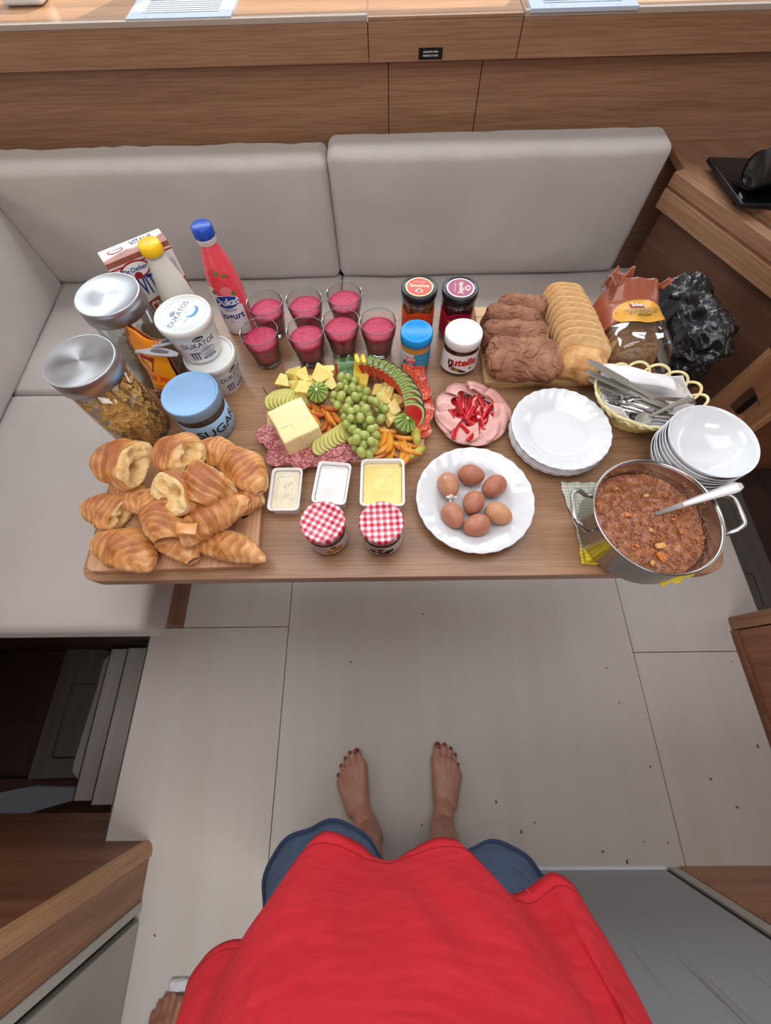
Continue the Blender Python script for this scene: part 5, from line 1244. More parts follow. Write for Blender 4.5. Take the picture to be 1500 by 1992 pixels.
CK = [(549, 742, 'at the far left end'), (571, 728, 'behind the leftmost one'), (575, 748, 'second in the front of the left heap'), (590, 730, 'at the top of the left heap'), (599, 741, 'right of the left heap, standing'), (588, 757, 'low before the kiwi'), (604, 752, 'wedged left of the kiwi'),
      (627, 733, 'big triangular one behind the left kiwi'), (646, 747, 'beside the grapes, behind the kiwi'), (640, 722, 'at the back by the watermelon'), (736, 762, 'square one under the watermelon'), (752, 768, 'long one under the watermelon tips'), (776, 783, 'pale bar beside the right kiwi'), (766, 795, 'low beside the right kiwi'), (760, 812, 'left of the right kiwi'), (744, 778, 'right of the grapes'), (756, 756, 'under the red watermelon edge')]
for i, (x, y, l) in enumerate(CK): chunk('pineapple chunk, ' + l, x, y, BZ + .014 + .006 * (i % 2), i * 1.27, .034 if i != 7 else .045, i, i % 2 == 0)
# zigzag-cut kiwis
KSK = mat('kiwi_green', '#5f8130', .4, c2='#83a345', nscale=50, coat=.3); KPL = mat('kiwi_pale', '#c3ce8a', .45, sss=.1); KBR = mat('kiwi_skin', '#6f6a32', .7, bump=.4, bscale=300)
def kiwi(label, px, py, tilt):
    p = at(px, py, BZ + .028); t = thing('kiwi', label, 'kiwi', tuple(p), rot=tilt); R = .0235; n = 11
    lathe_obj('skin', [(0, -.024), (.012, -.0225), (.02, -.014), (R, -.002), (R, .003), (0, .003)], KBR, t, n=40)
    for k in range(n):
        a0 = 2 * PI * k / n; V = []; 
        for j in range(5):
            f = j / 4; r = R * (1 - f * .86); z = .003 + .016 * math.sin(f * PI / 2); hw = (PI / n) * .86 * (1 - f * .35)
            for s_ in (-1, 0, 1): V.append((r * math.cos(a0 + hw * s_), r * math.sin(a0 + hw * s_), z + (.003 if s_ == 0 else -.002)))
        Fc = []
        for j in range(4):
            for s_ in (0, 1): A = j * 3 + s_; Fc.append((A, A + 1, A + 4, A + 3))
        mesh('segment', V, Fc, KSK, t)
        V, Fc = tube([(R * .98 * math.cos(a0 + PI / n), R * .98 * math.sin(a0 + PI / n), .003), (R * .55 * math.cos(a0 + PI / n), R * .55 * math.sin(a0 + PI / n), .0125), (R * .16 * math.cos(a0 + PI / n), R * .16 * math.sin(a0 + PI / n), .0175)], [.0016, .0013, .0008], 5)
        mesh('ridge', V, Fc, KPL, t)
    lathe_obj('core', [(.0045, .012), (.005, .019), (.003, .022), (0, .0225)], KPL, t, n=14)
kiwi('zigzag-cut green kiwi among the pineapple left of the grapes', 619, 764, (.35, -.1, .2)); kiwi('zigzag-cut green kiwi at the right below the watermelon', 787, 824, (.2, .25, .7))
# apricot and peach slices
APO = mat('apricot_flesh', '#d8862a', .4, c2='#e39b3e', nscale=60, coat=.4, sss=.12); APS = mat('apricot_skin', '#a8452a', .5, c2='#c8762e', nscale=40)
APY = mat('mango_flesh', '#e5a02c', .38, c2='#eeb24a', nscale=60, coat=.5, sss=.15)
k = 0
for (x, y, a) in ((607, 786, -28), (622, 795, -60), (618, 812, -75), (630, 822, 70), (640, 805, -60), (648, 815, -68), (657, 808, -55), (663, 815, -60), (612, 800, -35), (636, 838, 80), (645, 790, -20)):
    wedge('apricot_slice', 'dark-skinned apricot slice in the cluster right of the butter block', x, y, BZ + .004 + .007 * (k % 3), D(a + 8), .052, .015, .012, APS, APO, 'apricot slices beside the butter', 'apricot', rot=(1.35, 0)); k += 1
for (x, y, a) in ((750, 833, -15), (762, 842, -5), (790, 846, -8), (752, 860, 85), (767, 868, -75), (780, 875, 80), (742, 868, 40), (796, 860, -25), (788, 868, -35), (740, 850, 75), (755, 880, 70), (772, 858, -20), (800, 872, -30), (735, 882, 25), (786, 886, 65)):
    wedge('mango_slice', 'bright orange peach slice in the heap at the front right of the board', x, y, BZ + .004 + .007 * (k % 3), D(a), .058, .016, .012, APO, APY, 'orange peach slices at the front right', 'peach', rot=(1.3, 0)); k += 1
# watermelon slices
WG = bpy.data.materials.new('melon_rind'); WG.use_nodes = True; nt = WG.node_tree; b = nt.nodes['Principled BSDF']; b.inputs['Roughness'].default_value = .3
tc = nt.nodes.new('ShaderNodeTexCoord'); n1 = nt.nodes.new('ShaderNodeTexNoise'); n1.inputs['Scale'].default_value = 36; n1.inputs['Detail'].default_value = 4
r1 = nt.nodes.new('ShaderNodeValToRGB'); e = r1.color_ramp.elements; e[0].position = .36; e[0].color = lin('#1e4423'); e[1].position = .62; e[1].color = lin('#a3b04e'); q = e.new(.48); q.color = lin('#57803a')
nt.links.new(tc.outputs['Object'], n1.inputs[0]); nt.links.new(n1.outputs[0], r1.inputs[0]); nt.links.new(r1.outputs[0], b.inputs['Base Color'])
WR = mat('melon_red', '#c8281f', .4, c2='#d8463a', nscale=60, sss=.15, coat=.3); WP = mat('melon_pale', '#d3d79a', .45, c2='#c1cf86', nscale=40)
YEL = mat('melon_yellow_rind', '#d9b52a', .35, c2='#e2c94e', nscale=30)
def melon(label, px, py, z, ang, R, th, lean, rind=WG, rx=0.):
    p = at(px, py, z); t = thing('watermelon_slice', label, 'watermelon', tuple(p), group='watermelon slices fanned along the back of the board', rot=(rx, lean, ang))
    def sec(name, f0, f1, m, cap0=False):
        n = 14; V = []; Fc = []
        for s_ in (-th / 2, th / 2):
            for j in range(n + 1):
                a = PI * (.08 + .84 * j / n)
                for f in (f0, f1): V.append((s_, -R * f * math.cos(a), R * f * math.sin(a)))
        K = (n + 1) * 2
        for j in range(n):
            A = 2 * j; Fc.append((A, A + 1, A + 3, A + 2)); Fc.append((K + A, K + A + 2, K + A + 3, K + A + 1)); Fc.append((A + 1, K + A + 1, K + A + 3, A + 3)); Fc.append((A, A + 2, K + A + 2, K + A))
        Fc += [(0, K, K + 1, 1), (2 * n, 2 * n + 1, K + 2 * n + 1, K + 2 * n)]
        mesh(name, V, Fc, m, t)
    sec('flesh', .02, .80, WR); sec('rind_inner', .801, .93, WP); sec('rind', .931, 1., rind)
K_ = 0
arc = [(722, 722, 80), (733, 723, 76), (744, 726, 70), (754, 730, 64), (764, 735, 56), (773, 741, 48), (781, 748, 40), (788, 755, 32), (793, 763, 24), (798, 772, 16), (801, 782, 8), (803, 793, 2), (804, 805, -6)]
for i, (x, y, a) in enumerate(arc):
    melon('thin watermelon slice in the curved fan, %s' % ('first at the back', 'second from the back', 'third from the back', 'fourth from the back', 'fifth from the back', 'sixth from the back', 'middle one', 'sixth from the front', 'fifth from the front', 'fourth from the front', 'third from the front', 'second from the front', 'frontmost by the right kiwi')[i], x - 12, y + 8, BZ + .036, D(a - 62), .050 - .0006 * i, .0078, -.25, WG if i not in (0, 1) else YEL, -1.25)
for i, (x, y, a) in enumerate(((664, 729, 20), (680, 727, 14), (694, 728, 8), (708, 730, 2))):
    melon('thick watermelon wedge behind the grapes, %s' % ('leftmost with red flesh', 'dark green one', 'yellow-spotted one', 'rightmost of the four')[i], x, y + 8, BZ + .002, D(a - 10), .046, .020, .18, (WG, WG, YEL, YEL)[i])
# grapes: one bunch, every grape a part
GRP = mat('grape_skin', '#93a145', .2, c2='#b3ba6a', nscale=25, sss=.35, sssr=(.006, .008, .002), coat=.5); gc = at(700, 790, BZ)
gb = thing('grape_bunch', 'bunch of green grapes heaped over the middle of the fruit board', 'grapes', tuple(gc)); rnd = random.Random(11)
gme = {}
def gmesh(k):
    if k not in gme:
        V, Fc = lathe([(0, -1.12)] + [(math.sin(PI * j / 10), -1.12 * math.cos(PI * j / 10)) for j in range(1, 10)] + [(0, 1.12)], 16); me = bpy.data.meshes.new('grape'); me.from_pydata(V, [], Fc); me.materials.append(GRP); me.polygons.foreach_set('use_smooth', [True] * len(me.polygons)); gme[k] = me
    return gme[k]
G = [(664, 734, 2), (678, 734, 2), (691, 740, 2), (662, 751, 2), (672, 758, 1), (687, 754, 3), (699, 757, 2), (713, 762, 2), (650, 769, 1), (664, 771, 2), (692, 772, 3), (680, 782, 2), (657, 788, 1), (668, 797, 0), (710, 775, 1), (724, 779, 2), (732, 782, 3), (742, 789, 2), (749, 796, 2), (735, 796, 1), (711, 797, 3), (695, 797, 3), (683, 800, 3), (676, 795, 2), (682, 814, 3), (701, 813, 3), (720, 817, 3), (716, 806, 2), (741, 815, 1), (675, 826, 2), (686, 834, 2), (722, 835, 3), (729, 832, 2), (695, 842, 3), (709, 847, 3), (731, 846, 2), (686, 858, 2), (693, 856, 3), (722, 858, 3), (726, 862, 2), (707, 866, 2), (692, 871, 1), (703, 880, 2), (718, 884, 1), (726, 874, 1), (670, 721, 1), (700, 745, 1), (705, 790, 1), (660, 760, 0), (690, 822, 1), (712, 828, 1), (700, 862, 1), (650, 780, 0), (738, 803, 0), (672, 812, 1), (672, 745, 1), (685, 764, 1), (700, 768, 1)]
Gp = []
for i, (x, y, l) in enumerate(G):
    r = rnd.uniform(.0090, .0106); p = at(x, y, BZ + .012 + .011 * l) - gc
    o = bpy.data.objects.new('grape', gmesh(0)); COL.objects.link(o); o.parent = gb; o.location = p; o.scale = (r, r, r * 1.1); o.rotation_euler = (rnd.uniform(-1, 1), rnd.uniform(-1, 1), rnd.uniform(0, 3)); Gp.append(p)
STM = mat('grape_stem', '#5c6a2c', .6)
sb = MB()
for line in (((672, 740), (682, 760), (690, 785), (700, 805), (703, 830), (705, 860)), ((690, 785), (715, 790), (738, 800)), ((700, 805), (728, 822)), ((703, 830), (685, 845))):
    V, Fc = tube([at(x, y, BZ + .026) - gc for x, y in line], .0016, 6); sb.add(V, Fc)
sb.build('stem', STM, gb, smooth=True)
sb = MB()
for p in Gp:
    V, Fc = tube([p * 1.0, p * .9 + Vector((0, 0, -.006))], .0009, 5); sb.add(V, Fc)
sb.build('stalks', STM, gb)['kind'] = 'stuff'
# ================================================================== butter and cheese tubs
def rrect(hx, hy, r, n=6):
    return rpoly([(-hx, -hy), (hx, -hy), (hx, hy), (-hx, hy)], r, n)
TPL = mat('tub_plastic', '#e9e8e6', .3, sss=.05)
def spread(px4, label, h, col, col2, seed, lvl, swirl=.0015, extra=None, rot=0.):
    P = [at(x, y, TZ + h) for x, y in px4]; c = sum(P, Vector()) / 4
    hx = ((P[1] - P[0]).length + (P[2] - P[3]).length) / 4; hy = ((P[3] - P[0]).length + (P[2] - P[1]).length) / 4
    an = math.atan2((P[1] - P[0]).y, (P[1] - P[0]).x)
    t = thing('spread_tub', label, 'tub', (c.x, c.y, TZ), an)
    rings = [(-.007, 0.0005), (-.006, 0), (-.004, h - .006), (-.001, h - .005), (0, h - .004), (0, h - .0005), (-.001, h), (-.0022, h), (-.003, h - .001), (-.0045, h - .002), (-.0085, .003)]
    V = []; Fc = []; n = None
    for d_, z in rings:
        R_ = rrect(hx + d_, hy + d_, max(.004, .012 + d_ * .6)); n = len(R_); V += [(x, y, z) for x, y in R_]
    for q in range(len(rings) - 1):
        for k in range(n): Fc.append((q * n + k, q * n + (k + 1) % n, (q + 1) * n + (k + 1) % n, (q + 1) * n + k))
    Fc.append(tuple(range(n))[::-1]); Fc.append(tuple((len(rings) - 1) * n + k for k in range(n)))
    mesh('tub', V, Fc, TPL, t)
    m = mat('spread_%d' % seed, col, .42, c2=col2, nscale=30, sss=.2, bump=.2, bscale=120)
    R_ = rrect(hx - .0062, hy - .0062, .009); K = 22; V = []; Fc = []; n = len(R_)
    for q in range(K + 1):
        f = q / K
        for x, y in R_:
            X, Y = x * f, y * f; w_ = swirl * (noise.noise(Vector((X * 70 + seed, Y * 45, 0))) + .6 * noise.noise(Vector((X * 160, Y * 90, seed)))) * (1 - f ** 6)
            if extra: w_ += extra(X, Y)
            V.append((X, Y, h * lvl + w_))
    for q in range(K):
        for k_ in range(n): Fc.append((q * n + k_, (q + 1) * n + k_, (q + 1) * n + (k_ + 1) % n, q * n + (k_ + 1) % n))
    mesh('spread', V, Fc, m, t, smooth=True); return t, hx, hy
t, hx, hy = spread(((520, 993), (581, 993), (589, 910), (528, 909)), 'small white tub of herb cream cheese with green flecks, leftmost of three', .032, '#d9d0b4', '#e2dac2', 21, .72, .0022, lambda X, Y: (.003 if Y > .012 + .006 * math.sin(X * 90) else 0))
rnd = random.Random(2); hb = MB()
for k in range(34):
    V, Fc = rbox(.002, .0008, .0006, .0003, 2); hb.add(V, Fc, Matrix.Translation((rnd.uniform(-.7, .7) * hx, rnd.uniform(-.7, .8) * hy, .032 * .72 + .0028)) @ Matrix.Rotation(rnd.uniform(0, 3), 4, 'Z'))
hb.build('herb_flecks', mat('herb', '#4c5a36', .7), t)['kind'] = 'stuff'
spread(((609, 977), (677, 983), (680, 900), (615, 897)), 'white tub of plain cream cheese, middle one of three', .036, '#dfdedb', '#e6e5e2', 22, .78, .0022)
spread(((702, 984), (790, 984), (785, 893), (700, 891)), 'larger white tub of yellow margarine with a scooped surface', .040, '#e6cf7c', '#ecd990', 23, .70, .0024,
       lambda X, Y: .004 * max(0, 1 - abs(X - .012) / .02) * (Y > -.01) * noise.noise(Vector((X * 220, Y * 70, 0))) + .004 * (Y > .02) * max(0, 1 - abs(X - .008) / .02))
# ================================================================== gingham-lidded jam jars
GIN = bpy.data.materials.new('gingham'); GIN.use_nodes = True; nt = GIN.node_tree; b = nt.nodes['Principled BSDF']; b.inputs['Roughness'].default_value = .35
tc = nt.nodes.new('ShaderNodeTexCoord'); sp = nt.nodes.new('ShaderNodeSeparateXYZ'); mpg = nt.nodes.new('ShaderNodeMapping'); mpg.inputs['Rotation'].default_value = (0, 0, .5)
nt.links.new(tc.outputs['Object'], mpg.inputs[0]); nt.links.new(mpg.outputs[0], sp.inputs[0]); hs_ = []
for ax in (0, 1):
    f = nt.nodes.new('ShaderNodeMath'); f.operation = 'MULTIPLY'; f.inputs[1].default_value = 1 / .0118; nt.links.new(sp.outputs[ax], f.inputs[0])
    g = nt.nodes.new('ShaderNodeMath'); g.operation = 'ADD'; g.inputs[1].default_value = 100.25; nt.links.new(f.outputs[0], g.inputs[0])
    h_ = nt.nodes.new('ShaderNodeMath'); h_.operation = 'FRACT'; nt.links.new(g.outputs[0], h_.inputs[0])
    i_ = nt.nodes.new('ShaderNodeMath'); i_.operation = 'GREATER_THAN'; i_.inputs[1].default_value = .5; nt.links.new(h_.outputs[0], i_.inputs[0]); hs_.append(i_)
a_ = nt.nodes.new('ShaderNodeMath'); a_.operation = 'ADD'; nt.links.new(hs_[0].outputs[0], a_.inputs[0]); nt.links.new(hs_[1].outputs[0], a_.inputs[1])
d_ = nt.nodes.new('ShaderNodeMath'); d_.operation = 'MULTIPLY'; d_.inputs[1].default_value = .5; nt.links.new(a_.outputs[0], d_.inputs[0])
r = nt.nodes.new('ShaderNodeValToRGB'); r.color_ramp.interpolation = 'CONSTANT'; e = r.color_ramp.elements; e[0].color = lin('#e9e0e2'); e[1].position = .75; e[1].color = lin('#bb1530'); q = e.new(.25); q.color = lin('#dd8390')
nt.links.new(d_.outputs[0], r.inputs[0]); nt.links.new(r.outputs[0], b.inputs['Base Color'])
def gingham(px, py, label, jm, print_, rz):
    t = put('gingham_jam_jar', label, 'jar', px, py, .092, group='jam jars with red gingham lids', rotz=rz)
    lathe_obj('jar', [(0, .001), (.032, 0), (.037, .003), (.0385, .01), (.0388, .045), (.0375, .062), (.0355, .072), (.0365, .078), (.0365, .084), (.0345, .084), (.0345, .074), (.0372, .06), (.0372, .01), (.035, .005), (0, .0045)], THIN, t, n=56)
    lathe_obj('jam', [(0, .005), (.0345, .006), (.0368, .011), (.0368, .055), (.034, .066), (0, .067)], jm, t, n=48)
    lathe_obj('lid', [(.0405, .0755), (.0415, .0765), (.0415, .087), (.0405, .0905), (.038, .092), (.033, .0915), (.0325, .0908), (0, .0908)], GIN, t, n=64, fn=lambda a, r, z, i: (r + (.0003 * math.sin(a * 40) if i in (1, 2) else 0), z))
    V, Fc = cyl_patch(.0390, -PI * .98 - rz, -.02 * PI - rz, .014, .054, 40, .0004); mesh('label_wrap', V, Fc, mat('gin_label', '#d5cfc6', .45), t)
    ph = -PI / 2 - rz
    for (dx, z, rx, rz_, m, o_) in print_:
        V, Fc = lathe([(0, 0), (1, 0), (1, .0001), (0, .0001)], 18); mesh('fruit_print', [((.0396 + o_) * math.cos(ph + (dx + x * rx) / .039), (.0396 + o_) * math.sin(ph + (dx + x * rx) / .039), z + y * rz_) for x, y, _ in V], Fc, m, t)
    text_cyl('Confiture', .009, .0398, ph - .35, .045, mat('gin_type', '#5a4a44', .5), t, bold=.01)
    for k_ in range(3): text_cyl('produit de France', .0045, .0398, ph - .3, .036 - k_ * .006, MATS['gin_type'], t)
O1 = mat('peach_print', '#d88a2a', .5); O2 = mat('peach_print2', '#e6b24a', .5); O3 = mat('leaf_print2', '#5c7a3a', .5); K1 = mat('dark_berry', '#2a2430', .5); K2 = mat('red_berry', '#8c2230', .5)
gingham(627, 1013, 'jar of amber apricot jam with a red gingham lid, the left one', mat('apricot_jam', '#4a1206', .12, c2='#8a3208', nscale=30, coat=.6), [(.018, .034, .014, .010, O1, 0), (.026, .028, .010, .008, O2, .0002), (.008, .026, .009, .007, O2, .0003), (.015, .047, .006, .003, O3, .0002)], 0.)
gingham(742, 1014, 'jar of dark berry jam with a red gingham lid, the right one', mat('berry_jam', '#12040a', .12, coat=.6), [(-.004, .034, .016, .009, K1, 0), (.014, .030, .010, .008, K1, .0002), (-.018, .028, .008, .006, K1, .0003), (.004, .021, .012, .004, K2, .0003), (-.002, .046, .007, .003, O3, .0002)], .55)
# ================================================================== white dishes
OPAL = mat('opal_glass', '#d8dadd', .12, coat=.5, sss=.05)
def plate_prof(R, h, well): return [(0, .0035), (well * .92, .0032), (well, .001), (well, 0), (well * .55 + .0, 0), (0, 0.0)]
def wavy_plate(name, R, h, well, m, par, nfl=26, loc=(0, 0, 0)):
    def fn(a, r, z, i):
        f = max(0., (r - well * 1.12) / (R - well * 1.12)); f = min(1, f)
        sw = math.sin(a * nfl + f * 3.2); sc = math.cos(a * nfl)
        return (r * (1 + .012 * (f > .55) * f * abs(math.cos(a * nfl / 2))), z + f * .0010 * sw)
    pr = [(0, .0), (well * .55, 0), (well * .6, -.0), (well * .72, .0006), (well * 1.0, h * .32), (well * 1.12, h * .52), (R * .82, h * .72), (R * .92, h * .88), (R * .985, h * .985), (R, h), (R * .994, h + .0014), (R * .97, h + .001), (R * .92, h * .9 + .0018), (R * .82, h * .74 + .002), (well * 1.14, h * .56 + .002), (well * 1.04, h * .40 + .002), (well * .93, h * .16 + .002), (well * .80, .0036), (0, .0034)]
    V, Fc = lathe(pr, 208, fn=fn); return mesh(name, V, Fc, m, par, smooth=True, loc=loc)
# plate with eggs
ep = at(924, 968, TZ + .030)
o = wavy_plate('egg_plate', .1185, .030, .073, OPAL, None, 24, (ep.x, ep.y, TZ + .0003)); tag(o, 'wide white scalloped plate holding the seven brown eggs', 'plate')
def egg(label, px, py, col, col2, ang, L=.0565, W=.0435, seed=0, tilt=0.):
    p = at(px, py, TZ + .004 + W / 2); t = None
    pr = [(0, -L * .5)]
    for j in range(1, 18):
        u = PI * j / 18; z = -L * .5 * math.cos(u); k = 1 - .10 * (-math.cos(u)) * 1.0; pr.append((W / 2 * math.sin(u) * (1 + .10 * math.cos(u)) , z))
    pr.append((0, L * .5)); V, Fc = lathe(pr, 32)
    m = mat('egg_' + col[1:], col, .42, c2=col2, nscale=90, sss=.1, detail=2)
    o = mesh('egg', V, Fc, m, None, smooth=True, loc=tuple(p), rot=(PI / 2 + tilt, 0, ang)); return tag(o, label, 'egg', 'brown eggs on the white plate')
egg('cracked brown egg with a white patch, at the upper left of the plate', 873, 944, '#b27a5c', '#bd8868', D(10), seed=1)
egg('reddish brown egg at the back of the plate', 917, 924, '#a3644a', '#ab6e54', D(80), seed=2)
egg('reddish brown egg at the right back of the plate', 961, 946, '#a3634a', '#ad6f56', D(-55), seed=3)
egg('brown egg in the very middle of the other eggs', 921, 978, '#a86c52', '#b3785e', D(-30), L=.052, seed=4)
egg('brown egg at the front left of the plate, below the cracked one', 881, 1003, '#b0735a', '#ba7f64', D(25), seed=5)
egg('brown egg at the front of the plate, nearest the viewer', 927, 1022, '#ad7055', '#b87c62', D(-70), seed=6)
egg('palest tan egg at the front right of the plate', 970, 999, '#bb8862', '#c6946e', D(60), seed=7)
p = at(877, 964, TZ + .030); rnd = random.Random(5)
eb = MB()
for k in range(16):
    V, Fc = rbox(.008, .005, .003, .0013, 3, lambda q: q + Vector((nz(q, 400, k), nz(q, 300, k + 5), 0)) * .002); eb.add(V, Fc, Matrix.Translation((p.x + rnd.gauss(0, .0045), p.y + rnd.gauss(0, .004), p.z + rnd.uniform(-.008, .004))) @ Matrix.Rotation(rnd.uniform(0, 6), 4, 'Z') @ Matrix.Rotation(rnd.uniform(-.8, .8), 4, 'X'))
o = eb.build('egg_white', mat('egg_white', '#e9e2d6', .5, sss=.2), None, smooth=True); tag(o, 'bits of set egg white oozed out beside the cracked egg', 'egg white', kind='stuff')
p = at(871, 931, TZ + .0475); V, Fc = rbox(.010, .018, .0008, .0004, 6, lambda q: q + Vector((nz(q, 200, 1) * .004, nz(q, 200, 2) * .003, -30 * q.x * q.x - 18 * q.y * q.y)))
o = mesh('dried_egg_white', V, Fc, mat('egg_film', '#d8c7bd', .5), bpy.data.objects['egg'], smooth=True); o.matrix_parent_inverse = bpy.data.objects['egg'].matrix_basis.inverted(); o.location = (p.x, p.y, TZ + .0462)
# stacked plates
for i in range(6):
    z = TZ + .0003 + i * .0052; pp = at(1092, 832, TZ + .047 + .0); 
    names = ('bottom plate', 'second plate from the bottom', 'third plate from the bottom', 'third plate from the top', 'plate just under the top one', 'top plate')
    o = wavy_plate('dinner_plate', .1045, .0225, .068, OPAL, None, 28, (pp.x + .0008 * math.sin(i * 2.1), pp.y + .0008 * math.cos(i * 1.7), z)); o.rotation_euler.z = i * .9
    tag(o, 'white scalloped plate in the stack beside the basket, ' + names[i], 'plate', 'stack of white plates')
# ================================================================== ham with pepper strips
HAMC = at(915, 812, TZ); HAM = mat('ham', '#d89a92', .42, c2='#e2aaa0', nscale=26, sss=.25, sssr=(.01, .004, .003), coat=.3); HAME = mat('ham_edge', '#c98880', .45)
o = wavy_plate('ham_plate', .078, .012, .058, OPAL, None, 20, (HAMC.x, HAMC.y, TZ + .0003)); tag(o, 'small white plate hidden under the ring of ham slices', 'plate')
rslice('ham_slice', 'flat ham slice lying beneath the heap of red pepper strips', 915, 812, TZ + .014, .054, HAM, 'folded ham slices in a ring', .4, 'ham')
def ham(label, k, R0, W, L, a, z, twist, fold):
    c, s = math.cos(a), math.sin(a)
    def fn(u, v):
        # a disc folded in half: u around, v across
        th = (u - .5) * 2 * (L / R0) * .5; r = R0 + (v - .5) * W
        fz = z + fold * math.sin(PI * v) * .5 + (.010 * (1 - v)) + .0035 * math.sin(u * 5 + k) + .003 * nz((u * 2, v * 2, k), 1.5, k)
        rr = r + .004 * math.sin(u * PI) - .004 * (abs(2 * u - 1) ** 3) + .003 * math.sin(k * 2 + u * 6)
        return ((rr * math.cos(a + th)), (rr * math.sin(a + th)), fz + twist * (u - .5))
    t = bpy.data.objects.new('x', None)
    o = sheet('ham_slice', HAM, None, 0, 0, fn, 26, 12, .0018); o.location = (HAMC.x, HAMC.y, TZ); bpy.data.objects.remove(t)
    return tag(o, label, 'ham', 'folded ham slices in a ring')
hl = ['at the right', 'at the back right', 'at the back', 'at the back left', 'at the left', 'at the front left', 'at the front', 'at the front right']
for k in range(8):
    ham('flat pink ham slice of the lower layer, ' + hl[k] + ' of the ring', k, .0665, .036, .080, k * PI / 4 + .2, .0145, .006, .003)
for k in range(8):
    ham('folded pink ham slice of the upper layer, ' + hl[k] + ' around the pepper strips', k + 9, .0625, .033, .066, k * PI / 4 + .35, .022, .016, .005)
PEP = mat('red_pepper', '#b3101c', .16, c2='#c41824', nscale=40, coat=.7, sss=.1); PEPI = mat('pepper_inner', '#dc4a4c', .3, c2='#e46a62', nscale=60, coat=.4)
rnd = random.Random(8)
PS = [(884, 817, 88), (893, 800, 80), (905, 812, 100), (917, 790, 15), (911, 828, 95), (925, 820, 60), (935, 806, 70), (941, 826, 45), (922, 838, 30), (899, 830, 75), (930, 790, -30), (912, 845, 100), (938, 840, 30), (905, 790, 60), (925, 806, 88), (947, 815, 60)]
PS = [(915 + 34 * math.cos(q * 2.4) * math.sqrt((q + .5) / 36), 815 + 30 * math.sin(q * 2.4) * math.sqrt((q + .5) / 36), 85 + 38 * math.sin(q * 1.9)) for q in range(36)] or [(888, 808, 95), (916, 802, 70), (930, 832, 85), (902, 842, 50), (944, 805, 75), (910, 815, 82), (895, 822, 110), (934, 815, 30), (920, 845, 10)]
for i, (x, y, a) in enumerate(PS):
    p = at(915 + (x - 915) * 1.3, 811 + (y - 815) * 1.2, TZ + .017 + .0065 * (i % 3)); L = rnd.uniform(.034, .046); cv = rnd.uniform(-9, 9)
    t = thing('pepper_strip', 'red pepper strip in the heap inside the ham ring', 'pepper', tuple(p), group='red pepper strips inside the ham ring', rot=(rnd.uniform(-.9, .9), rnd.uniform(-.15, .15), D(a)))
    L *= 1.12
    fnb = lambda q: Vector((q.x, q.y * (1 - 300 * q.x * q.x) + cv * q.x * q.x, q.z + .0012 * math.sin(q.x * 90)))
    V, Fc = rbox(L, .0115, .0060, .0028, 8, fnb); mesh('skin', V, Fc, PEP, t, smooth=True)
    V, Fc = rbox(L * .94, .0098, .0030, .0014, 6, fnb); mesh('flesh', [(x_, y_, z_ - .0022) for x_, y_, z_ in V], Fc, PEPI, t, smooth=True)
# ================================================================== nested bowls
bc = at(1388, 856, TZ + .113)
def bowl_prof(R, H_): return [(0, .0045), (R * .42, .0045), (R * .44, 0), (R * .48, 0), (R * .50, .004), (R * .72, H_ * .30), (R * .88, H_ * .60), (R * .97, H_ * .88), (R, H_ * .985), (R * .995, H_), (R * .975, H_ * .985), (R * .945, H_ * .87), (R * .855, H_ * .61), (R * .69, H_ * .33), (R * .48, .010), (R * .3, .0075), (0, .007)]
BN = ('bottom bowl', 'second bowl from the bottom', 'third bowl from the bottom', 'middle bowl', 'third bowl from the top', 'second bowl from the top', 'top bowl, empty and open')
for i in range(7):
    o = lathe_obj('bowl', bowl_prof(.0820, .058), OPAL, None, n=72); o.location = (bc.x + .0007 * math.sin(i * 2.3), bc.y + .0006 * math.cos(i * 1.9), TZ + .0003 + i * .0092)
    tag(o, 'white opal bowl in the leaning-looking stack by the pot, ' + BN[i] if False else 'white opal bowl in the stack behind the pot, ' + BN[i], 'bowl', 'nested white bowls')
# ================================================================== steel pot of stew
PR_ = .1095; PH = .092; pc = at(1280, 1000, TZ + PH + .004); PZ = TZ + .004
POTS = mat('pot_steel', '#b5b2ae', .18, 1.0, c2='#c2c0bd', nscale=2, stretch=(1, 1, 60))
pot = thing('stew_pot', 'steel pot with two loop handles standing on a tea towel at the table corner', 'pot', (pc.x, pc.y, PZ))
lathe_obj('body', [(0, 0), (PR_ - .016, 0), (PR_ - .006, .004), (PR_, .015), (PR_, PH - .006), (PR_ + .003, PH - .001), (PR_ + .0045, PH), (PR_ + .004, PH + .0012), (PR_ + .001, PH + .001), (PR_ - .0015, PH - .005), (PR_ - .0016, .012), (PR_ - .012, .005), (0, .0045)], POTS, pot, n=128)
STEW = mat('stew_red', '#7c432a', .45, c2='#aa6c42', nscale=75, bump=1., bscale=120, bdist=.004, detail=6, coat=.4)
V = []; Fc = []; K = 46; n = 110; rs = PR_ - .0022
for q in range(K + 1):
    for k in range(n):
        a = 2 * PI * k / n; r = rs * q / K; x, y = r * math.cos(a), r * math.sin(a)
        V.append((x, y, .052 + .010 * noise.noise(Vector((x * 22, y * 22, 2))) + .0042 * noise.noise(Vector((x * 80, y * 80, 0))) + .0022 * abs(noise.noise(Vector((x * 220, y * 220, 5)))) - (.004 if q == K else 0)))
for q in range(K):
    for k in range(n): Fc.append((q * n + k, (q + 1) * n + k, (q + 1) * n + (k + 1) % n, q * n + (k + 1) % n))
o = mesh('stew', V, Fc, STEW, None, smooth=True); o.location = (pc.x, pc.y, PZ); tag(o, 'thick reddish brown lentil stew filling the pot', 'stew', kind='stuff')
rnd = random.Random(9); lb = MB()
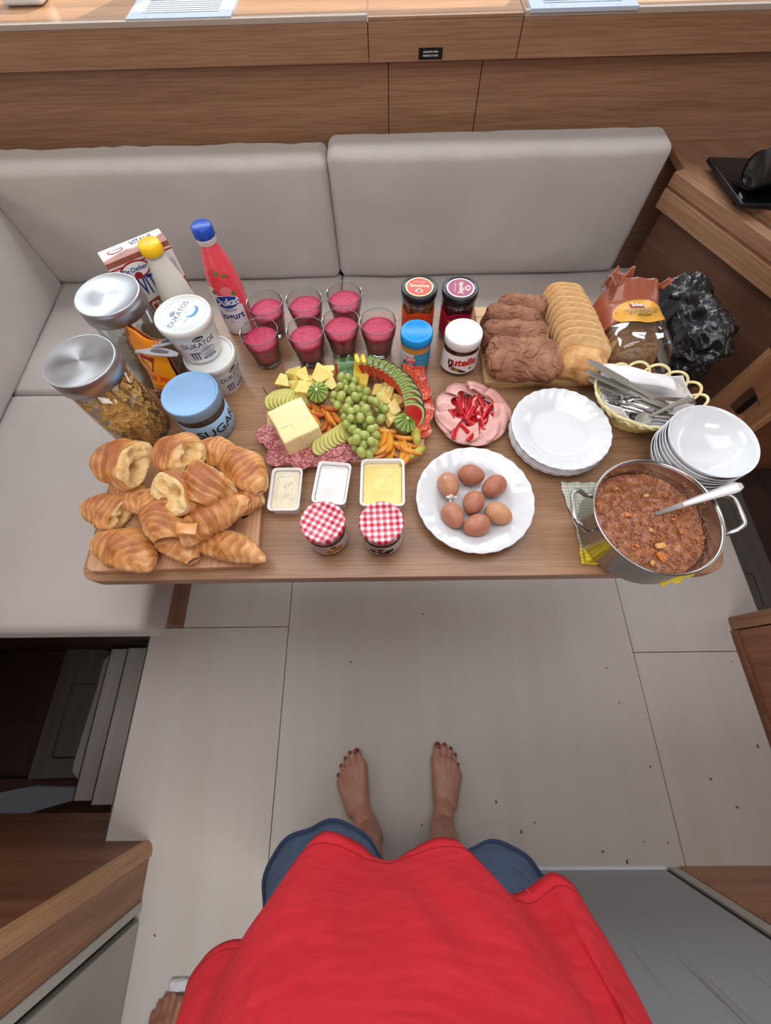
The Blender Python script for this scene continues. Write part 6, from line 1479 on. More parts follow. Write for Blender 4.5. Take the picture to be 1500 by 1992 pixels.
for k in range(900):
    a = rnd.uniform(0, 2 * PI); r = rs * math.sqrt(rnd.uniform(0, .96)); x, y = r * math.cos(a), r * math.sin(a); z = .0525 + .010 * noise.noise(Vector((x * 22, y * 22, 2)))
    s = rnd.uniform(.0018, .0034); V, Fc = lathe([(0, -s * .5), (s * .8, -s * .2), (s * .8, s * .2), (0, s * .5)], 6); lb.add(V, Fc, Matrix.Translation((x, y, z + .001)) @ Matrix.Rotation(rnd.uniform(-1, 1), 4, 'X') @ Matrix.Rotation(rnd.uniform(-1, 1), 4, 'Y'))
o2 = lb.build('lentils', mat('lentil', '#85492c', .4, c2='#b27245', nscale=200, coat=.4), o, smooth=True); o2['kind'] = 'stuff'
VEG = mat('stew_carrot', '#c26a22', .35, coat=.4); VEG2 = mat('stew_potato', '#c9954a', .4, coat=.3)
for (px, py, sz, m) in ((1257, 964, .012, VEG2), (1287, 1084, .020, VEG), (1285, 1062, .018, VEG2), (1295, 965, .008, VEG), (1163, 980, .009, VEG), (1222, 1002, .012, VEG), (1265, 1030, .010, VEG2), (1325, 1035, .008, VEG), (1240, 1062, .009, VEG), (1200, 950, .008, VEG2), (1270, 1095, .012, VEG2), (1310, 1010, .007, VEG)):
    p = at(px, py, PZ + .056) - Vector((pc.x, pc.y, PZ)); V, Fc = rbox(sz, sz * .6, sz * .4, sz * .18, 4, lambda q: q + q.normalized() * nz(q, 200, px) * .001)
    mesh('vegetable_piece', V, Fc, m, o, loc=(p.x, p.y, p.z), rot=(0, .2, px), smooth=True)
for k in range(26):
    a = rnd.uniform(.2, 2.6); z = rnd.uniform(.060, .078); s = rnd.uniform(.0008, .0018); V, Fc = rbox(s * 2, s * 1.4, s, s * .4, 2)
    mesh('splash', V, Fc, VEG2, o, loc=((PR_ - .0022) * math.cos(a), (PR_ - .0022) * math.sin(a), z))
def handle(a, nm='handle', flip=1):
    c, s = math.cos(a), math.sin(a); R_ = PR_ - .001; hw = .037; out = .040; z0, z1 = .066, .090
    pts = [(R_ * .96, -hw, z0), (R_ + .008, -hw, z0 + .001), (R_ + out * .6, -hw * .98, z1 - .006), (R_ + out * .92, -hw * .8, z1), (R_ + out, -hw * .5, z1 + .001), (R_ + out, 0, z1 + .001), (R_ + out, hw * .5, z1 + .001), (R_ + out * .92, hw * .8, z1), (R_ + out * .6, hw * .98, z1 - .006), (R_ + .008, hw, z0 + .001), (R_ * .96, hw, z0)]
    # smooth
    P = [Vector(p) for p in pts]
    for _ in range(2): P = [P[0]] + [v for i in range(len(P) - 1) for v in (P[i] * .75 + P[i + 1] * .25, P[i] * .25 + P[i + 1] * .75)] + [P[-1]]
    V, Fc = tube([(p.x * c - p.y * s, p.x * s + p.y * c, p.z) for p in P], .0045, 12); return mesh(nm, V, Fc, STEEL, pot, smooth=True)
handle(D(2)); handle(D(172))
# spoon in the pot
s0 = at(1275, 1001, PZ + .054); s1 = at(1446, 944, PZ + .138); sd = s1 - s0
spn = thing('serving_spoon', 'long-handled steel spoon stuck in the stew, handle over the rim', 'spoon', tuple(s0)); sn = 16; pts = []; hw_ = []
for i in range(sn + 1):
    f = i / sn; pts.append(sd * f + Vector((0, 0, .006 * math.sin(PI * f)))); hw_.append(.0035 + .0075 * f ** 1.1 if f < .93 else .0095 * (1 - ((f - .93) / .07) ** 2 * .55))
wd = sd.cross(Vector((0, 0, 1))).normalized()
V, Fc = strip(pts, hw_, .0028, tuple(wd)); bevel(mesh('handle', V, Fc, mat('spoon_steel', '#86817f', .36, 1.0), spn, smooth=False), .0009, 2)
V, Fc = strip([p + Vector((0, 0, .0021)) for p in pts[5:16]], [h * .55 for h in hw_[5:16]], .0006, tuple(wd)); mesh('handle_inlay', V, Fc, mat('steel_soft', '#bdb3b0', .35, 1.0), spn)
V, Fc = lathe([(0, -.009), (.6, -.007), (.92, -.003), (1, 0), (.97, 0), (.88, -.002), (.55, -.006), (0, -.0078)], 28); dv = Vector((sd.x, sd.y, 0)).normalized(); 
mesh('bowl', [(dv * (x * .030 - .026) + Vector((-dv.y, dv.x, 0)) * y * .021 + Vector((0, 0, z * .6 - .0085))) for x, y, z in V], Fc, STEEL, spn, smooth=True)
# tea towel
TOW = bpy.data.materials.new('tea_towel'); TOW.use_nodes = True; nt = TOW.node_tree; b = nt.nodes['Principled BSDF']; b.inputs['Roughness'].default_value = .85
tc = nt.nodes.new('ShaderNodeTexCoord'); sp = nt.nodes.new('ShaderNodeSeparateXYZ'); nt.links.new(tc.outputs['Object'], sp.inputs[0])
r = nt.nodes.new('ShaderNodeValToRGB'); e = r.color_ramp.elements; e[0].position = .42; e[0].color = lin('#dcbf2c'); e[1].position = .50; e[1].color = lin('#d9d9cf')
ma = nt.nodes.new('ShaderNodeMath'); ma.operation = 'MULTIPLY_ADD'; ma.inputs[1].default_value = 3.2; ma.inputs[2].default_value = .55; nt.links.new(sp.outputs[1], ma.inputs[0]); nt.links.new(ma.outputs[0], r.inputs[0])
wv = nt.nodes.new('ShaderNodeTexBrick'); wv.inputs['Scale'].default_value = 34; wv.inputs['Mortar Size'].default_value = .035; wv.offset = 0; wv.inputs['Color1'].default_value = (1, 1, 1, 1); wv.inputs['Color2'].default_value = (1, 1, 1, 1); wv.inputs['Mortar'].default_value = (.62, .66, .5, 1)
nt.links.new(tc.outputs['Object'], wv.inputs[0]); mx = nt.nodes.new('ShaderNodeMix'); mx.data_type = 'RGBA'; mx.blend_type = 'MULTIPLY'; mx.inputs[0].default_value = 1
nt.links.new(r.outputs[0], mx.inputs[6]); nt.links.new(wv.outputs[0], mx.inputs[7]); nt.links.new(mx.outputs[2], b.inputs['Base Color'])
tw = thing('tea_towel', 'folded yellow and white checked tea towel under the steel pot', 'towel', (pc.x, pc.y, TZ))
def tfn(u, v):
    x0, x1 = at(1108, 1000, TZ).x - pc.x, at(1330, 1100, TZ).x - pc.x; y0_ = at(1120, 1098, TZ).y - pc.y; y1_ = at(1140, 938, TZ).y - pc.y
    x = x0 + (x1 - x0) * u + .006 * math.sin(v * 5); y = y0_ + (y1_ - y0_) * v - .010 * (u > .0) * u; 
    y -= .012 * max(0, u - .5) * 2 * (1 - v)
    ed = min(u, 1 - u, v, 1 - v); dz = .0035 * max(0, 1 - ed / .06) * (1 + math.sin(u * 38 + v * 33)); return (x, y, .0012 + dz * .7)
sheet('cloth', TOW, tw, 0, 0, tfn, 60, 40, .0011)
sheet('folded_hem', TOW, tw, 0, 0, lambda u, v: (at(1118, 1000, TZ).x - pc.x - .002 + .05 * u, at(1118, 1085, TZ).y - pc.y - .012 + .03 * v + .01 * u, .0062 + .003 * math.sin(u * 9) + .0025 * math.sin(v * 4)), 20, 10, .0011)
ya = at(1225, 1113, TZ); yb = at(1350, 1112, TZ)
sheet('hanging_corner', mat('towel_yellow', '#d8bd1e', .85, c2='#e6d04a', nscale=60), tw, 0, 0, lambda u, v: (ya.x - pc.x + (yb.x - ya.x) * u + .003 * math.sin(v * 7), min(.004, .0) + ya.y - pc.y + .030 - .056 * v * (.35 + .65 * math.sin(PI * (.2 + .7 * u))) + .003 * math.sin(u * 26), .0045 + .006 * (1 - v) * 0 + .0025 * math.sin(u * 31 + v * 4) + .003 - .014 * max(0, v - .7)), 44, 12, .0011)
tg_ = at(1291, 1137, TZ - .012)
tgl = thing('care_label', 'small white printed care label hanging at the table edge below the pot', 'label', (tg_.x, TY0 - .002, TZ - .014))
tgo = box('tag', (-.0125, -.0135, -.0004), (.0125, .003, 0), mat('tag_white', '#bdbcc0', .6), tgl)
text_flat('100%', .008, Matrix.Translation((.004, -.006, .0003)), BLACK, tgl, bold=.02); text_flat('CO', .005, Matrix.Translation((-.007, -.006, .0003)), BLACK, tgl, bold=.02)
# ================================================================== wicker basket with cutlery
WK = mat('wicker', '#c9ab66', .5, c2='#dcc382', nscale=60, bump=.3, bscale=200); WK2 = mat('wicker_pale', '#d9c98f', .45, c2='#e3d7a6', nscale=50)
bk0 = at(1245, 790, TZ + .03); RX, RY = .099, .075; BA = D(-8)
bsk = thing('wicker_basket', 'oval pale wicker basket with looped rim, lined with a napkin and full of cutlery', 'basket', (bk0.x, bk0.y, TZ), BA)
def el(f, a, z): return Vector((RX * f * math.cos(a), RY * f * math.sin(a), z))
lathe_obj('bottom', [(0, .002), (.55, .002), (.7, .003), (.7, .0045), (0, .0045)], WK, bsk, n=48, fn=lambda a, r, z, i: (r, z), ell=(RX, RY))
for i in range(9):
    f = .70 + .034 * i ** 1.0; z = .005 + .0052 * i
    pts = [el(f + .012 * (1 if (k + i) % 2 else -1), 2 * PI * k / 52, z) for k in range(52)]
    V, Fc = tube(pts, .0025, 6, closed=True); mesh('weave_ring', V, Fc, WK, bsk, smooth=True)
st_ = MB()
for k in range(52):
    a = 2 * PI * k / 52; V, Fc = tube([el(.68, a, .003), el(.84, a, .025), el(1.0, a, .052)], .0017, 5); st_.add(V, Fc)
st_.build('stakes', WK2, bsk, smooth=True)
for i in range(2):
    pts = [el(1.0 + .02 * math.sin(k * PI / 3 + i * PI), 2 * PI * k / 78, .051 + .004 * math.cos(k * PI / 3 + i * PI)) for k in range(78)]
    V, Fc = tube(pts, .0036, 7, closed=True); mesh('rim_braid', V, Fc, WK2, bsk, smooth=True)
nl = 15; bc_ = at(1388, 856, TZ + .113)
for k in range(nl):
    a0 = 2 * PI * k / nl; lw_ = Vector((bk0.x, bk0.y, 0)) + Matrix.Rotation(BA, 3, 'Z') @ el(1.12, a0, 0)
    if (Vector((lw_.x, lw_.y)) - Vector((bc_.x, bc_.y))).length < .104: continue
    w_ = 2 * PI / nl * 1.35; pts = []
    for j in range(17):
        f = j / 16; a = a0 + w_ * (f - .5) * (1 + .25 * math.sin(PI * f)); h_ = math.sin(PI * f) ** .8; pts.append(el(1.01 + .17 * h_, a, .050 + .022 * h_))
    V, Fc = tube(pts, .0030, 7); mesh('rim_loop', V, Fc, WK2, bsk, smooth=True)
nap = thing('paper_napkin', 'white paper napkin lining the cutlery basket and wrapped over the knives', 'napkin', (bk0.x, bk0.y, TZ), BA)
NAPM = mat('napkin_paper', '#ded9da', .8, c2='#e4e0e1', nscale=30, bump=.15, bscale=300)
def nfn(u, v):
    x = (u - .5) * .205; y = (v - .5) * .150; f = math.hypot(x / RX, y / RY); z = .010 + .045 * min(1.15, f) ** 2.2
    if f > .97: k = .97 / f; x *= k; y *= k; z = .010 + .045 * 1.0 + (f - .97) * .05
    return (x, y, z + .0015 * math.sin(u * 20 + v * 13))
sheet('lining', NAPM, nap, 0, 0, nfn, 36, 30, .0007)
def nfn2(u, v):
    x = -.108 + .165 * u; y = .010 + .012 * (1 - u) + (.062 - .008 * u) * v + .010 * math.sin(u * 2.6); z = .064 + .022 * math.sin(PI * (.25 + .75 * v)) - .012 * u + .003 * math.sin(u * 9 + v * 5)
    return (x, y, z)
sheet('folded_flap', NAPM, nap, 0, 0, nfn2, 30, 14, .0012)
CUT = mat('cutlery_steel', '#cac9c8', .16, 1.0); CUTM = mat('cutlery_satin', '#8f8a80', .5, .6)
Cc = [0]
def w2b(px, py, z): return at(px, py, TZ + z)
def cutlery(kind, label, a_, b_, m, w0=.010, grp=None, roll=0.):
    """from working end a_ to handle end b_"""
    a_, b_ = w2b(*a_), w2b(*b_); d = b_ - a_; L = d.length; t = thing(kind, label, kind, tuple(a_), group=grp)
    X = d.normalized(); Z = (Vector((0, 0, 1)) - X * X.z).normalized(); Y = Z.cross(X)
    if roll: q = Matrix.Rotation(roll, 3, X); Y = q @ Y; Z = q @ Z
    M3 = Matrix((X, Y, Z)).transposed()
    def T3(V): return [tuple(M3 @ Vector(v)) for v in V]
    def bar(nm, x0, x1, wf, th, zf, mm, par=t, n=12):
        V = []; Fc = []
        for i in range(n + 1):
            u = i / n; x = x0 + (x1 - x0) * u; w_ = wf(u); z = zf(u)
            V += [(x, -w_, z), (x, -w_ * .55, z + th), (x, w_ * .55, z + th), (x, w_, z), (x, 0, z - th * .5)]
        for i in range(n):
            for k in range(5): Fc.append((5 * i + k, 5 * i + (k + 1) % 5, 5 * i + 5 + (k + 1) % 5, 5 * i + 5 + k))
        Fc += [(4, 3, 2, 1, 0), tuple(5 * n + k for k in range(5))]
        return mesh(nm, T3(V), Fc, mm, par, smooth=False)
    if kind == 'knife':
        bar('blade', 0, L * .5, lambda u: .0095 * min(1, (u + .05) * 4) ** .7, .0009, lambda u: 0, CUTM); bar('handle', L * .5, L, lambda u: .0058 + .003 * u, .0026, lambda u: 0, m)
    elif kind == 'fork':
        bar('handle', L * .34, L, lambda u: .0032 + .0055 * u ** 1.4, .0016, lambda u: .004 * math.sin(PI * u), m)
        bar('neck', L * .20, L * .34, lambda u: .0118 * (1 - u) ** .9 + .0032, .0012, lambda u: .001 - .004 * math.sin(PI * u), m)
        for k in range(4): bar('tine', 0, L * .21, lambda u, k=k: .0012 + .0004 * u, .0009, lambda u: .004 * (1 - u) ** 2, m).location = tuple(M3 @ Vector((0, (k - 1.5) * .0064, 0)))
    else:
        bar('handle', L * .26, L, lambda u: .003 + .0055 * u ** 1.4, .0016, lambda u: .004 * math.sin(PI * u), m)
        V, Fc = lathe([(0, -.0055), (.5, -.0045), (.85, -.002), (1, 0), (.95, .0004), (.8, -.0012), (.45, -.0035), (0, -.0044)], 26)
        mesh('bowl', T3([(L * .15 + x * L * .145, y * .0145, z) for x, y, z in V]), Fc, m, t, smooth=True)
    return t
g_ = 'cutlery in the wicker basket'
cutlery('knife', 'table knife lying on top at the back, its tip pointing left over the rim', (1143, 700, .104), (1300, 790, .060), CUTM, grp=g_)
cutlery('knife', 'second table knife, its broad blade just in front of the topmost one', (1141, 722, .088), (1308, 796, .058), CUTM, grp=g_)
cutlery('knife', 'third table knife, lying lowest against the forks', (1146, 738, .072), (1290, 800, .052), CUTM, grp=g_)
cutlery('fork', 'bright steel fork on top of the heap, handle pointing right', (1172, 772, .062), (1352, 781, .068), CUT, grp=g_)
cutlery('fork', 'steel fork partly under the bright top fork', (1170, 762, .056), (1300, 806, .050), CUT, grp=g_, roll=.2)
cutlery('fork', 'steel fork lying deepest at the left with dark tines', (1168, 774, .050), (1290, 815, .046), CUT, grp=g_, roll=-.2)
cutlery('spoon', 'teaspoon face down at the front left inside the basket', (1178, 784, .050), (1300, 824, .044), CUT, grp=g_)
cutlery('spoon', 'slim pale spoon handle lying slantwise across the forks', (1236, 822, .050), (1344, 775, .074), CUTM, grp=g_)
cutlery('spoon', 'teaspoon at the front rim beside the white bowls', (1222, 810, .044), (1322, 822, .052), CUT, grp=g_)
cutlery('fork', 'steel fork with curved tines at the front centre of the heap', (1226, 806, .046), (1316, 812, .050), CUT, grp=g_)
# ================================================================== crumbs
rnd = random.Random(3)
CRM = mat('crumb_brown', '#7a4a2a', .8)
for i, (x, y) in enumerate(((1205, 1367), (1265, 1491), (1424, 1287), (1252, 1637), (1300, 1640), (1220, 1676), (1014, 1618), (1173, 1656), (683, 1288), (301, 1820), (822, 1195), (965, 1560), (821, 1605), (1474, 1451), (1382, 1515), (1434, 1570), (1180, 1300), (1040, 1600))):
    p = at(x, y, .001); s = rnd.uniform(.002, .0045); V, Fc = rbox(s * 2, s * 1.1, s * .8, s * .3, 3, lambda q: q + q * nz(q, 300, i) * .6)
    o = mesh('crumb', V, Fc, CRM if i != 2 else mat('crumb_gold', '#c08a3a', .7), None, loc=(p.x, p.y, s * .4), rot=(0, 0, rnd.uniform(0, 3)), smooth=True); tag(o, 'small brown crumb lying on the pale floor' if i != 2 else 'golden flake on the floor beside the right cabinet', 'crumb', 'crumbs on the floor')
# ================================================================== the person looking down at the table
SKIN = mat('skin', '#a87562', .5, c2='#b58472', nscale=28, sss=.22, sssr=(.012, .005, .003), bump=.1, bscale=400, bdist=.0006)
def capsules(segs, name, m, parent, voxel, smooth_it=6):
    """one continuous skin: tapering limbs fused by a voxel remesh"""
    bm = bmesh.new()
    for a, ra, b, rb, *fl in segs:
        a, b = Vector(a), Vector(b); d = b - a; L = max(d.length, 1e-5); k = 14
        up = d.normalized() if d.length > 1e-5 else Vector((0, 0, 1)); prof = []
        for j in range(5): t = PI / 2 * j / 4; prof.append((ra * math.sin(t), -ra * math.cos(t)))
        for j in range(5): t = PI / 2 * j / 4; prof.append((rb * math.cos(t), L + rb * math.sin(t)))
        prof[0] = (0, prof[0][1]); prof[-1] = (0, prof[-1][1])
        V, Fc = lathe(prof, k); M_ = Matrix.Translation(a) @ up.to_track_quat('Z', 'Y').to_matrix().to_4x4()
        sc = fl[0] if fl else (1, 1, 1); mid = (a + b) / 2; vs = []
        for v in V:
            p = M_ @ Vector(v); p = mid + Vector(((p.x - mid.x) * sc[0], (p.y - mid.y) * sc[1], (p.z - mid.z) * sc[2])); vs.append(bm.verts.new(p))
        for f in Fc:
            try: bm.faces.new([vs[i] for i in f])
            except ValueError: pass
    me = bpy.data.meshes.new(name); bm.to_mesh(me); bm.free(); o = bpy.data.objects.new(name, me); COL.objects.link(o)
    r = o.modifiers.new('r', 'REMESH'); r.mode = 'VOXEL'; r.voxel_size = voxel; s = o.modifiers.new('s', 'SMOOTH'); s.factor = .5; s.iterations = smooth_it
    dg = bpy.context.evaluated_depsgraph_get(); me2 = bpy.data.meshes.new_from_object(o.evaluated_get(dg)); bpy.data.objects.remove(o); bpy.data.meshes.remove(me)
    me2.name = name
    for v in me2.vertices: 
        if v.co.z < .0006: v.co.z = .0006
    return link(name, me2, m, parent, smooth=True)
def foot(toes, bases, radii, ankle, heel, instep, lk, knee, rk):
    S_ = []
    for (tx, ty), (bx, by), r in zip(toes, bases, radii):
        d = Vector((tx - bx, ty - by)).normalized(); tx -= d.x * r; ty -= d.y * r; mx_, my_ = (tx + bx) / 2, (ty + by) / 2
        S_ += [((tx, ty, r + .0005), r, (mx_, my_, r + .006), r * .92), ((mx_, my_, r + .006), r * .92, (bx, by, r + .006), r * 1.15)]
        ix = instep[0] + (bx - instep[0]) * .25; iy = instep[1]
        S_ += [((bx, by, .018), .0178, (ix, iy, .036), .029), ((bx, by, .014), .0145, (ix, iy, .02), .022)]
    S_ += [((instep[0], instep[1], .042), .027, ankle + (.085,) if len(ankle) == 2 else ankle, .034), ((instep[0], instep[1], .026), .026, heel, .028)]
    a = Vector(ankle if len(ankle) == 3 else ankle + (.085,))
    S_ += [(tuple(a), .034, heel, .030), (tuple(a + Vector((.022, -.004, .002))), .014, tuple(a + Vector((-.022, -.006, -.004))), .014)]
    c1 = a.lerp(Vector(knee), .25) ; c2 = a.lerp(Vector(knee), .62) + Vector((0, -.022, 0))
    S_ += [(tuple(a), .033, tuple(c1), .036), (tuple(c1), .036, tuple(c2), .052), (tuple(c2), .052, knee, .054)]
    return S_
RT = [(.141, -.156), (.164, -.159), (.183, -.170), (.196, -.188), (.2025, -.214)]; RB = [(.134, -.205), (.154, -.208), (.170, -.214), (.183, -.225), (.192, -.245)]
LT = [(-.120, -.172), (-.1405, -.180), (-.155, -.195), (-.168, -.215), (-.1755, -.240)]; LBs = [(-.100, -.218), (-.120, -.224), (-.135, -.233), (-.148, -.246), (-.158, -.266)]
RR = [.0125, .0090, .0084, .0078, .0072]; RL = [.0122, .0084, .0080, .0078, .0074]
segs = foot(RT, RB, RR, (.134, -.360, .085), (.137, -.392, .030), (.148, -.315), 0, (.108, -.350, .47), 0)
segs += foot(LT, LBs, RL, (-.070, -.372, .085), (-.062, -.402, .030), (-.102, -.325), 0, (-.078, -.345, .47), 0)
for kx, hx in ((.108, .105), (-.078, -.075)):
    segs += [((kx, -.350, .47), .054, (hx, -.385, .66), .070), ((hx, -.385, .66), .070, (hx, -.395, .84), .086)]
segs += [((-.05, -.405, .88), .115, (.08, -.405, .88), .115), ((-.04, -.40, .90), .11, (-.03, -.395, 1.08), .098), ((.07, -.40, .90), .11, (.06, -.395, 1.08), .098),
         ((-.05, -.395, 1.10), .10, (-.06, -.40, 1.26), .105), ((.08, -.395, 1.10), .10, (.09, -.40, 1.26), .105), ((-.13, -.42, 1.345), .052, (.16, -.42, 1.345), .052),
         ((.015, -.425, 1.34), .055, (.015, -.40, 1.46), .05), ((.015, -.395, 1.50), .070, (.015, -.40, 1.58), .082), ((.015, -.385, 1.49), .055, (.015, -.345, 1.475), .04), ((.015, -.318, 1.525), .010, (.015, -.308, 1.51), .011)]
for s in (-1, 1):   # arms folded up to the camera in front of the face
    sx = .015 + s * .165; ex = .015 + s * .215; hx = .015 + s * .095
    segs += [((sx, -.42, 1.335), .048, (ex, -.40, 1.12), .038), ((ex, -.40, 1.12), .038, ((ex + hx) / 2, -.31, 1.30), .034), (((ex + hx) / 2, -.31, 1.30), .034, (hx, -.20, 1.455), .022), ((hx, -.20, 1.455), .022, (hx - s * .012, -.155, 1.50), .026)]
    for f in range(4):
        x0_ = hx - s * (.012 + .0) ; zf = 1.485 + f * .0185
        segs += [((x0_, -.145, zf), .0095, (x0_ - s * .018, -.105, zf + .002), .0088), ((x0_ - s * .018, -.105, zf + .002), .0088, (x0_ - s * .048, -.095, zf), .0078)]
    segs += [((hx, -.175, 1.485), .0125, (hx - s * .03, -.165, 1.515), .010), ((hx - s * .03, -.165, 1.515), .010, (hx - s * .05, -.15, 1.525), .0088)]
me_ = thing('person', 'barefoot person in a loose red t-shirt and denim shorts standing at the table', 'person', (.02, -.35, 0))
PO = Vector((-.02, .35, 0))
segs = [((Vector(s[0]) + PO + Vector((0, .05 * min(1, max(0, (s[0][2] - .5) / .3)), 0))), s[1], (Vector(s[2]) + PO + Vector((0, .05 * min(1, max(0, (s[2][2] - .5) / .3)), 0))), s[3]) for s in segs]
body = capsules(segs, 'body', SKIN, me_, .0026, 5)
NAIL = mat('nail_polish', '#6b0d1a', .15, coat=.8)
for T_, B_, R_ in ((RT, RB, RR), (LT, LBs, RL)):
    for i, ((tx, ty), (bx, by), r) in enumerate(zip(T_, B_, R_)):
        d = Vector((tx - bx, ty - by)).normalized(); c = Vector((tx - d.x * r * .80, ty - d.y * r * .80, r * 2.02 + .0012)) + PO
        V, Fc = lathe([(0, -.001), (1, -.001), (1, .0), (.7, .0006), (0, .001)], 16); w_ = r * (.66 if i == 0 else .56); l_ = r * (.66 if i == 0 else .60)
        an = math.atan2(d.y, d.x)
        mesh('toenail', [(v[0] * l_, v[1] * w_, v[2] - (v[0] * .25 + .5 * v[1] * v[1]) * l_ * .7) for v in V], Fc, NAIL, me_, loc=tuple(c), rot=(0, .15, an), smooth=True)
# hair
V, Fc = rbox(.20, .20, .22, .10, 16, lambda q: q * (1 + .05 * nz(q, 14, 1)))
keep = [f for f in Fc if not all(V[i][1] > .045 and V[i][2] < .055 for i in f)]
mesh('hair', [(x + .015 - .02, y - .375 + .35, z + 1.565) for x, y, z in V], keep, mat('hair_brown', '#3b2418', .5, bump=.5, bscale=200), me_, smooth=True)
# shirt
HEM = [(.303, -.38), (.292, -.335), (.276, -.295), (.254, -.259), (.23, -.248), (.205, -.258), (.185, -.268), (.16, -.271), (.132, -.253), (.105, -.224), (.079, -.2075), (.05, -.208), (.025, -.219), (-.0, -.232), (-.026, -.232), (-.053, -.213), (-.08, -.201), (-.105, -.198), (-.125, -.208), (-.158, -.252), (-.185, -.292), (-.208, -.316), (-.228, -.320), (-.248, -.324), (-.268, -.340), (-.285, -.375), (-.272, -.415), (-.20, -.448), (-.09, -.462), (.04, -.464), (.15, -.462), (.25, -.448), (.292, -.42)]
def catmull(P, u):
    n = len(P); t = (u % 1.0) * n; i = int(t); f = t - i; p0, p1, p2, p3 = (Vector(P[(i + k - 1) % n]) for k in range(4))
    return .5 * ((2 * p1) + (-p0 + p2) * f + (2 * p0 - 5 * p1 + 4 * p2 - p3) * f * f + (-p0 + 3 * p1 - 3 * p2 + p3) * f ** 3)
HZ = .722
def shirt(u, v):
    h = catmull(HEM, u); c = Vector((.015, -.345)); d = h - c; an = math.atan2(d.y, d.x); z = HZ + v * .64
    tz = v * .64
    # torso outline at this height
    W = .262 - .22 * min(1, tz / .33) * .30 + .03 * max(0, min(1, (tz - .33) / .15)); Dp = .122 - .012 * min(1, tz / .3) + .03 * max(0, 1 - abs(tz - .50) / .12)
    if tz > .52: k = (tz - .52) / .12; W = W * (1 - .30 * k * k); Dp = Dp * (1 - .45 * k * k)
    e = Vector((c.x + W * math.cos(an), c.y + Dp * math.sin(an) * (1.0 if math.sin(an) > 0 else .95)))
    t = min(1, tz / .36) ** .6; p = h.lerp(e, t)
    w_ = .013 * noise.noise(Vector((u * 13, v * 1.3, 0))) * min(1, .3 + v * 3) + .003 * noise.noise(Vector((u * 40, v * 7, 2))) + .004 * noise.noise(Vector((u * 22 + v * 5, v * 3, 7)))
    q = (p - c).normalized(); p = p + q * w_
    return (p.x + PO.x, p.y + PO.y, z)
RED = mat('red_jersey', '#c41c28', .85, c2='#d12733', nscale=22, stretch=(1, 1, 4), bump=.35, bscale=500, bdist=.0005)
V = []; Fc = []; nu, nv = 260, 70; 
for s in (0, 1):
    for j in range(nv + 1):
        for i in range(nu):
            p = Vector(shirt(i / nu, j / nv)); c = Vector((.015 + PO.x, -.345 + PO.y, p.z)); V.append(tuple(p - (p - c).normalized() * .0015 * s))
K = nu * (nv + 1)
for j in range(nv):
    for i in range(nu): a = j * nu + i; b_ = j * nu + (i + 1) % nu; Fc.append((a, b_, b_ + nu, a + nu)); Fc.append((K + a, K + a + nu, K + b_ + nu, K + b_))
for i in range(nu): a, b_ = i, (i + 1) % nu; Fc.append((b_, a, K + a, K + b_)); a, b_ = nv * nu + i, nv * nu + (i + 1) % nu; Fc.append((a, b_, K + b_, K + a))
sh_ = mesh('t_shirt', V, Fc, RED, me_, smooth=True)
pts = []
for i in range(nu):
    p = Vector(shirt(i / nu, .030)); c = Vector((.015 + PO.x, -.345 + PO.y, p.z)); pts.append(p + (p - c).normalized() * .0003)
V, Fc = tube(pts, .0006, 4, closed=True); mesh('hem_stitching', V, Fc, mat('stitch_red', '#8a0a16', .9), sh_)
for s in (-1, 1):
    V, Fc = tube([(.015 + s * .10 + PO.x, -.37 + PO.y, 1.345), (.015 + s * .175 + PO.x, -.37 + PO.y, 1.33), (.015 + s * .212 + PO.x, -.36 + PO.y, 1.22)], [.062, .070, .074], 24); mesh('sleeve', V, Fc, RED, sh_, smooth=True)
V, Fc = lathe([(.062, 1.385), (.12, 1.372), (.20, 1.352), (.205, 1.34)], 40, (1, .62)); mesh('yoke', [(x + .015 + PO.x, y - .36 + PO.y, z) for x, y, z in V], Fc, RED, sh_, smooth=True)
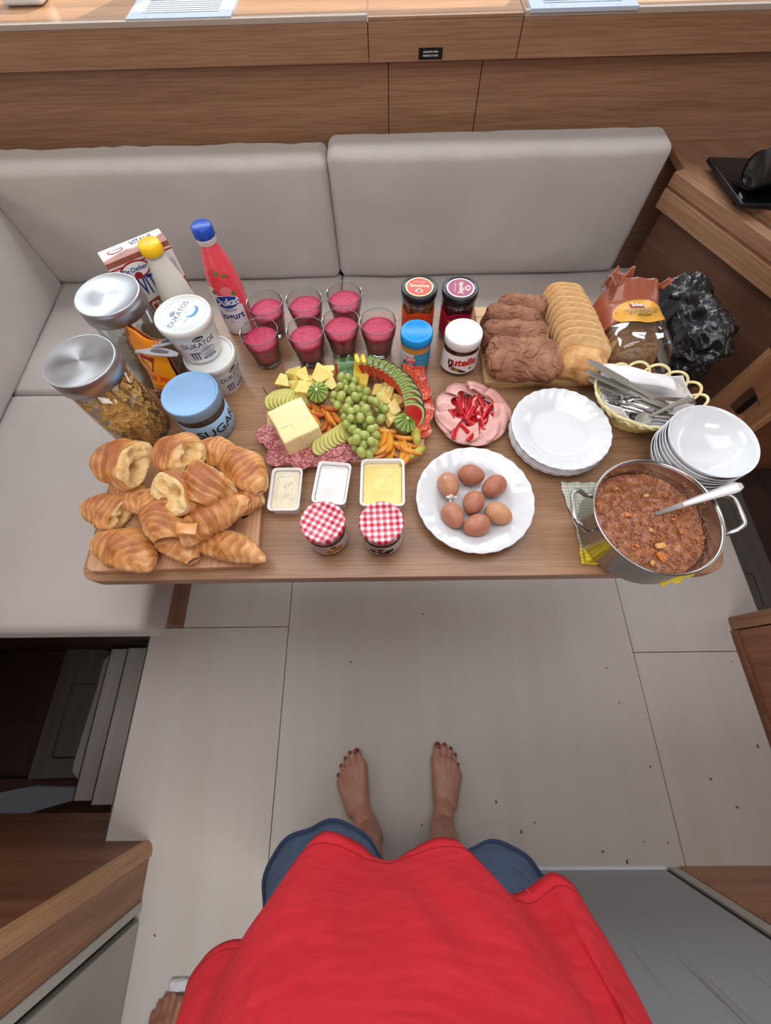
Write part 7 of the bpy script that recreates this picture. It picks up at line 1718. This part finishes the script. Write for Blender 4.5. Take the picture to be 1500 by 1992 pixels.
# shorts
DEN = mat('denim', '#3b4961', .85, c2='#4d5c76', nscale=26, stretch=(1, 1, 5), bump=.35, bscale=700, bdist=.0005)
DV = []; DF = []; hemv = []
for (cx, cy, rx, ry, kx) in ((-.128, -.352, .122, .108, -.085), (.186, -.372, .108, .094, .112)):
    nu, nv = 72, 20; base = len(DV); ring = []
    for s in (0, 1):
        for j in range(nv + 1):
            f = j / nv; z = .50 + .36 * f; k = f ** .7
            for i in range(nu):
                a = 2 * PI * i / nu; wob = 1 + .035 * math.sin(a * 5 + cx * 40) * (1 - f) + .02 * math.sin(a * 9 + f * 4)
                hx_ = cx + (kx - cx) * k; hy_ = cy + (-.352 - cy) * k; Rx = rx + (.092 - rx) * k; Ry = ry + (.080 - ry) * k
                DV.append((hx_ + (Rx - .0025 * s) * wob * math.cos(a) + PO.x, hy_ + (Ry - .0025 * s) * wob * math.sin(a) + PO.y, z + .006 * math.sin(a * 2) * (1 - f)))
    K = nu * (nv + 1)
    for j in range(nv):
        for i in range(nu): a = base + j * nu + i; b_ = base + j * nu + (i + 1) % nu; DF.append((a, b_, b_ + nu, a + nu)); DF.append((K + a, K + a + nu, K + b_ + nu, K + b_))
    for i in range(nu): a, b_ = base + i, base + (i + 1) % nu; DF.append((b_, a, K + a, K + b_))
    hemv.append([Vector(DV[base + i]) for i in range(nu)])
so_ = mesh('shorts', DV, DF, DEN, me_, smooth=True)
for h in hemv:
    V, Fc = tube(h, .0045, 8, closed=True); mesh('shorts_hem', V, Fc, mat('denim_dark', '#26364f', .85, bump=.5, bscale=200), so_, smooth=True)
# ---- the second person's foot at the lower left edge
p2 = thing('person', 'bare foot of a second person just in view at the bottom left corner', 'person', (-.60, -.86, 0)); P2 = Vector((.60, .86, 0))
fx = -.600; T2 = [(fx + .035, -.728), (fx + .013, -.722), (fx - .006, -.728), (fx - .022, -.742), (fx - .036, -.762)]; B2 = [(fx + .03, -.775), (fx + .012, -.775), (fx - .004, -.78), (fx - .018, -.79), (fx - .03, -.805)]
sg = foot(T2, B2, RR, (fx - .004, -.93, .085), (fx, -.965, .03), (fx + .004, -.89), 0, (fx - .02, -.95, .48), 0)
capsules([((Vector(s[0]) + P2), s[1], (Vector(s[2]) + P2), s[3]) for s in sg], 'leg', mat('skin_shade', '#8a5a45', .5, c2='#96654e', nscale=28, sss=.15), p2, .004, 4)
pt_ = at(345, 1924, .02); V, Fc = rbox(.05, .022, .014, .006, 12, lambda q: q + q.normalized() * (abs(nz(q, 90, 2)) * .006))
o = mesh('tissue', V, Fc, mat('tissue_white', '#c9c8cc', .8), None, smooth=True, loc=(pt_.x, pt_.y + .002, .008)); tag(o, 'scrap of crumpled white tissue on the floor beside the second foot', 'tissue')
